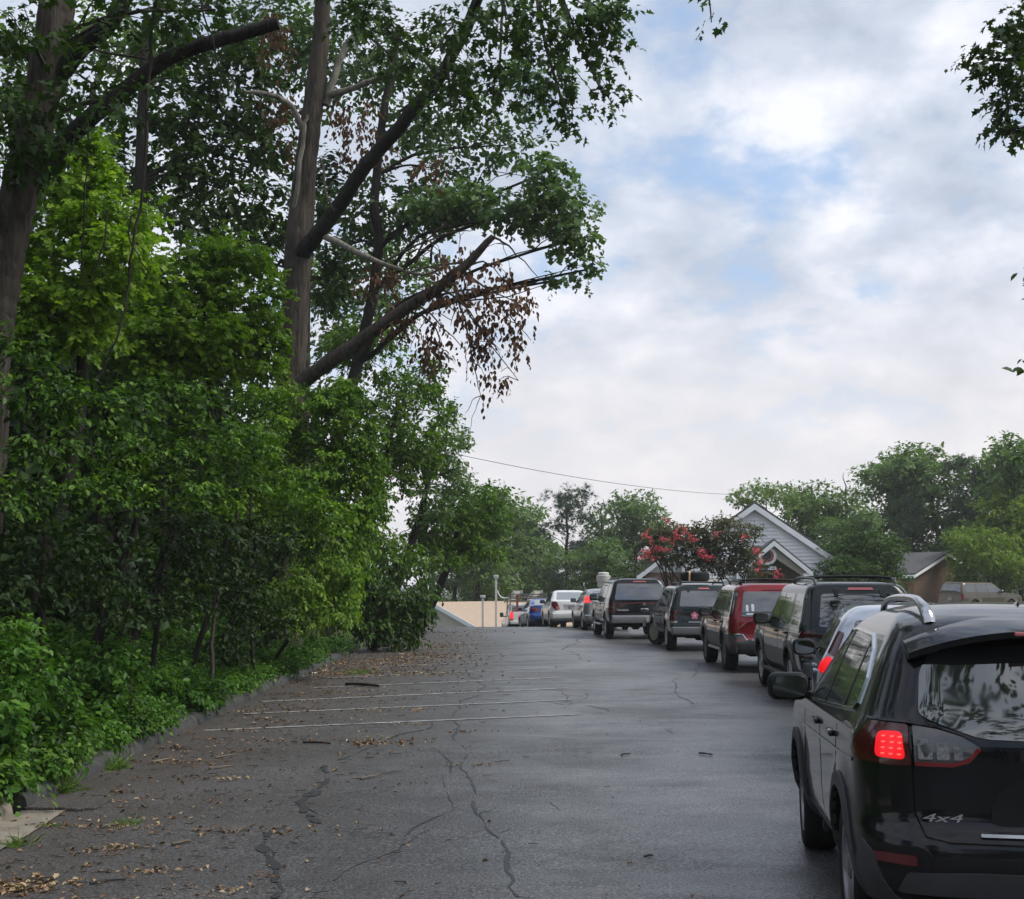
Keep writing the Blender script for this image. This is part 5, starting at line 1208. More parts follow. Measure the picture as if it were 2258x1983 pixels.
for sg in (-1, 1):                                     # lamps: lit outer part wraps the corner, smoked part on the tailgate
    ang = 30; a = R(ang)
    T = (lambda P: [(-x * cos(a) - y * sin(a), z) for x, y, z in P]) if sg < 0 else (lambda P: [(x * cos(a) + y * sin(a), z) for x, y, z in P])
    RY = lambda x, z: B1.rear_y(x, z)
    B1.corner('tail_lamp_housing', T([(.917, .56, .985), (.915, .46, 1.045), (.885, .30, 1.145), (.70, RY(.70, 1.14), 1.138), (.70, RY(.70, .965), .960), (.82, RY(.82, .965), .960), (.905, .36, .968)]), REDD, c1, sg, ang, off=.012, thick=.03, cell=.04, round_=.02)
    lamp = B1.corner('brake_lamp', T([(.845, RY(.845, .99), .992), (.825, RY(.825, 1.1), 1.103), (.733, RY(.733, 1.1), 1.106), (.724, RY(.724, .98), .986)]), LIT if sg < 0 else REDL, c1, sg, ang, off=.018, thick=.02, cell=.04, round_=.03)
    if sg < 0:
        for r_ in range(4):
            for c_ in range(3):
                x = -.812 + c_ * .032 + r_ * .003; z = 1.008 + r_ * .025
                h, nn, _i, _d = B1.bvh.ray_cast(Vector((x, RY(x, z), z)) - Vector((sin(a), cos(a), 0)), Vector((sin(a), cos(a), 0)))
                if h and nn.dot(Vector((sin(a), cos(a), 0))) > 0: nn = -nn
                if h: rounded('diode', (.017, .012, .008), tuple(h + (nn - Vector((sin(a), cos(a), 0)) * .8).normalized() * .022), LED, c1, .4, (0, 0, -.5))
    q = lambda P: [(sg * x, z) for x, z in P]
    B1.rear('reversing_lamp', q([(.692, .964), (.692, 1.136), (.58, 1.120), (.48, 1.092), (.405, 1.048), (.46, .982), (.53, .964)]), CLEARL, c1, off=.014, thick=.03, round_=.015, cell=.05)
    B1.rear('lamp_lower_edge', q(strip([(.69, .972), (.53, .970), (.465, .988), (.415, 1.042)], .018)), REDL, c1, off=.019, thick=.02, cell=.05)
    for x, w_ in ((.645, .06), (.570, .055), (.505, .04)): B1.rear('lamp_chamber', q([(x - w_ / 2, .992), (x + w_ / 2, .992), (x + w_ / 2, 1.092 - (.69 - x) * .2), (x - w_ / 2, 1.092 - (.69 - x) * .2)]), plain('lamp_reflector', (.20, .20, .21), .25, metal=.5, var=.5, scale=60), c1, off=.017, thick=.012, cell=.1, round_=.01)
    B1.rear('lamp_top_edge', q(strip([(.85, 1.152), (.70, 1.147), (.58, 1.130), (.48, 1.101), (.41, 1.058)], .010)), BLACK, c1, off=.018, thick=.02, cell=.05)
    B1.corner('reflector_surround', T([(.87, RY(.87, .51), .505), (.66, RY(.66, .51), .50), (.63, RY(.63, .6), .58), (.69, RY(.69, .62), .615), (.88, RY(.88, .62), .605)]), TRIMB, c1, sg, ang, off=.006, thick=.02, round_=.03)
    B1.corner('bumper_reflector', T([(.86, RY(.86, .54), .535), (.70, RY(.70, .54), .53), (.705, RY(.705, .58), .575), (.865, RY(.865, .58), .575)]), plain('reflector_red', (.10, .008, .010), .2, coat=.5), c1, sg, ang, off=.016, thick=.02, round_=.012)
B1.rear('lamp_bridge', [(-.30, .985), (.30, .985), (.33, 1.04), (-.33, 1.04)], BLACK, c1, off=.016, thick=.02)
for pts in ([(-.695, 1.16), (-.70, .93), (-.70, .76), (-.66, .655), (-.56, .635)], [(.695, 1.16), (.70, .93), (.70, .76), (.66, .655), (.56, .635)], [(-.56, .635), (0, .632), (.56, .635)]):
    B1.rear('tailgate_gap', strip(pts, .007), SEAM, c1, off=.003, thick=.006, cell=.08)
B1.rear('plate_recess', [(-.38, .71), (.38, .71), (.36, .84), (.24, .93), (-.24, .93), (-.36, .84)], TRIMB, c1, off=.004, thick=.01, round_=.05)
rear_plate(B1, c1, .79, PLATE, y=B1.rear_y(0, .79))
B1.rear('tailgate_handle_trim', strip([(-.43, .667), (.43, .667)], .012), CHROME, c1, off=.014, thick=.02, round_=.01)
B1.rear('bumper_band', [(-.78, .40), (.78, .40), (.74, .50), (.45, .512), (-.45, .512), (-.74, .50)], TRIMG, c1, off=.010, thick=.03, cell=.08, round_=.02)
B1.rear('bumper_lower', [(-.70, .28), (.70, .28), (.80, .392), (-.80, .392)], TRIMB, c1, off=.006, thick=.03, cell=.08)
for k in range(1):
    h, nn, _i, _d = B1.bvh.ray_cast(Vector((-.59, -3, .735)), Vector((0, 1, 0)))
    add_text('drive_badge', '4x4', .052, (-.59, h.y - .006, .735), (pi / 2, 0, -.075), BADGE, c1, .004, .25, 2.25)
B1.rear('wiper', strip([(-.05, 1.10), (.42, 1.135)], .018), TRIMB, c1, off=.028, thick=.012)
for sg in (-1, 1):
    zt = lambda y: B1.top_z(sg * .52, y)
    G_ = Geo(); q = bend([(sg * .525, .60, zt(.62) - .02), (sg * .53, .63, zt(.66) + .025), (sg * .535, .76, zt(.76) + .054), (sg * .535, .98, zt(.98) + .058), (sg * .535, 1.6, zt(1.6) + .055), (sg * .525, 2.05, zt(2.0) + .045), (sg * .515, 2.22, zt(2.15) - .02)], 5)
    G_.tube(q, lerpr([.036, .033, .024, .020, .018, .018, .025], len(q)), 12); link('roof_rail', G_.mesh('roof_rail', 60), plain('satin_silver', (.50, .50, .51), .22, metal=.85), c1)
g = Geo(); yb = 1.02; g.add([(-.025, yb, 1.655), (.025, yb, 1.655), (.018, yb + .16, 1.66), (-.018, yb + .16, 1.66), (0, yb + .0, 1.72), (0, yb + .07, 1.71)], [(0, 1, 4), (1, 2, 5, 4), (2, 3, 5), (3, 0, 4, 5)]); g.obj('antenna', BLACK, c1, smooth=60)
for yw in (.93, 3.64):
    for sg in (-1, 1): wheel(c1, sg * (.92 - .115), yw, .36, .235, sg, 'five', ALLOY, 0.0 if yw < 2 else -.03)
underbody(c1, 4.6, W, .30, .93, 2.71, .36, exhaust=False)

# ---- 2: pale crossover ahead of it
PALE = paint('pale_blue_silver', (0.46, 0.50, 0.58), .35, .35)
c2 = car_root('crossover', 'pale silver-blue crossover half hidden ahead of the black one, red lamp lit', 'car', 3.67, 12.05, 12, QUEUE, yr=.90, wb=2.62)
L2, w2, H2, be2 = 4.45, .885, 1.60, 1.02
B2 = Body(suv_levels(L2, w2, H2, be2, .98, 3.25, 2.45, z0=.26, rake=.40, rear_r=.24, roof_w=.65, zb=.50), (.90, 3.52), (.40, .345), flare=.015)
B2.make('body', PALE, c2, .385, w2)
p2 = (1.92, 1.08, .98, .48); side_windows(B2, c2, be2, 1.46, 3.25, 2.45, p2); seams(B2, c2, be2, 3.25, p2, .38)
handles(B2, c2, (2.06, 1.22), .93, PALE); mirror(c2, B2, 2.86, 1.07, .25, .18, TRIMB, reach=.24)
B2.rear('rear_window', [(-.58, 1.08), (.58, 1.08), (.52, 1.46), (-.52, 1.46)], GLASS, c2, off=.005, round_=.05)
for sg in (-1, 1):
    a = R(40); T = lambda P: [(sg * (x * cos(a) + y * sin(a)) * (1) if sg > 0 else -(x * cos(a)) - y * sin(a), z) for x, y, z in P]
    B2.corner('tail_lamp', T([(.80, .18, .97), (.86, .34, 1.00), (.83, .34, 1.08), (.79, .24, 1.13), (.70, .12, 1.06)]), LIT if sg < 0 else REDL, c2, sg, 40, off=.014, thick=.03, cell=.06, round_=.03)
    B2.corner('pillar_lamp', T([(.72, .20, 1.13), (.78, .34, 1.16), (.70, .40, 1.36), (.66, .30, 1.34)]), REDD, c2, sg, 40, off=.012, thick=.03, cell=.06, round_=.02)
rear_plate(B2, c2, .80, PLATE)
for yw in (.90, 3.52):
    for sg in (-1, 1): wheel(c2, sg * (.885 - .11), yw, .34, .22, sg, 'five', ALLOY)
underbody(c2, L2, w2, .27, .90, 2.62, .34)

# ---- shared pieces of the body-on-frame SUVs
def suv(name, label, X, Y, head, pnt, clad, L, w, H, belt, hood, wsb, wst, pil, yr, wb, wr, ztop, rake=.30, z0=.34, zb=.58, roof_w=.76, rear_r=.13, flare=.02, arch=.43, rim=ALLOY, style='five', steer=0.0, bumper=None, gf=None, gr=None, rr=.64):
    c = car_root(name, label, 'car', X, Y, head, QUEUE, yr=yr, wb=wb)
    Bd = Body(suv_levels(L, w, H, belt, hood, wsb, wst, z0, rake, rear_r, roof_w, zb), (yr, yr + wb), (arch, wr + .03), flare=flare)
    Bd.make('body', pnt, c, arch - .015, w)
    side_windows(Bd, c, belt, ztop, wsb, wst, pil, gf, gr); seams(Bd, c, belt, wsb, pil, z0 + .12)
    for yw in (yr, yr + wb):
        for sg in (-1, 1): wheel(c, sg * (w - .125), yw, wr, .25, sg, style, rim, steer if yw > yr else 0.0, rr)
    underbody(c, L, w, z0, yr, wb, wr)
    return c, Bd

# ---- 3: dark SUV with pale side moulding (behind the pale crossover)
DARK = paint('dark_green_black', (0.009, 0.013, 0.014), .3, .3)
c3, B3 = suv('suv', 'dark green-black SUV with roof rack just left of the pale crossover', 5.02, 18.9, 2.2, DARK, None, 4.81, .90, 1.775, 1.10, 1.06, 3.50, 2.72, (2.08, 1.20, 1.05, .28), 1.05, 2.89, .37, 1.60, z0=.36, zb=.60)
B3.rear('rear_window', [(-.62, 1.13), (.62, 1.13), (.54, 1.60), (-.54, 1.60)], GLASS, c3, off=.006, round_=.05)
B3.rear('tailgate_gap', strip([(-.66, 1.66), (-.74, 1.08), (-.72, .72), (.72, .72), (.74, 1.08), (.66, 1.66)], .008), SEAM, c3, off=.003, thick=.006)
B3.rear('tailgate_gap', strip([(-.74, 1.06), (.74, 1.06)], .008), SEAM, c3, off=.003, thick=.006)
B3.rear('tailgate_trim', [(-.62, .86), (.62, .86), (.58, .98), (-.58, .98)], TRIMB, c3, off=.008, round_=.02)
B3.rear('high_brake_lamp', [(-.16, 1.655), (.22, 1.655), (.20, 1.69), (-.14, 1.69)], REDP, c3, off=.012)
for sg in (-1, 1):
    q = lambda P: [(sg * x, z) for x, z in P]
    B3.rear('tail_lamp', q([(.66, .70), (.885, .70), (.885, 1.02), (.85, 1.07), (.68, 1.07)]), REDD, c3, off=.014, thick=.05, round_=.02)
    B3.rear('reversing_lamp', q([(.70, .73), (.86, .73), (.86, .80), (.70, .80)]), CLEARW, c3, off=.019, thick=.02)
    (B3.left if sg < 0 else B3.right)('tail_lamp', [(.02, .70), (.20, .72), (.16, 1.02), (.05, 1.06)], REDD, c3, off=.012, round_=.02)
    B3.rear('glass_hinge', q([(.30, 1.56), (.36, 1.56), (.36, 1.66), (.30, 1.66)]), TRIMB, c3, off=.022, thick=.02, round_=.01)
    f = B3.left if sg < 0 else B3.right
    f('door_moulding', [(1.62, .50), (3.38, .50), (3.38, .74), (1.58, .74)], plain('pewter', (0.085, 0.085, 0.08), .45, metal=.2), c3, off=.010, thick=.02, round_=.02)
    for yw in (1.05, 3.94): f('arch_trim', arc(yw, .40, .415, .505, -18, 198), plain('pewter', (0.085, 0.085, 0.08), .45, metal=.2), c3, off=.020, thick=.04, cell=.09)
    g = Geo(); g.beam((sg * .90, 1.62, .36), (sg * .90, 3.36, .36), .13, .045); g.obj('running_board', TRIMG, c3, bevel=.015)
    g = Geo(); g.beam((sg * .885, 2.92, 1.585), (sg * .84, 1.95, 1.60), .03, .035); 
    zt = lambda y: B3.top_z(sg * .57, y)
    rail_box('roof_rail', [(sg * .58, .52, zt(.52) - .01), (sg * .585, .62, zt(.62) + .06), (sg * .59, 1.2, zt(1.2) + .075), (sg * .585, 2.0, zt(2.0) + .07), (sg * .575, 2.35, zt(2.3) + .0)], .042, .04, ALLOY_D, c3)
for y in (.75, 1.75):
    rail_box('roof_crossbar', [(-.585, y, 1.83), (-.3, y, 1.85), (.3, y, 1.85), (.585, y, 1.83)], .04, .03, TRIMB, c3)
rounded('bumper', (1.74, .16, .22), (0, .03, .52), TRIMG, c3, .2); g = Geo(); g.box(-.66, .66, -.052, .02, .615, .635); g.obj('bumper_step', TRIMB, c3)
rear_plate(B3, c3, .80, PLATE_R); mirror(c3, B3, 3.12, 1.17, .25, .19, TRIMB, reach=.26); handles(B3, c3, (2.24, 1.36), 1.0, TRIMB)

# ---- 4: red SUV with grey lower body
RED = paint('red_paint', (0.20, 0.010, 0.014), .35, .35); GREYC = plain('grey_lower_cladding', (0.075, 0.078, 0.080), .45, spec=.4, var=.15)
c4, B4 = suv('suv', 'red SUV with grey lower cladding in the middle of the queue', 5.12, 25.75, .4, RED, None, 4.61, .875, 1.74, 1.06, 1.02, 3.30, 2.50, (1.98, 1.12, .98, .24), .95, 2.69, .365, 1.565, rake=.26, z0=.36, zb=.58, rear_r=.20, style='ten', rim=ALLOY_D)
B4.rear('rear_window', [(-.64, 1.09), (.64, 1.09), (.56, 1.575), (-.56, 1.575)], GLASS, c4, off=.006, round_=.04)
B4.rear('tailgate_gap', strip([(-.70, 1.62), (-.78, 1.06), (-.72, .60), (.72, .60), (.78, 1.06), (.70, 1.62)], .008), SEAM, c4, off=.003, thick=.006)
for sg in (-1, 1):
    q = lambda P: [(sg * x, z) for x, z in P]; f = B4.left if sg < 0 else B4.right
    B4.rear('lower_cladding', q([(.0, .36), (.80, .36), (.87, .44), (.87, .74), (.62, .74), (.55, .64), (.0, .62)]), GREYC, c4, off=.010, thick=.02)
    B4.rear('chrome_line', q(strip([(.0, .632), (.56, .645), (.63, .75), (.86, .752)], .022)), CHROME, c4, off=.014, thick=.015)
    f('lower_cladding', [(.05, .40), (.50, .40), (.50, .55), (.60, .74), (.05, .74)], GREYC, c4, off=.010, thick=.02)
    f('lower_cladding', [(1.40, .40), (3.18, .40), (3.18, .74), (1.36, .74)], GREYC, c4, off=.010, thick=.02)
    f('lower_cladding', [(4.08, .42), (4.50, .42), (4.50, .70), (4.00, .72)], GREYC, c4, off=.010, thick=.02)
    for a_, b_ in ((.06, .58), (1.36, 3.2), (4.0, 4.5)): f('chrome_line', strip([(a_, .75), (b_, .75)], .022), CHROME, c4, off=.014, thick=.015)
    for yw in (.95, 3.64): f('arch_trim', arc(yw, .395, .415, .475, 0, 180), GREYC, c4, off=.014, thick=.04, cell=.09)
    B4.rear('tail_lamp', q([(.72, .80), (.865, .80), (.86, 1.04), (.72, 1.04)]), REDL, c4, off=.012, thick=.05, round_=.02)
    f('tail_lamp', [(.04, .80), (.22, .80), (.18, 1.04), (.07, 1.04)], REDL, c4, off=.010, round_=.02)
    zt = lambda y: B4.top_z(sg * .54, y)
    rail_box('roof_rail', [(sg * .56, .60, zt(.60) - .01), (sg * .56, .68, zt(.68) + .045), (sg * .56, 1.2, zt(1.2) + .055), (sg * .55, 1.95, zt(1.9) + .05), (sg * .545, 2.15, zt(2.12) + .0)], .036, .04, TRIMB, c4)
    rounded('rail_foot', (.06, .14, .07), (sg * .56, .66, zt(.66) + .025), TRIMB, c4, .3)
for y in (.85, 1.7): rail_box('roof_crossbar', [(-.56, y, 1.79), (0, y, 1.815), (.56, y, 1.79)], .045, .03, TRIMB, c4)
B4.rear('high_brake_lamp', [(-.20, 1.60), (.20, 1.60), (.18, 1.63), (-.18, 1.63)], REDL, c4, off=.012)
STK = plain('white_decal', (.6, .62, .62), .5)
for x, z, w_, h_ in ((-.52, 1.25, .05, .13), (-.41, 1.26, .055, .14), (-.47, 1.14, .14, .03), (.22, 1.22, .09, .05)):
    B4.rear('window_sticker', [(x - w_ / 2, z - h_ / 2), (x + w_ / 2, z - h_ / 2), (x + w_ / 2, z + h_ / 2), (x - w_ / 2, z + h_ / 2)], STK, c4, off=.009, thick=.003, round_=.02)
rear_plate(B4, c4, .80, PLATE); mirror(c4, B4, 2.95, 1.13, .24, .18, TRIMB, reach=.24); handles(B4, c4, (2.14, 1.28), .96, TRIMB)
for sg in (-1, 1): g = Geo(); g.beam((sg * .86, 1.5, .40), (sg * .86, 3.1, .40), .05, .05); g.obj('sill_trim', ALLOY, c4, bevel=.012)

# ---- 5: dark SUV with the spare tyre on its roof
DKG = paint('dark_green_paint', (0.010, 0.018, 0.018), .3, .3)
c5, B5 = suv('suv', 'dark green SUV carrying a spare tyre strapped on its roof', 4.93, 33.8, -.8, DKG, None, 4.79, .885, 1.70, 1.08, 1.04, 3.45, 2.66, (2.05, 1.18, 1.04, .24), 1.0, 2.83, .37, 1.54, z0=.38, zb=.62, steer=.42, rim=plain('cream_alloy', (.42, .41, .36), .35, metal=.5), style='five')
B5.rear('rear_window', [(-.64, 1.14), (.64, 1.14), (.56, 1.54), (-.56, 1.54)], GLASS, c5, off=.006, round_=.05)
for sg in (-1, 1):
    q = lambda P: [(sg * x, z) for x, z in P]; f = B5.left if sg < 0 else B5.right
    B5.rear('tail_lamp', q([(.70, .78), (.87, .78), (.865, 1.05), (.70, 1.05)]), REDD, c5, off=.012, thick=.05, round_=.02)
    B5.rear('reversing_lamp', q([(.71, .72), (.865, .72), (.865, .775), (.71, .775)]), CLEARW, c5, off=.012, thick=.03)
    f('tail_lamp', [(.04, .78), (.18, .78), (.16, 1.05), (.07, 1.05)], REDD, c5, off=.010, round_=.02)
    B5.rear('glass_hinge', q([(.36, 1.51), (.41, 1.51), (.41, 1.59), (.36, 1.59)]), TRIMB, c5, off=.022, thick=.02, round_=.01)
    zt = lambda y: B5.top_z(sg * .55, y)
    rail_box('roof_rail', [(sg * .56, .50, zt(.50) - .01), (sg * .565, .60, zt(.6) + .05), (sg * .565, 1.2, zt(1.2) + .06), (sg * .56, 2.0, zt(2.0) + .055), (sg * .55, 2.25, zt(2.2) + .0)], .036, .04, TRIMB, c5)
for y in (.70, 1.55): rail_box('roof_crossbar', [(-.565, y, 1.75), (0, y, 1.765), (.565, y, 1.75)], .035, .03, TRIMB, c5)
B5.rear('high_brake_lamp', [(-.12, 1.58), (.17, 1.58), (.16, 1.615), (-.11, 1.615)], REDP, c5, off=.012)
B5.rear('tailgate_gap', strip([(-.66, 1.60), (-.76, 1.08), (-.70, .70), (.70, .70), (.76, 1.08), (.66, 1.60)], .008), SEAM, c5, off=.003, thick=.006)
FLW = plain('flower_decal', (.55, .16, .24), .5)
for k in range(5):
    a = 2 * pi * k / 5 + .3; cx_, cz_ = -.26 + .055 * cos(a), .91 + .055 * sin(a)
    B5.rear('flower_decal', [(cx_ + .042 * cos(2 * pi * j / 10), cz_ + .042 * sin(2 * pi * j / 10)) for j in range(10)], FLW, c5, off=.005 + k * .0006, thick=.003)
B5.rear('flower_decal', [(-.26 + .03 * cos(2 * pi * j / 10), .91 + .03 * sin(2 * pi * j / 10)) for j in range(10)], plain('decal_centre', (.75, .55, .6), .5), c5, off=.010, thick=.003)
B5.rear('badge', [(-.42, .735), (-.02, .735), (-.02, .760), (-.42, .760)], BADGE, c5, off=.008, thick=.005)
rounded('bumper', (1.72, .16, .20), (0, .03, .53), plain('silver_grey_bumper', (.16, .165, .17), .4, metal=.3), c5, .2)
rear_plate(B5, c5, .82, PLATE, x=.25); mirror(c5, B5, 3.08, 1.15, .23, .17, TRIMB, reach=.22, sides=(1,)); handles(B5, c5, (2.2, 1.34), .98, TRIMB)
tz = 1.785
M5 = c5.matrix_basis
sp_o = empty('spare_tyre', M5 @ Vector((-.08, 1.12, tz)), c5.rotation_euler); tag(sp_o, 'black spare tyre lying flat on the dark green SUV roof', 'tyre')
g = Geo(); g.lathe([(.22, .02), (.33, 0), (.375, .04), (.38, .12), (.375, .20), (.33, .24), (.22, .22)], axis='z', n=32); g.obj('tyre', RUBBER, sp_o, smooth=40)
g = Geo(); g.lathe([(.21, .03), (.21, .20), (.10, .12), (.01, .12)], axis='z', n=20); g.obj('rim', ALLOY_D, sp_o, smooth=40)
g = Geo(); q = bend([(-.20, -.375, -.03), (-.20, -.385, .12), (-.19, -.35, .246), (-.17, 0, .255), (-.16, .35, .246), (-.16, .385, .0)], 3)
V = []; F = []
for i, p in enumerate(q): V += [p + Vector((-.022, 0, 0)), p + Vector((.022, 0, 0))]
F = [(2 * i, 2 * i + 1, 2 * i + 3, 2 * i + 2) for i in range(len(q) - 1)]
g.add(V, F); g.obj('tie_strap', plain('orange_strap', (.62, .38, .24), .7), sp_o)
g = Geo(); g.tube(bend([(.42, -.40, -.03), (.46, -.43, .02), (.40, -.44, .05), (.48, -.42, .03), (.43, -.41, -.02)], 3), .02, 6); g.obj('strap_knot', plain('orange_strap', (.62, .38, .24), .7), sp_o)

# ---- 6: big black SUV
c6, B6 = suv('suv', 'big black SUV with silver bumper behind the silver car', 4.0, 41.1, -3.2, BLACK, None, 5.05, .985, 1.88, 1.20, 1.14, 3.70, 2.92, (2.20, 1.25, 1.10, .34), 1.12, 2.95, .39, 1.70, rake=.24, z0=.42, zb=.66, rear_r=.15, arch=.45, rr=.58)
B6.rear('rear_window', [(-.80, 1.22), (.80, 1.22), (.70, 1.72), (-.70, 1.72)], GLASS, c6, off=.006, round_=.06)
B6.rear('tailgate_gap', strip([(-.80, 1.16), (.80, 1.16)], .010), SEAM, c6, off=.003, thick=.006)
B6.rear('high_brake_lamp', [(-.20, 1.765), (.22, 1.765), (.20, 1.80), (-.18, 1.80)], REDP, c6, off=.012)
rounded('tailgate_handle', (.24, .04, .09), (.12, B6.rear_y(.12, .91) - .015, .91), CHROME, c6, .25)
B6.rear('badge', [(-.72, .885), (-.36, .885), (-.36, .915), (-.72, .915)], BADGE, c6, off=.008, thick=.005)
B6.rear('emblem', [(.12 + .03 * cos(2 * pi * j / 12), 1.09 + .03 * sin(2 * pi * j / 12)) for j in range(12)], BADGE, c6, off=.008, thick=.005)
rounded('bumper', (1.84, .20, .24), (0, .03, .62), plain('silver_bumper', (.30, .30, .31), .3, metal=.6), c6, .18)
g = Geo(); g.box(-.80, .80, -.03, .1, .742, .762); g.obj('bumper_step', TRIMB, c6)
g = Geo(); g.box(.05, .13, -.05, .10, .40, .52); g.obj('tow_hitch', ALLOY, c6, bevel=.008)
rear_plate(B6, c6, .63, PLATE, x=.30, y=-.075, w=.32, h=.16)
for sg in (-1, 1):
    q = lambda P: [(sg * x, z) for x, z in P]; f = B6.left if sg < 0 else B6.right
    B6.rear('tail_lamp', q([(.80, .80), (.965, .80), (.96, 1.14), (.80, 1.14)]), REDD, c6, off=.012, thick=.05, round_=.02)
    B6.rear('lamp_band', q([(.81, .97), (.962, .97), (.962, 1.0), (.81, 1.0)]), plain('amber_dark', (.12, .05, .02), .2), c6, off=.016, thick=.02)
    f('tail_lamp', [(.04, .80), (.14, .80), (.13, 1.14), (.07, 1.14)], REDD, c6, off=.010, round_=.02)
    zt = lambda y: B6.top_z(sg * .64, y)
    rail_box('roof_rail', [(sg * .64, .50, zt(.50) - .01), (sg * .64, .60, zt(.6) + .035), (sg * .64, 1.4, zt(1.4) + .04), (sg * .63, 2.3, zt(2.3) + .035), (sg * .625, 2.5, zt(2.45) + .0)], .04, .04, TRIMB, c6)
    g = Geo(); g.beam((sg * 1.0, 1.75, .42), (sg * 1.0, 3.55, .42), .16, .05); g.obj('running_board', ALLOY, c6, bevel=.015)
    f('side_moulding', strip([(1.7, .78), (3.5, .78)], .05), CHROME, c6, off=.012, thick=.015)
mirror(c6, B6, 3.34, 1.27, .24, .22, TRIMB, reach=.26); handles(B6, c6, (2.38, 1.42), 1.08, BLACK)
# ---- sedans and hatch
def sedan_levels(L, w, H, belt, deck, trunk_y, glass_t, hood, wsb, wst, z0=.22, rear_r=.30, roof_w=.70):
    rx, ry = rear_r, rear_r * .9
    return [(z0, .30, L - .35, w - .14, rx, ry, .05), (z0 + .08, .10, L - .10, w - .06, rx, ry, .07), (.42, .01, L, w - .015, rx, ry, .08), (.56, .0, L, w, rx, ry, .08), (.64, .05, L - .02, w, rx, ry, .08),
            (hood - .16, .07, L - .10, w, rx, ry, .07), (hood - .06, .08, L - .30, w - .01, rx, ry, .07), (hood, .085, L - .75, w - .02, rx, ry, .07), (belt, .095, wsb + .15, w - .035, rx, ry, .07), (deck - .03, .11, wsb + .02, w - .05, rx, ry, .06), (deck, .16, wsb - .03, w - .065, rx, ry, .06),
            (deck + .012, trunk_y, wsb - .06, w - .075, rx * .8, ry, .05), (deck + .07, trunk_y + (glass_t - trunk_y) * .20, wsb - .12, w - .10, rx * .7, ry, .05),
            (deck + (H - deck) * .55, trunk_y + (glass_t - trunk_y) * .58, wsb + (wst - wsb) * .60, w * (roof_w + .10), .16, .2, .05),
            (H - .08, glass_t - .06, wst + .02, w * (roof_w + .02), .18, .22, .05), (H - .035, glass_t + .05, wst - .12, w * (roof_w - .06), .2, .24, .05), (H - .01, glass_t + .22, wst - .3, w * (roof_w - .22), .2, .24, .04), (H, glass_t + .6, wst - .5, w * .2, .05, .1, 0)]
def sedan(name, label, X, Y, head, pnt, L, w, H, belt, deck, ty, gt, hood, wsb, wst, pil, yr, wb, wr, ztop, gr=None, rim=ALLOY, zr=None, zf=None, cat='car'):
    c = car_root(name, label, cat, X, Y, head, QUEUE, yr=yr, wb=wb, zr=zr, zf=zf)
    Bd = Body(sedan_levels(L, w, H, belt, deck, ty, gt, hood, wsb, wst), (yr, yr + wb), (wr + .05, wr + .015), flare=.012)
    Bd.make('body', pnt, c, wr + .035, w)
    yb, yc, yq, ye = pil; z0, z1 = belt + .03, ztop
    for f in (Bd.left, Bd.right):
        f('door_window', [(wsb - .38, z0), (yb + .03, z0 + .01), (yb + .02, z1), (wst - .05, z1 - .01)], GLASS_F, c, off=.004, thick=.012, round_=.03)
        f('door_window', [(yb - .03, z0 + .01), (yc, z0 + .03), (yc + .28, z1 - .03), (yb - .03, z1)], GLASS, c, off=.004, thick=.012, round_=.03)
    seams(Bd, c, belt, wsb, pil, .32)
    for yw in (yr, yr + wb):
        for sg in (-1, 1): wheel(c, sg * (w - .11), yw, wr, .205, sg, 'seven', rim)
    underbody(c, L, w, .24, yr, wb, wr); handles(Bd, c, (yb + .16, yc + .22), belt - .08, pnt)
    return c, Bd
SILV = paint('silver_paint', (0.34, 0.36, 0.36), .6, .35); WHITE = paint('white_paint', (0.66, 0.67, 0.66), .0, .4); BLUE = paint('blue_paint', (0.012, 0.050, 0.24), .4, .3)
# ---- 7: silver hatchback with high lamps
c7 = car_root('hatchback', 'silver-grey hatchback with a high red lamp, left of the big black SUV', 'car', 3.52, 48.6, -4.5, QUEUE, yr=.80, wb=2.6)
B7 = Body(suv_levels(4.3, .87, 1.53, .98, .94, 3.25, 2.30, z0=.24, rake=.55, rear_r=.28, roof_w=.68, zb=.48), (.80, 3.40), (.36, .33), flare=.012)
B7.make('body', SILV, c7, .35, .87)
p7 = (1.90, 1.05, .92, .45); side_windows(B7, c7, .98, 1.39, 3.25, 2.30, p7); seams(B7, c7, .98, 3.25, p7, .34)
B7.rear('rear_window', [(-.56, 1.10), (.56, 1.10), (.48, 1.42), (-.48, 1.42)], GLASS, c7, off=.005, round_=.05)
for sg in (-1, 1):
    B7.rear('tail_lamp', [(sg * x, z) for x, z in [(.60, 1.02), (.83, 1.0), (.76, 1.26), (.60, 1.22)]], LITS, c7, off=.012, thick=.06, round_=.03)
    (B7.left if sg < 0 else B7.right)('tail_lamp', [(.12, 1.02), (.36, 1.05), (.42, 1.24), (.25, 1.25)], REDL, c7, off=.010, round_=.03)
rear_plate(B7, c7, .78, PLATE); mirror(c7, B7, 2.78, 1.08, .22, .16, TRIMB, reach=.22); handles(B7, c7, (2.02, 1.18), .90, SILV)
B7.rear('bumper_line', strip([(-.8, .56), (.8, .56)], .02), CHROME, c7, off=.008, thick=.01)
for yw in (.80, 3.40):
    for sg in (-1, 1): wheel(c7, sg * .76, yw, .325, .205, sg, 'seven', ALLOY)
underbody(c7, 4.3, .87, .25, .80, 2.6, .325)
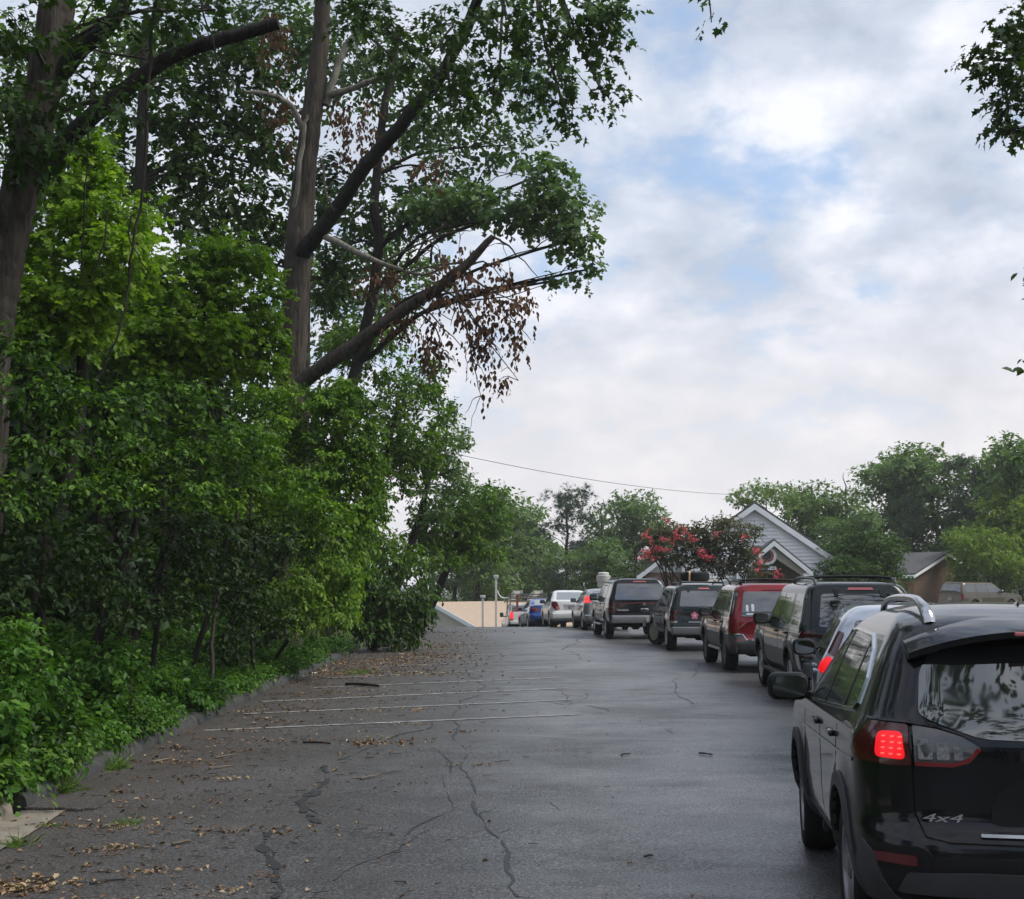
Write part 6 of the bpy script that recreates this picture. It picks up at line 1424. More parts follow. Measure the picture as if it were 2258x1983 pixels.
# ---- 8: white sedan
c8, B8 = sedan('sedan', 'white sedan with rounded red tail lamps at the crest of the lot', 2.44, 53.2, -4.5, WHITE, 4.40, .87, 1.515, .98, 1.06, .42, 1.15, .92, 3.25, 2.45, (1.95, .98, .9, .5), .85, 2.53, .32, 1.40)
B8.rear('rear_window', [(-.60, 1.10), (.60, 1.10), (.52, 1.42), (-.52, 1.42)], GLASS_P, c8, off=.005, round_=.04)
for sg in (-1, 1):
    q = lambda P: [(sg * x, z) for x, z in P]
    B8.rear('tail_lamp', q([(.50, .72), (.66, .66), (.80, .80), (.84, 1.02), (.62, 1.02)]), REDL, c8, off=.012, thick=.06, round_=.05)
    B8.rear('reversing_lamp', q([(.60 + .07 * cos(2 * pi * j / 12), .765 + .06 * sin(2 * pi * j / 12)) for j in range(12)]), REDP, c8, off=.018, thick=.02)
B8.rear('plate_recess', [(-.32, .70), (.32, .70), (.36, .86), (-.36, .86)], plain('pale_grey', (.40, .41, .41), .5), c8, off=.004, thick=.01, round_=.03)
B8.rear('trunk_trim', strip([(-.36, .885), (.36, .885)], .03), CHROME, c8, off=.012, thick=.015)
rear_plate(B8, c8, .79, PLATE_R); mirror(c8, B8, 2.82, 1.06, .22, .15, TRIMB, reach=.22)
g = Geo(); g.beam((0, 1.30, 1.50), (0, 1.15, 1.60), .012, .012); g.obj('antenna', TRIMB, c8)
rounded('bumper', (1.66, .12, .24), (0, .05, .44), WHITE, c8, .35)
# ---- 9: blue sedan
c9, B9 = sedan('sedan', 'bright blue sedan tucked between the white pickup and the white sedan', 1.70, 60.0, -7, BLUE, 4.57, .89, 1.43, .92, 1.02, .40, 1.35, .88, 3.35, 2.50, (2.0, 1.0, .9, .5), .92, 2.70, .32, 1.32)
B9.rear('rear_window', [(-.60, 1.06), (.60, 1.06), (.50, 1.34), (-.50, 1.34)], GLASS_P, c9, off=.005, round_=.04)
for sg in (-1, 1):
    B9.rear('tail_lamp', [(sg * x, z) for x, z in [(.36, .78), (.60, .74), (.84, .86), (.86, .94), (.60, .92)]], REDL, c9, off=.012, thick=.06, round_=.03)
B9.rear('trunk_lip', [(-.70, .985), (.70, .985), (.74, 1.01), (-.74, 1.01)], SEAM, c9, off=.006, thick=.01)
B9.rear('bumper_lower', [(-.60, .26), (.60, .26), (.66, .40), (-.66, .40)], TRIMB, c9, off=.006, round_=.03)
rear_plate(B9, c9, .60, PLATE); mirror(c9, B9, 2.9, 1.0, .22, .15, BLUE, reach=.22)

# ---- 10: white pickup with a ladder rack
def box_obj(name, x0, x1, y0, y1, z0, z1, mat, parent, bev=.02):
    g = Geo(); g.box(x0, x1, y0, y1, z0, z1); return g.obj(name, mat, parent, bevel=bev, smooth=40)
c10 = car_root('pickup_truck', 'white pickup with a loaded ladder rack going over the crest', 'pickup', .86, 66.0, -5, QUEUE, yr=1.15, wb=3.4)
LT = 5.7
box_obj('bed_side', -.97, -.90, .10, 2.25, .52, 1.08, WHITE, c10, .03); box_obj('bed_side', .90, .97, .10, 2.25, .52, 1.08, WHITE, c10, .03)
box_obj('bed_floor', -.90, .90, .12, 2.25, .55, .60, TRIMG, c10); box_obj('tailgate', -.78, .78, .03, .10, .60, 1.06, WHITE, c10, .02)
for sg in (-1, 1):
    x = sg * .865; box_obj('tail_lamp', min(x - .075, x + .075), max(x - .075, x + .075), .02, .10, .70, 1.06, LITS if sg < 0 else REDL, c10, .015)
    box_obj('lower_lamp', min(x - .07, x + .07), max(x - .07, x + .07), .025, .09, .62, .695, REDD, c10, .01)
rounded('bumper', (1.9, .16, .18), (0, -.02, .52), plain('white_bumper', (.6, .6, .6), .4), c10, .2)
Bt = Body([(.36, 2.30, 5.45, .86, .06, .06, 0), (.50, 2.28, 5.65, .96, .06, .06, 0), (.95, 2.28, 5.68, .975, .06, .06, 0), (1.08, 2.28, 5.60, .965, .06, .06, 0), (1.13, 2.29, 4.55, .95, .06, .06, 0), (1.20, 2.30, 4.20, .92, .06, .06, 0), (1.50, 2.36, 3.80, .82, .08, .08, 0), (1.66, 2.40, 3.52, .75, .1, .1, 0), (1.72, 2.5, 3.35, .60, .1, .1, 0), (1.735, 2.8, 3.1, .2, .05, .05, 0)], (4.55,), (.43, .40), flare=.015)
Bt.make('cab', WHITE, c10, .42, .97)
for f in (Bt.left, Bt.right): f('door_window', [(3.95, 1.20), (2.75, 1.20), (2.75, 1.60), (3.55, 1.60)], GLASS_F, c10, round_=.04)
Bt.rear('rear_window', [(-.68, 1.20), (.68, 1.20), (.62, 1.60), (-.62, 1.60)], GLASS, c10, round_=.04)
mirror(c10, Bt, 3.75, 1.26, .20, .24, TRIMB, reach=.30)
for yw in (1.15, 4.55):
    for sg in (-1, 1): wheel(c10, sg * .84, yw, .39, .25, sg, 'six', ALLOY_D)
underbody(c10, LT, .95, .40, 1.15, 3.4, .39)
RACK = plain('rack_pipe', (.16, .15, .14), .5, metal=.5); RACKR = plain('rust_red', (.22, .035, .02), .6); g = Geo()
for sg in (-1, 1):
    for y in (.25, 2.1): g.tube([(sg * .93, y, 1.06), (sg * .90, y, 1.95)], .028, 8)
    g.tube([(sg * .90, .05, 1.95), (sg * .90, 4.0, 1.95)], .03, 8); g.tube([(sg * .92, .25, 1.50), (sg * .92, 2.1, 1.50)], .02, 8)
for y in (.25, 1.2, 2.1, 3.8): g.tube([(-.92, y, 1.95), (.92, y, 1.95)], .025, 8)
g.tube([(-.92, .25, 1.62), (.92, .25, 1.62)], .02, 8); g.tube([(-.92, .25, 1.78), (.92, .25, 1.78)], .018, 8)
g.obj('ladder_rack', RACK, c10, smooth=40)
M10 = c10.matrix_basis
def onbed(name, label, cat, loc, grp=None):
    o = empty(name, M10 @ Vector(loc), c10.rotation_euler); tag(o, label, cat, grp); return o
LADM = plain('aluminium_ladder', (.55, .53, .46), .35, metal=.5)
for x, lab in ((-.52, 'left pale ladder lying on the pickup rack'), (.50, 'right pale ladder lying on the pickup rack')):
    o = onbed('ladder', lab, 'ladder', (x, .0, 1.985), 'ladders on the pickup rack'); g = Geo()
    for sx in (-.20, .20): g.box(sx - .02, sx + .02, 0, 3.6, 0, .08)
    g.obj('rail', LADM, o, bevel=.005); g = Geo()
    for k in range(12): g.tube([(-.2, .15 + k * .30, .04), (.2, .15 + k * .30, .04)], .018, 6)
    g.obj('rung', LADM, o, smooth=40)
    g = Geo()
    for sx in (-.20, .20): g.box(sx - .018, sx + .018, .1, 3.5, .10, .17)
    for k in range(11): g.tube([(-.2, .25 + k * .30, .135), (.2, .25 + k * .30, .135)], .016, 6)
    g.obj('upper_section', LADM, o, smooth=40)
o = onbed('red_water_jug', 'round orange-red jug standing in the white pickup bed', 'jug', (-.52, .55, .60)); g = Geo(); g.lathe([(.14, 0), (.17, .04), (.17, .52), (.14, .60), (.05, .62)], n=18); g.obj('jug_body', plain('orange_red', (.42, .07, .03), .4), o, smooth=40); g = Geo(); g.lathe([(.08, .60), (.08, .70), (.02, .71)], n=14); g.obj('jug_lid', plain('white_plastic', (.6, .6, .58), .5), o, smooth=40)
g = Geo(); g.box(-.62, -.50, .20, .30, 1.06, 1.95); g.obj('red_post', RACKR, c10, bevel=.01)
o = onbed('lumber_board', 'pale board lying across the pickup load', 'board', (.35, .9, 1.32)); g = Geo(); g.box(-.45, .45, -.25, .25, 0, .05); b_ = g.obj('plank', plain('raw_wood', (.42, .30, .20), .7), o, bevel=.005); b_.rotation_euler = (.25, .1, .3)
o = onbed('tool_box', 'grey tool box in the white pickup bed', 'box', (.15, 1.3, .60)); g = Geo(); g.box(-.5, .5, -.25, .25, 0, .45); g.obj('case', plain('grey_case', (.10, .10, .10), .5), o, bevel=.02); g = Geo(); g.box(-.51, .51, -.26, .26, .452, .52); g.obj('lid', ALLOY_D, o, bevel=.01)
o = onbed('gutter_pipe', 'white curved pipe end sticking out left of the pickup rack', 'pipe', (-.92, .6, 1.80)); g = Geo(); q = bend([(.05, 0, .02), (-.25, 0, .0), (-.42, 0, .05), (-.55, 0, .20), (-.60, 0, .38)], 4); g.tube(q, [.035] * len(q), 8); g.obj('pipe', plain('white_pvc', (.65, .65, .62), .4), o, smooth=50)

# ---- 11: tan SUV far right
TAN = paint('tan_paint', (0.095, 0.080, 0.058), .3, .4)
QUEUE, _q = None, QUEUE
c11, Bq = suv('suv', 'tan SUV parked on the right, showing over the black roof', 24.9, 75.4, 62, TAN, None, 4.9, .95, 1.80, 1.18, 1.12, 3.55, 2.80, (2.15, 1.25, 1.12, .35), 1.05, 2.9, .38, 1.66, rake=.22)
QUEUE = _q
Bq.rear('rear_window', [(-.72, 1.20), (.72, 1.20), (.64, 1.66), (-.64, 1.66)], GLASS, c11, off=.006, round_=.05)
for sg in (-1, 1): Bq.rear('tail_lamp', [(sg * x, z) for x, z in [(.76, .80), (.93, .80), (.92, 1.12), (.76, 1.12)]], REDL, c11, off=.012, thick=.05, round_=.02)
rear_plate(Bq, c11, .85, PLATE); mirror(c11, Bq, 3.15, 1.26, .22, .19, TRIMB, reach=.24)
# ------------------------------------------------------------------ buildings, posts, wire
SIDING = plain('white_siding', (0.88, 0.88, 0.88), .55, var=.05, scale=2); FASCIA = plain('white_fascia', (0.84, 0.85, 0.86), .5, var=.06, scale=2)
SHING = plain('grey_shingle', (0.075, 0.073, 0.075), .9, var=.4, scale=6, bumpy=.6); TANROOF = plain('tan_shingle', (0.40, 0.305, 0.23), .9, var=.16, scale=9, bumpy=.5)
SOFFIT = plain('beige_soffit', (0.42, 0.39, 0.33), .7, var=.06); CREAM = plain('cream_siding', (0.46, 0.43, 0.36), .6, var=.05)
BRICK = None
def brick_mat(name, c1_, c2_, mort, scale=1.0):
    m, t, b = mat_new(name); tcn = N(t, 'ShaderNodeTexCoord'); mp = N(t, 'ShaderNodeMapping'); t.links.new(tcn.outputs['Object'], mp.inputs[0]); mp.inputs['Rotation'].default_value = (pi / 2, 0, 0)
    n = N(t, 'ShaderNodeTexNoise'); n.inputs['Scale'].default_value = 3; t.links.new(tcn.outputs['Object'], n.inputs['Vector'])
    bk = N(t, 'ShaderNodeTexBrick'); t.links.new(mp.outputs[0], bk.inputs['Vector']); bk.inputs['Scale'].default_value = scale
    bk.inputs['Color1'].default_value = (*c1_, 1); bk.inputs['Color2'].default_value = (*c2_, 1); bk.inputs['Mortar'].default_value = (*mort, 1)
    bk.inputs['Brick Width'].default_value = .215; bk.inputs['Row Height'].default_value = .075; bk.inputs['Mortar Size'].default_value = .010
    t.links.new(bk.outputs['Color'], b.inputs['Base Color']); b.inputs['Roughness'].default_value = .9; bump(t, b, bk.outputs['Fac'], -.5, .01)
    return m
BRICK = brick_mat('red_brick', (.20, .075, .05), (.27, .12, .08), (.30, .26, .22)); BRICKB = brick_mat('brown_brick', (.16, .085, .05), (.20, .11, .07), (.20, .16, .12))
def gable_house(name, label, loc, rz, half, length, eave, ridge, wallm, roofm, trimm, over=.35, board=.20, clap=True, cat='building', fas=.28, base_brick=0.0):
    """front gable faces -y; local origin on the ground below the front ridge end"""
    root = empty(name, loc, (0, 0, rz)); tag(root, label, cat)
    sl = (ridge - eave) / half
    g = Geo()                                            # wall core
    V = [(-half, 0, 0), (half, 0, 0), (half, 0, eave), (0, 0, ridge), (-half, 0, eave)]
    V2 = [(x, length, z) for x, y, z in V]
    g.add(V + V2, [(0, 1, 2, 3, 4), (9, 8, 7, 6, 5), (0, 5, 6, 1), (1, 6, 7, 2), (2, 7, 8, 3), (3, 8, 9, 4), (4, 9, 5, 0)])
    g.obj('wall', wallm, root)
    if clap:                                             # lapped boards on the gable face
        z = base_brick
        while z < ridge - .06:
            z1 = z + board; hw = min(half, (ridge - z1) / sl) if z1 > eave else half; hw0 = min(half, (ridge - z) / sl) if z > eave else half
            if hw < .08: break
            gb_ = Geo(); gb_.add([(-hw0, -.060, z), (hw0, -.060, z), (hw, -.008, z1), (-hw, -.008, z1), (-hw0, -.002, z), (hw0, -.002, z), (hw, -.002, z1), (-hw, -.002, z1)], [(0, 1, 2, 3), (0, 4, 5, 1), (1, 5, 6, 2), (3, 7, 4, 0), (2, 6, 7, 3)])
            gb_.obj('siding_board', wallm, root); z = z1
    t = .10
    for sg in (-1, 1):
        g = Geo(); n_ = Vector((sg * sl, 0, 1)).normalized() * t
        a, b_ = Vector((0, -over, ridge)), Vector((sg * (half + over), -over, eave - over * sl)); dy = Vector((0, length + 2 * over, 0)); lift = Vector((0, 0, .012))
        g.add([a + lift, b_ + lift, b_ + dy + lift, a + dy + lift, a + n_ + lift, b_ + n_ + lift, b_ + dy + n_ + lift, a + dy + n_ + lift], [(0, 1, 2, 3), (7, 6, 5, 4), (0, 4, 5, 1), (1, 5, 6, 2), (2, 6, 7, 3), (3, 7, 4, 0)])
        bpy_o = g.obj('roof', roofm, root)
        g = Geo(); dn = Vector((0, 0, -fas))              # barge board under the roof edge, and its soffit
        p, q = a + Vector((0, -.03, .006)), b_ + Vector((0, -.03, .006)); th = Vector((0, .045, 0))
        g.add([p, q, q + dn, p + dn, p + th, q + th, q + dn + th, p + dn + th], [(0, 1, 2, 3), (7, 6, 5, 4), (0, 4, 5, 1), (1, 5, 6, 2), (2, 6, 7, 3), (3, 7, 4, 0)])
        g.obj('barge_board', trimm, root)
        g = Geo(); g.box(*sorted((sg * (half + over - .02), sg * (half + over + .04))), -over, length + over, eave - over * sl - .18, eave - over * sl + .02); g.obj('gutter', trimm, root)
    return root
ZC = .1
# white building: main gable, porch, left wing
xh = lambda px, Y: (px - CX) / FPX * Y
YH = 70.0; apx = at(1663, 1107, YH); eav = at(1838, 1236, YH)
hall = gable_house('hall', 'white clapboard hall with steep front gable behind the crepe myrtles', (apx.x, YH, ZC), R(-7), (eav.x - apx.x) * .93, 16, eav.z - ZC + .28, apx.z - ZC - .12, SIDING, SHING, FASCIA, over=.35, board=.19, fas=.32)
YP = 66.0; pa = at(1706, 1190, YP); pe = at(1788, 1257, YP)
hw = (pe.x - pa.x) * .86; ez, rz_ = pe.z - ZC + .14, pa.z - ZC - .06
porch = empty('porch', (pa.x, YP, ZC), (0, 0, R(-7))); tag(porch, 'white gabled porch with round emblem sign on the front of the hall', 'porch')
sl = (rz_ - ez) / hw
for sg in (-1, 1):
    g = Geo(); a, b_ = Vector((0, -.2, rz_)), Vector((sg * (hw + .3), -.2, ez - .3 * sl)); dy = Vector((0, 4.0, 0)); n_ = Vector((0, 0, .10))
    g.add([a, b_, b_ + dy, a + dy, a + n_, b_ + n_, b_ + dy + n_, a + dy + n_], [(0, 1, 2, 3), (7, 6, 5, 4), (0, 4, 5, 1), (1, 5, 6, 2), (2, 6, 7, 3), (3, 7, 4, 0)]); g.obj('roof', SHING, porch)
    g = Geo(); th = Vector((0, .06, 0)); p, q = a + Vector((0, -.07, -.002)), b_ + Vector((0, -.07, -.002)); dn = Vector((0, 0, -.26))
    g.add([p, q, q + dn, p + dn, p + th, q + th, q + dn + th, p + dn + th], [(0, 1, 2, 3), (7, 6, 5, 4), (0, 4, 5, 1), (1, 5, 6, 2), (2, 6, 7, 3), (3, 7, 4, 0)]); g.obj('barge_board', FASCIA, porch)
    g = Geo(); g.box(*sorted((sg * hw - .16, sg * (hw + .30))), -.26, .1, ez - .3 * sl - .42, ez - .3 * sl - .12); g.obj('eave_box', FASCIA, porch, bevel=.02)
    g = Geo(); g.box(sg * hw - .16, sg * hw + .16, .0, .32, 0, ez - .32); g.obj('column', FASCIA, porch, bevel=.015)
    # slanting soffit beam under the roof edge
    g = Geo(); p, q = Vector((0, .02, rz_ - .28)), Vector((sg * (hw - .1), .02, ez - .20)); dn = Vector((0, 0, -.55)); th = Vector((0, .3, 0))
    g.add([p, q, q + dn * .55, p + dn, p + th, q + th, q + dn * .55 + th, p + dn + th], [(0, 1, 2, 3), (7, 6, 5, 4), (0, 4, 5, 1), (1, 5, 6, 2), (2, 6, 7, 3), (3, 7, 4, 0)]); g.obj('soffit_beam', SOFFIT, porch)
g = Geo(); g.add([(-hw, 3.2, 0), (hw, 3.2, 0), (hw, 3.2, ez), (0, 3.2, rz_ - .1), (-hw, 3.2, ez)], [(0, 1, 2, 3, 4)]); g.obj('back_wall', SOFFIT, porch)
g = Geo(); g.box(-.55, .55, 3.1, 3.18, 0, 2.1); g.obj('door', plain('dark_door', (.03, .025, .02), .5), porch)
# emblem and name board hanging in the porch gable
ec = at(1693, 1226, YP - .15); ec = porch.matrix_basis.inverted() @ ec
emb = empty('emblem_sign', porch.matrix_basis @ Vector((ec.x, -.02, ec.z)), porch.rotation_euler); tag(emb, 'round dark blue and red emblem on a white disc in the porch gable', 'sign')
er = 13.5 / FPX * YP
for r_, y_, m_ in ((er * 1.45, .0, FASCIA), (er, -.03, plain('emblem_red', (.30, .06, .03), .5)), (er * .80, -.045, plain('emblem_orange', (.42, .16, .05), .5)), (er * .70, -.06, plain('emblem_navy', (.018, .025, .07), .5))):
    g = Geo(); g.lathe([(r_, -.012), (r_, .012)], (0, y_, 0), 'y', 32); o = g.obj('emblem_disc', m_, emb, smooth=40)
    if m_.name in ('emblem_navy', 'emblem_orange'): o.location = (-er * .12, 0, er * .08)
nb = empty('name_board', porch.matrix_basis @ Vector((ec.x, -.02, ec.z - er * 2.0)), porch.rotation_euler); tag(nb, 'narrow white name board with dark lettering below the round emblem', 'sign')
bw = 18 / FPX * YP; g = Geo(); g.box(-bw, bw, -.02, .02, -.085, .085); g.obj('board', FASCIA, nb, bevel=.006)
g = Geo(); x = -bw * .86
rr_ = random.Random(3)
while x < bw * .30:                                      # illegible strokes as in the photograph
    w_ = rr_.uniform(.02, .045); g.box(x, x + w_, -.026, -.021, -.045, .045); x += w_ + rr_.choice((.012, .012, .05))
for x in (bw * .44, bw * .60, bw * .66, bw * .80): g.box(x, x + .022, -.026, -.021, -.05, .05)
g.obj('lettering', plain('lettering_dark', (.03, .035, .03), .6), nb)
# left wing: low gable, white boards over brick
YW = 74.0; wa = at(1520, 1185, YW); we = at(1424, 1262, YW)
wing = gable_house('hall_wing', 'low brick wing with white gable left of the hall behind the red blooms', (wa.x, YW, ZC), R(-7), wa.x - we.x, 10, we.z - ZC + .12, wa.z - ZC, SIDING, SHING, FASCIA, over=.45, board=.19, base_brick=we.z - ZC + .05)
g = Geo(); hwg = wa.x - we.x; g.box(-hwg + .02, hwg - .02, -.05, -.003, 0, we.z - ZC - .02); g.obj('brick_front', BRICK, wing)
# white tank-like vent stack left of the big black SUV
vs_b = Vector((xh(1330, 56), 56, .05)); vt = at(1330, 1262, 56).z
vent = empty('vent_stack', vs_b); tag(vent, 'pale round vent stack with domed cap left of the black SUV roof', 'vent'); h_ = vt - vs_b.z; VM = plain('galvanised', (.42, .42, .38), .55, metal=.2, var=.15)
g = Geo(); g.lathe([(.20, 0), (.20, h_ - .62), (.17, h_ - .60)], n=20); g.obj('pipe', VM, vent, smooth=40)
g = Geo(); g.lathe([(.24, h_ - .62), (.26, h_ - .60), (.26, h_ - .40), (.30, h_ - .385), (.30, h_ - .15), (.27, h_ - .13), (.20, h_ - .12)], n=20); g.obj('collar', VM, vent, smooth=30)
g = Geo(); g.lathe([(.22, h_ - .12), (.23, h_ - .03), (.20, h_ - .01), (.05, h_)], n=20); g.obj('cap', plain('cap_white', (.62, .62, .58), .5), vent, smooth=40)
# tan-roofed house in the dip beyond the crest
YT = 84.0; ta = at(960, 1331, YT); te = at(1062, 1388, YT - 3.0)
zt0 = -3.2
tan_h = empty('tan_roof_house', (ta.x, YT, zt0), (0, 0, R(-45))); tag(tan_h, 'low house with tan shingle roof and cream gable beyond the crest', 'house')
rH = ta.z - zt0; d = (te.xy - ta.xy).length; hz_ = te.z - zt0
LEN = 17.0
g = Geo(); g.add([(-d * .93, 0, 0), (d * .93, 0, 0), (d * .93, 0, hz_ + .2), (0, 0, rH - .1), (-d * .93, 0, hz_ + .2)] + [(x, LEN, z) for x, z in ((-d * .93, 0), (d * .93, 0), (d * .93, hz_ + .2), (0, rH - .1), (-d * .93, hz_ + .2))], [(0, 1, 2, 3, 4), (9, 8, 7, 6, 5), (0, 5, 6, 1), (1, 6, 7, 2), (4, 9, 5, 0)]); g.obj('wall', CREAM, tan_h)
slp = (rH - hz_) / d
z = max(0, hz_ - 1.2)
while z < rH - .3:
    z1 = z + .16; hw_ = min(d * .93, (rH - z1 - .05) / slp); hw0 = min(d * .93, (rH - z - .05) / slp)
    if hw_ < .1: break
    g = Geo(); g.add([(-hw0, -.03, z), (hw0, -.03, z), (hw_, -.006, z1), (-hw_, -.006, z1), (-hw0, -.002, z), (hw0, -.002, z)], [(0, 1, 2, 3), (0, 4, 5, 1)]); g.obj('siding_board', CREAM, tan_h); z = z1
for sg in (-1, 1):
    g = Geo(); a, b_ = Vector((0, -.25, rH)), Vector((sg * d * 1.02, -.25, hz_ - .03)); dy = Vector((0, LEN + .5, 0)); n_ = Vector((0, 0, .10))
    g.add([a, b_, b_ + dy, a + dy, a + n_, b_ + n_, b_ + dy + n_, a + dy + n_], [(0, 1, 2, 3), (7, 6, 5, 4), (0, 4, 5, 1), (1, 5, 6, 2), (2, 6, 7, 3), (3, 7, 4, 0)]); g.obj('roof', TANROOF, tan_h)
    g = Geo(); p, q = a + Vector((0, -.05, .09)), b_ + Vector((0, -.05, .09)); dn = Vector((0, 0, -.26)); th = Vector((0, .045, 0))
    g.add([p, q, q + dn, p + dn, p + th, q + th, q + dn + th, p + dn + th], [(0, 1, 2, 3), (7, 6, 5, 4), (0, 4, 5, 1), (1, 5, 6, 2), (2, 6, 7, 3), (3, 7, 4, 0)]); g.obj('barge_board', FASCIA, tan_h)
# brown gabled shed on the right
YS = 81.0; sa = at(2082, 1221, YS); se = at(2031, 1272, YS)
shed = gable_house('brown_shed', 'brown brick shed with grey shingle roof behind the light green tree', (sa.x, YS, ZC), R(38), 3.2, 8, se.z - ZC + .2, sa.z - ZC, BRICKB, SHING, FASCIA, over=.30, clap=False, fas=.16)
# white posts at the crest
POSTM = plain('post_white', (.66, .66, .65), .5, var=.08)
for px, top, Y, w_, h_, lab in ((1065, 1313, 57, .22, .12, 'short white post with a small box head at the crest'), (1094, 1268, 58, .21, .16, 'tall white post with a square box head at the crest')):
    x = xh(px, Y); zb_ = float(gz(x, Y)) - .1; zt_ = at(px, top, Y).z
    o = empty('white_post', (x, Y, zb_)); tag(o, lab, 'post', 'white posts at the crest')
    g = Geo(); g.box(-.045, .045, -.045, .045, 0, zt_ - zb_ - h_ * .9); g.obj('post', POSTM, o, bevel=.008)
    g = Geo(); g.box(-w_ / 2, w_ / 2, -.07, .07, zt_ - zb_ - h_, zt_ - zb_); g.obj('head_box', POSTM, o, bevel=.02, smooth=40)
    g = Geo(); g.box(-w_ / 2 + .03, w_ / 2 - .03, -.074, -.0705, zt_ - zb_ - h_ + .03, zt_ - zb_ - .03); g.obj('faceplate', plain('faceplate_grey', (.50, .50, .49), .5), o)
# overhead wire
p0, p1 = at(930, 985, 44), at(1650, 1092, 72); q = [p0.lerp(p1, i / 24) - Vector((0, 0, 1.0 * 4 * (i / 24) * (1 - i / 24) * .35)) for i in range(25)]
g = Geo(); g.tube([v - p0 for v in q], .010, 6); o = g.obj('overhead_wire', TRIMB); o.location = p0; tag(o, 'thin overhead wire sagging from the woods to the white hall', 'wire')
# metal roof light dome left of the wing (pale disc among the blooms)
dc = at(1422, 1216, 72); o = empty('satellite_dish', (dc.x, dc.y, dc.z)); tag(o, 'pale round dish on the wing roof among the red blooms', 'dish')
g = Geo(); g.lathe([(.30, .05), (.24, -.01), (.12, -.05), (.01, -.06)], (0, 0, 0), 'y', 24); g.obj('dish', plain('dish_grey', (.5, .52, .53), .5), o, smooth=60)
g = Geo(); g.tube([(0, .02, -.1), (0, .15, -1.1)], .025, 8); g.obj('mast', ALLOY_D, o)

# ------------------------------------------------------------------ litter on the asphalt
def scatter_leaves():
    pos, ti, sz = [], [], []
    for _ in range(900):                                # loose leaves, thinning away from the kerb
        y = 7.2 + 30 * rnd.random() ** 1.25; d = abs(rnd.gauss(0, 1)) * 1.55
        x = KERB_X + .12 + d
        if x > 1.2 and rnd.random() < .85: continue
        pos.append((x, y)); ti.append(rnd.betavariate(1.5, 1.8)); sz.append(rnd.uniform(.025, .075))
    for _ in range(95):
        y0 = 7.3 + 24 * rnd.random() ** 1.2; x0 = KERB_X + .2 + abs(rnd.gauss(0, 1.3)); e = rnd.uniform(.03, .10); tm = rnd.uniform(.25, .85)
        for _k in range(rnd.randrange(5, 26)):
            pos.append((max(KERB_X + .1, x0 + rnd.gauss(0, e * 3)), y0 + rnd.gauss(0, e))); ti.append(min(1, max(0, rnd.gauss(tm, .2)))); sz.append(rnd.uniform(.02, .07))
    for cx, cy_, n_, sx, sy, s_ in [(755, 1484, 85, .22, .16, .07), (30, 1775, 170, .16, .12, .06), (60, 1760, 60, .25, .10, .05), (250, 1655, 40, .25, .10, .05), (470, 1660, 45, .25, .08, .05), (210, 1700, 40, .2, .08, .05), (560, 1365, 40, .5, .25, .06), (600, 1415, 25, .2, .2, .06),
                              (760, 1325, 420, .9, .9, .08), (850, 1310, 420, .7, 1.1, .08), (800, 1345, 220, .8, .6, .08), (700, 1340, 200, .6, .8, .08), (890, 1290, 220, .5, 1.6, .08), (900, 1268, 130, .8, 1.6, .08), (940, 1262, 90, .8, 1.6, .08), (830, 1418, 30, .12, .15, .06), (540, 1480, 40, .5, .15, .05), (430, 1500, 40, .4, .2, .05), (330, 1600, 60, .5, .2, .05), (300, 1740, 40, .2, .06, .05), (500, 1420, 40, .4, .3, .05)]:
        c = GD(cx, cy_)
        for _ in range(n_):
            x = c.x + rnd.gauss(0, sx); y = c.y + rnd.gauss(0, sy)
            if x < KERB_X + .08: x = KERB_X + .08 + rnd.random() * .3
            pos.append((x, y)); ti.append(min(1, max(0, rnd.gauss(.55 if cy_ > 1400 else .50, .25)))); sz.append(s_ * rnd.uniform(.5, 1.3))
    for _ in range(260):                                 # specks of bark and grit far out on the lot
        pos.append((rnd.uniform(-3.5, 4), rnd.uniform(7.3, 24))); ti.append(rnd.uniform(.0, .3)); sz.append(rnd.uniform(.008, .03))
    n_ = len(pos); P = np.array(pos); Z = gz(P[:, 0], P[:, 1]) + .006 + rng.random(n_) * .012
    fw = np.stack([rng.normal(size=n_), rng.normal(size=n_), rng.normal(size=n_) * .12], -1); nr = np.stack([rng.normal(size=n_) * .28, rng.normal(size=n_) * .28, np.ones(n_)], -1)
    L = Leaves(); k = n_ // 2; PP = np.column_stack([P, Z]); idx = rng.permutation(n_); ti = np.array(ti); sz = np.array(sz)
    cur = (OVATE[0] * np.array([1, 1, 2.6]), OVATE[1]); lob = (LOBED[0] * np.array([1, .9, 1.6]), LOBED[1])
    a, b_ = idx[:k], idx[k:]
    L.add(PP[a], fw[a], nr[a], sz[a] * .8, ti[a], cur); L.add(PP[b_], fw[b_], nr[b_], sz[b_] * .9, ti[b_], lob)
    o = leafobj('fallen_leaves', L, LM['litter'], (0, 0, 0), None, 'stuff'); o['label'] = 'dry brown and tan leaves littering the asphalt along the kerb'
scatter_leaves()
G = Geo()                                                # pine straw and twig crumbs too small to tell apart
for _ in range(520):
    y = 7.2 + 22 * rnd.random() ** 1.3; x = KERB_X + .15 + abs(rnd.gauss(0, 1.6)); a = rnd.gauss(0, .5); l = rnd.uniform(.03, .12)
    z = float(gz(x, y)) + .012; G.tube([(x, y, z), (x + cos(a) * l, y + sin(a) * l, z + rnd.uniform(0, .01))], rnd.uniform(.0015, .004), 4)
o = G.obj('twig_litter', TWIG); tag(o, 'small twigs and pine straw scattered on the asphalt', kind='stuff')
STM = {'dark': plain('wet_stick', (.014, .011, .010), .7, var=.4), 'pale': plain('dry_stick', (.13, .105, .08), .8, var=.3)}
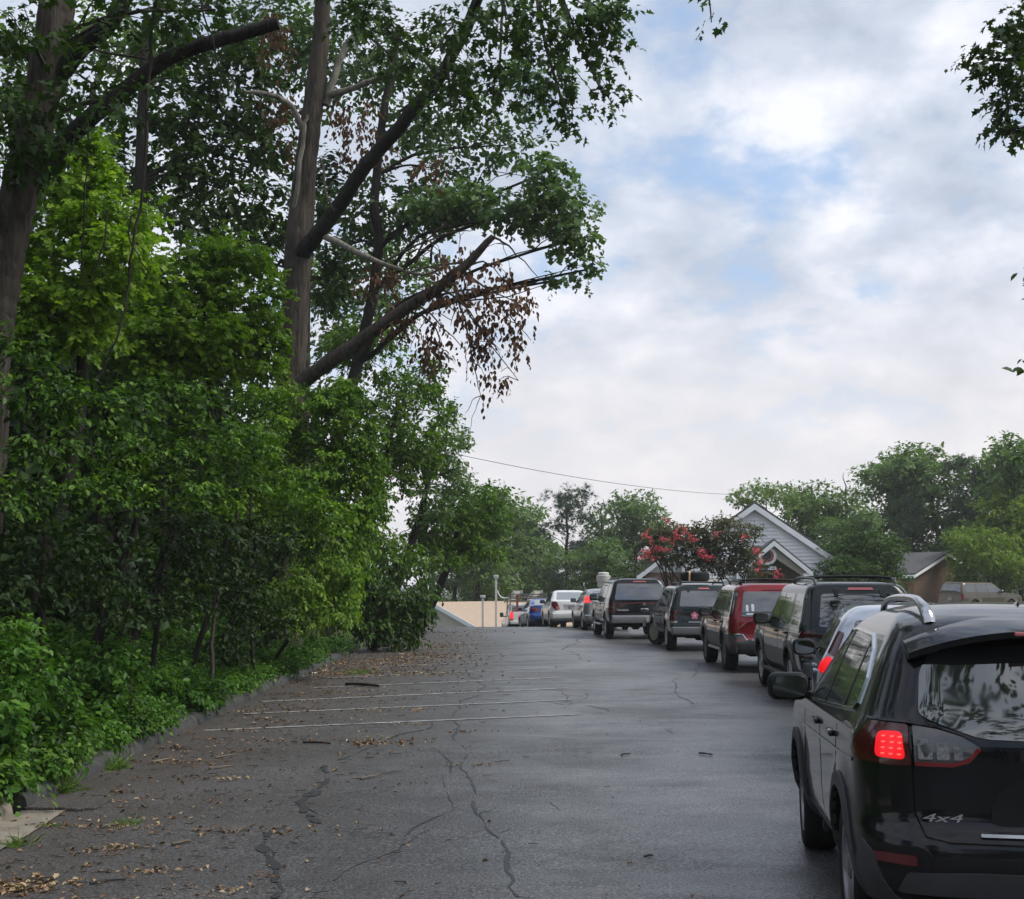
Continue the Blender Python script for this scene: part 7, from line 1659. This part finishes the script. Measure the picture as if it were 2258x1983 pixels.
for x0, y0, x1, y1, r, k, lab in [(690, 1369, 757, 1373, .026, 'dark', 'thick dark broken stick lying among the leaves'), (605, 1485, 660, 1487, .012, 'dark', 'thin dark stick just left of the nearest stall line'), (343, 1690 - 0, 380, 1683, .012, 'pale', 'short pale stick at the kerb bottom, left one'), (305, 1525, 345, 1518, .014, 'pale', 'pale stick with a knob lying beside the kerb'),
                              (720, 1558, 755, 1551, .011, 'pale', 'light stick in the middle of the dark lot'), (420, 1537, 470, 1531, .009, 'pale', 'pale thin stick right of the knobbed stick'), (430, 1515, 478, 1508, .008, 'pale', 'thin stick just above the pale thin one'),
                              (1395, 1506, 1422, 1509, .010, 'dark', 'dark twig on the open lot left of the black crossover'), (1240, 1510, 1258, 1507, .008, 'dark', 'small dark twig in the middle of the wet lot'), (1286, 1713, 1302, 1711, .007, 'dark', 'tiny dark twig on the near lot'), (200, 1655, 232, 1650, .010, 'pale', 'grey stick left of the grass tuft at lower left'), (180, 1768, 250, 1760, .008, 'dark', 'long thin twig near the bottom left edge')]:
    a, b_ = GD(x0, y0), GD(x1, y1); m_ = a.lerp(b_, .5) + Vector((rnd.uniform(-.03, .03), .03, r * .25)); up = Vector((0, 0, r + .004))
    G = Geo(); q = bend([a + up, m_ + up, b_ + up], 3); G.tube([v - a for v in q], lerpr([r, r * .9, r * .7], len(q)), 7, .18)
    if 'knob' in lab: G.lathe([(.005, -.02), (.026, -.01), (.026, .02), (.005, .03)], tuple(up), 'x', 7)
    o = G.obj('fallen_stick', STM[k], None, smooth=50); o.location = a; tag(o, lab, 'stick', 'sticks fallen on the lot')
for i, (x, y, s_, lab) in enumerate([(628, 1346, .09, 'larger white paper scrap beside the green weeds'), (648, 1341, .06, 'small white scrap right of the larger one'), (607, 1352, .05, 'small white scrap left of the larger one')]):
    c = GD(x, y); G = Geo(); n_ = 5; V = [(s_ * (i_ / n_ - .5), s_ * .8 * (j / n_ - .5), rnd.uniform(.0, .035)) for j in range(n_ + 1) for i_ in range(n_ + 1)]
    G.add(V, [(j * 6 + i_, j * 6 + i_ + 1, (j + 1) * 6 + i_ + 1, (j + 1) * 6 + i_) for j in range(n_) for i_ in range(n_)])
    o = G.obj('paper_scrap', plain('white_paper', (.62, .60, .55), .8), None, smooth=60); o.location = c + Vector((0, 0, .008)); tag(o, lab, 'litter', 'paper scraps by the kerb')
# weeds rooted in the joints
for x, y, n_, s_, sp_, lab in [(112, 1580, 70, .26, .16, 'grass tuft growing over the end of the dark kerb'), (232, 1535, 40, .20, .16, 'thin weedy grass at the kerb foot beyond the tuft'), (250, 1646, 26, .12, .09, 'pale green rosette weed on the near asphalt'), (30, 1690, 26, .14, .10, 'weed in the concrete gutter at the left edge'), (100, 1650, 16, .09, .10, 'sprig on the gutter edge by the concrete kerb'),
                          (715, 1345, 60, .14, .45, 'weeds sprouting among the leaf litter above the dark stick'), (610, 1322, 70, .22, .35, 'green weeds at the far end of the kerb')]:
    n_ *= 3; c = GD(x, y); L = Leaves(); u = nrmz(np.stack([rng.normal(size=n_), rng.normal(size=n_), np.abs(rng.normal(size=n_)) * (.9 if s_ > .13 else .25) + .12], -1))
    base = np.array([0, 0, 0]) + np.stack([rng.normal(size=n_) * sp_ * .35, rng.normal(size=n_) * sp_ * .35, np.zeros(n_)], -1)
    blade = (np.array([(0, -.014, 0), (0, .014, 0), (.55, .020, .10), (.55, -.020, .10), (1, 0, -.14)], float), np.array([(0, 1, 2), (0, 2, 3), (3, 2, 4)])); sd = np.cross(u, rng.normal(size=(n_, 3)))
    L.add(base, u, nrmz(np.cross(sd, u)), s_ * (.6 + .7 * rng.random(n_)), rng.random(n_), blade)
    o = leafobj('weed_tuft', L, LM['grass'], (0, 0, 0)); o.location = c; tag(o, lab, 'weed', 'weeds in the asphalt joints')

# ------------------------------------------------------------------ damp summer haze: one even box of air round everything
hm = bpy.data.materials.new('haze'); hm.use_nodes = True; ht = hm.node_tree; ht.nodes.clear()
pv = ht.nodes.new('ShaderNodeVolumePrincipled'); pv.inputs['Density'].default_value = 0.00045; pv.inputs['Color'].default_value = (0.97, 0.98, 1.0, 1); pv.inputs['Anisotropy'].default_value = 0.2
ho = ht.nodes.new('ShaderNodeOutputMaterial'); ht.links.new(pv.outputs[0], ho.inputs['Volume'])
g = Geo(); g.box(-950, 950, -950, 1550, -6, 24); hz_o = g.obj('haze', hm); tag(hz_o, 'thin damp haze in the air', kind='stuff')
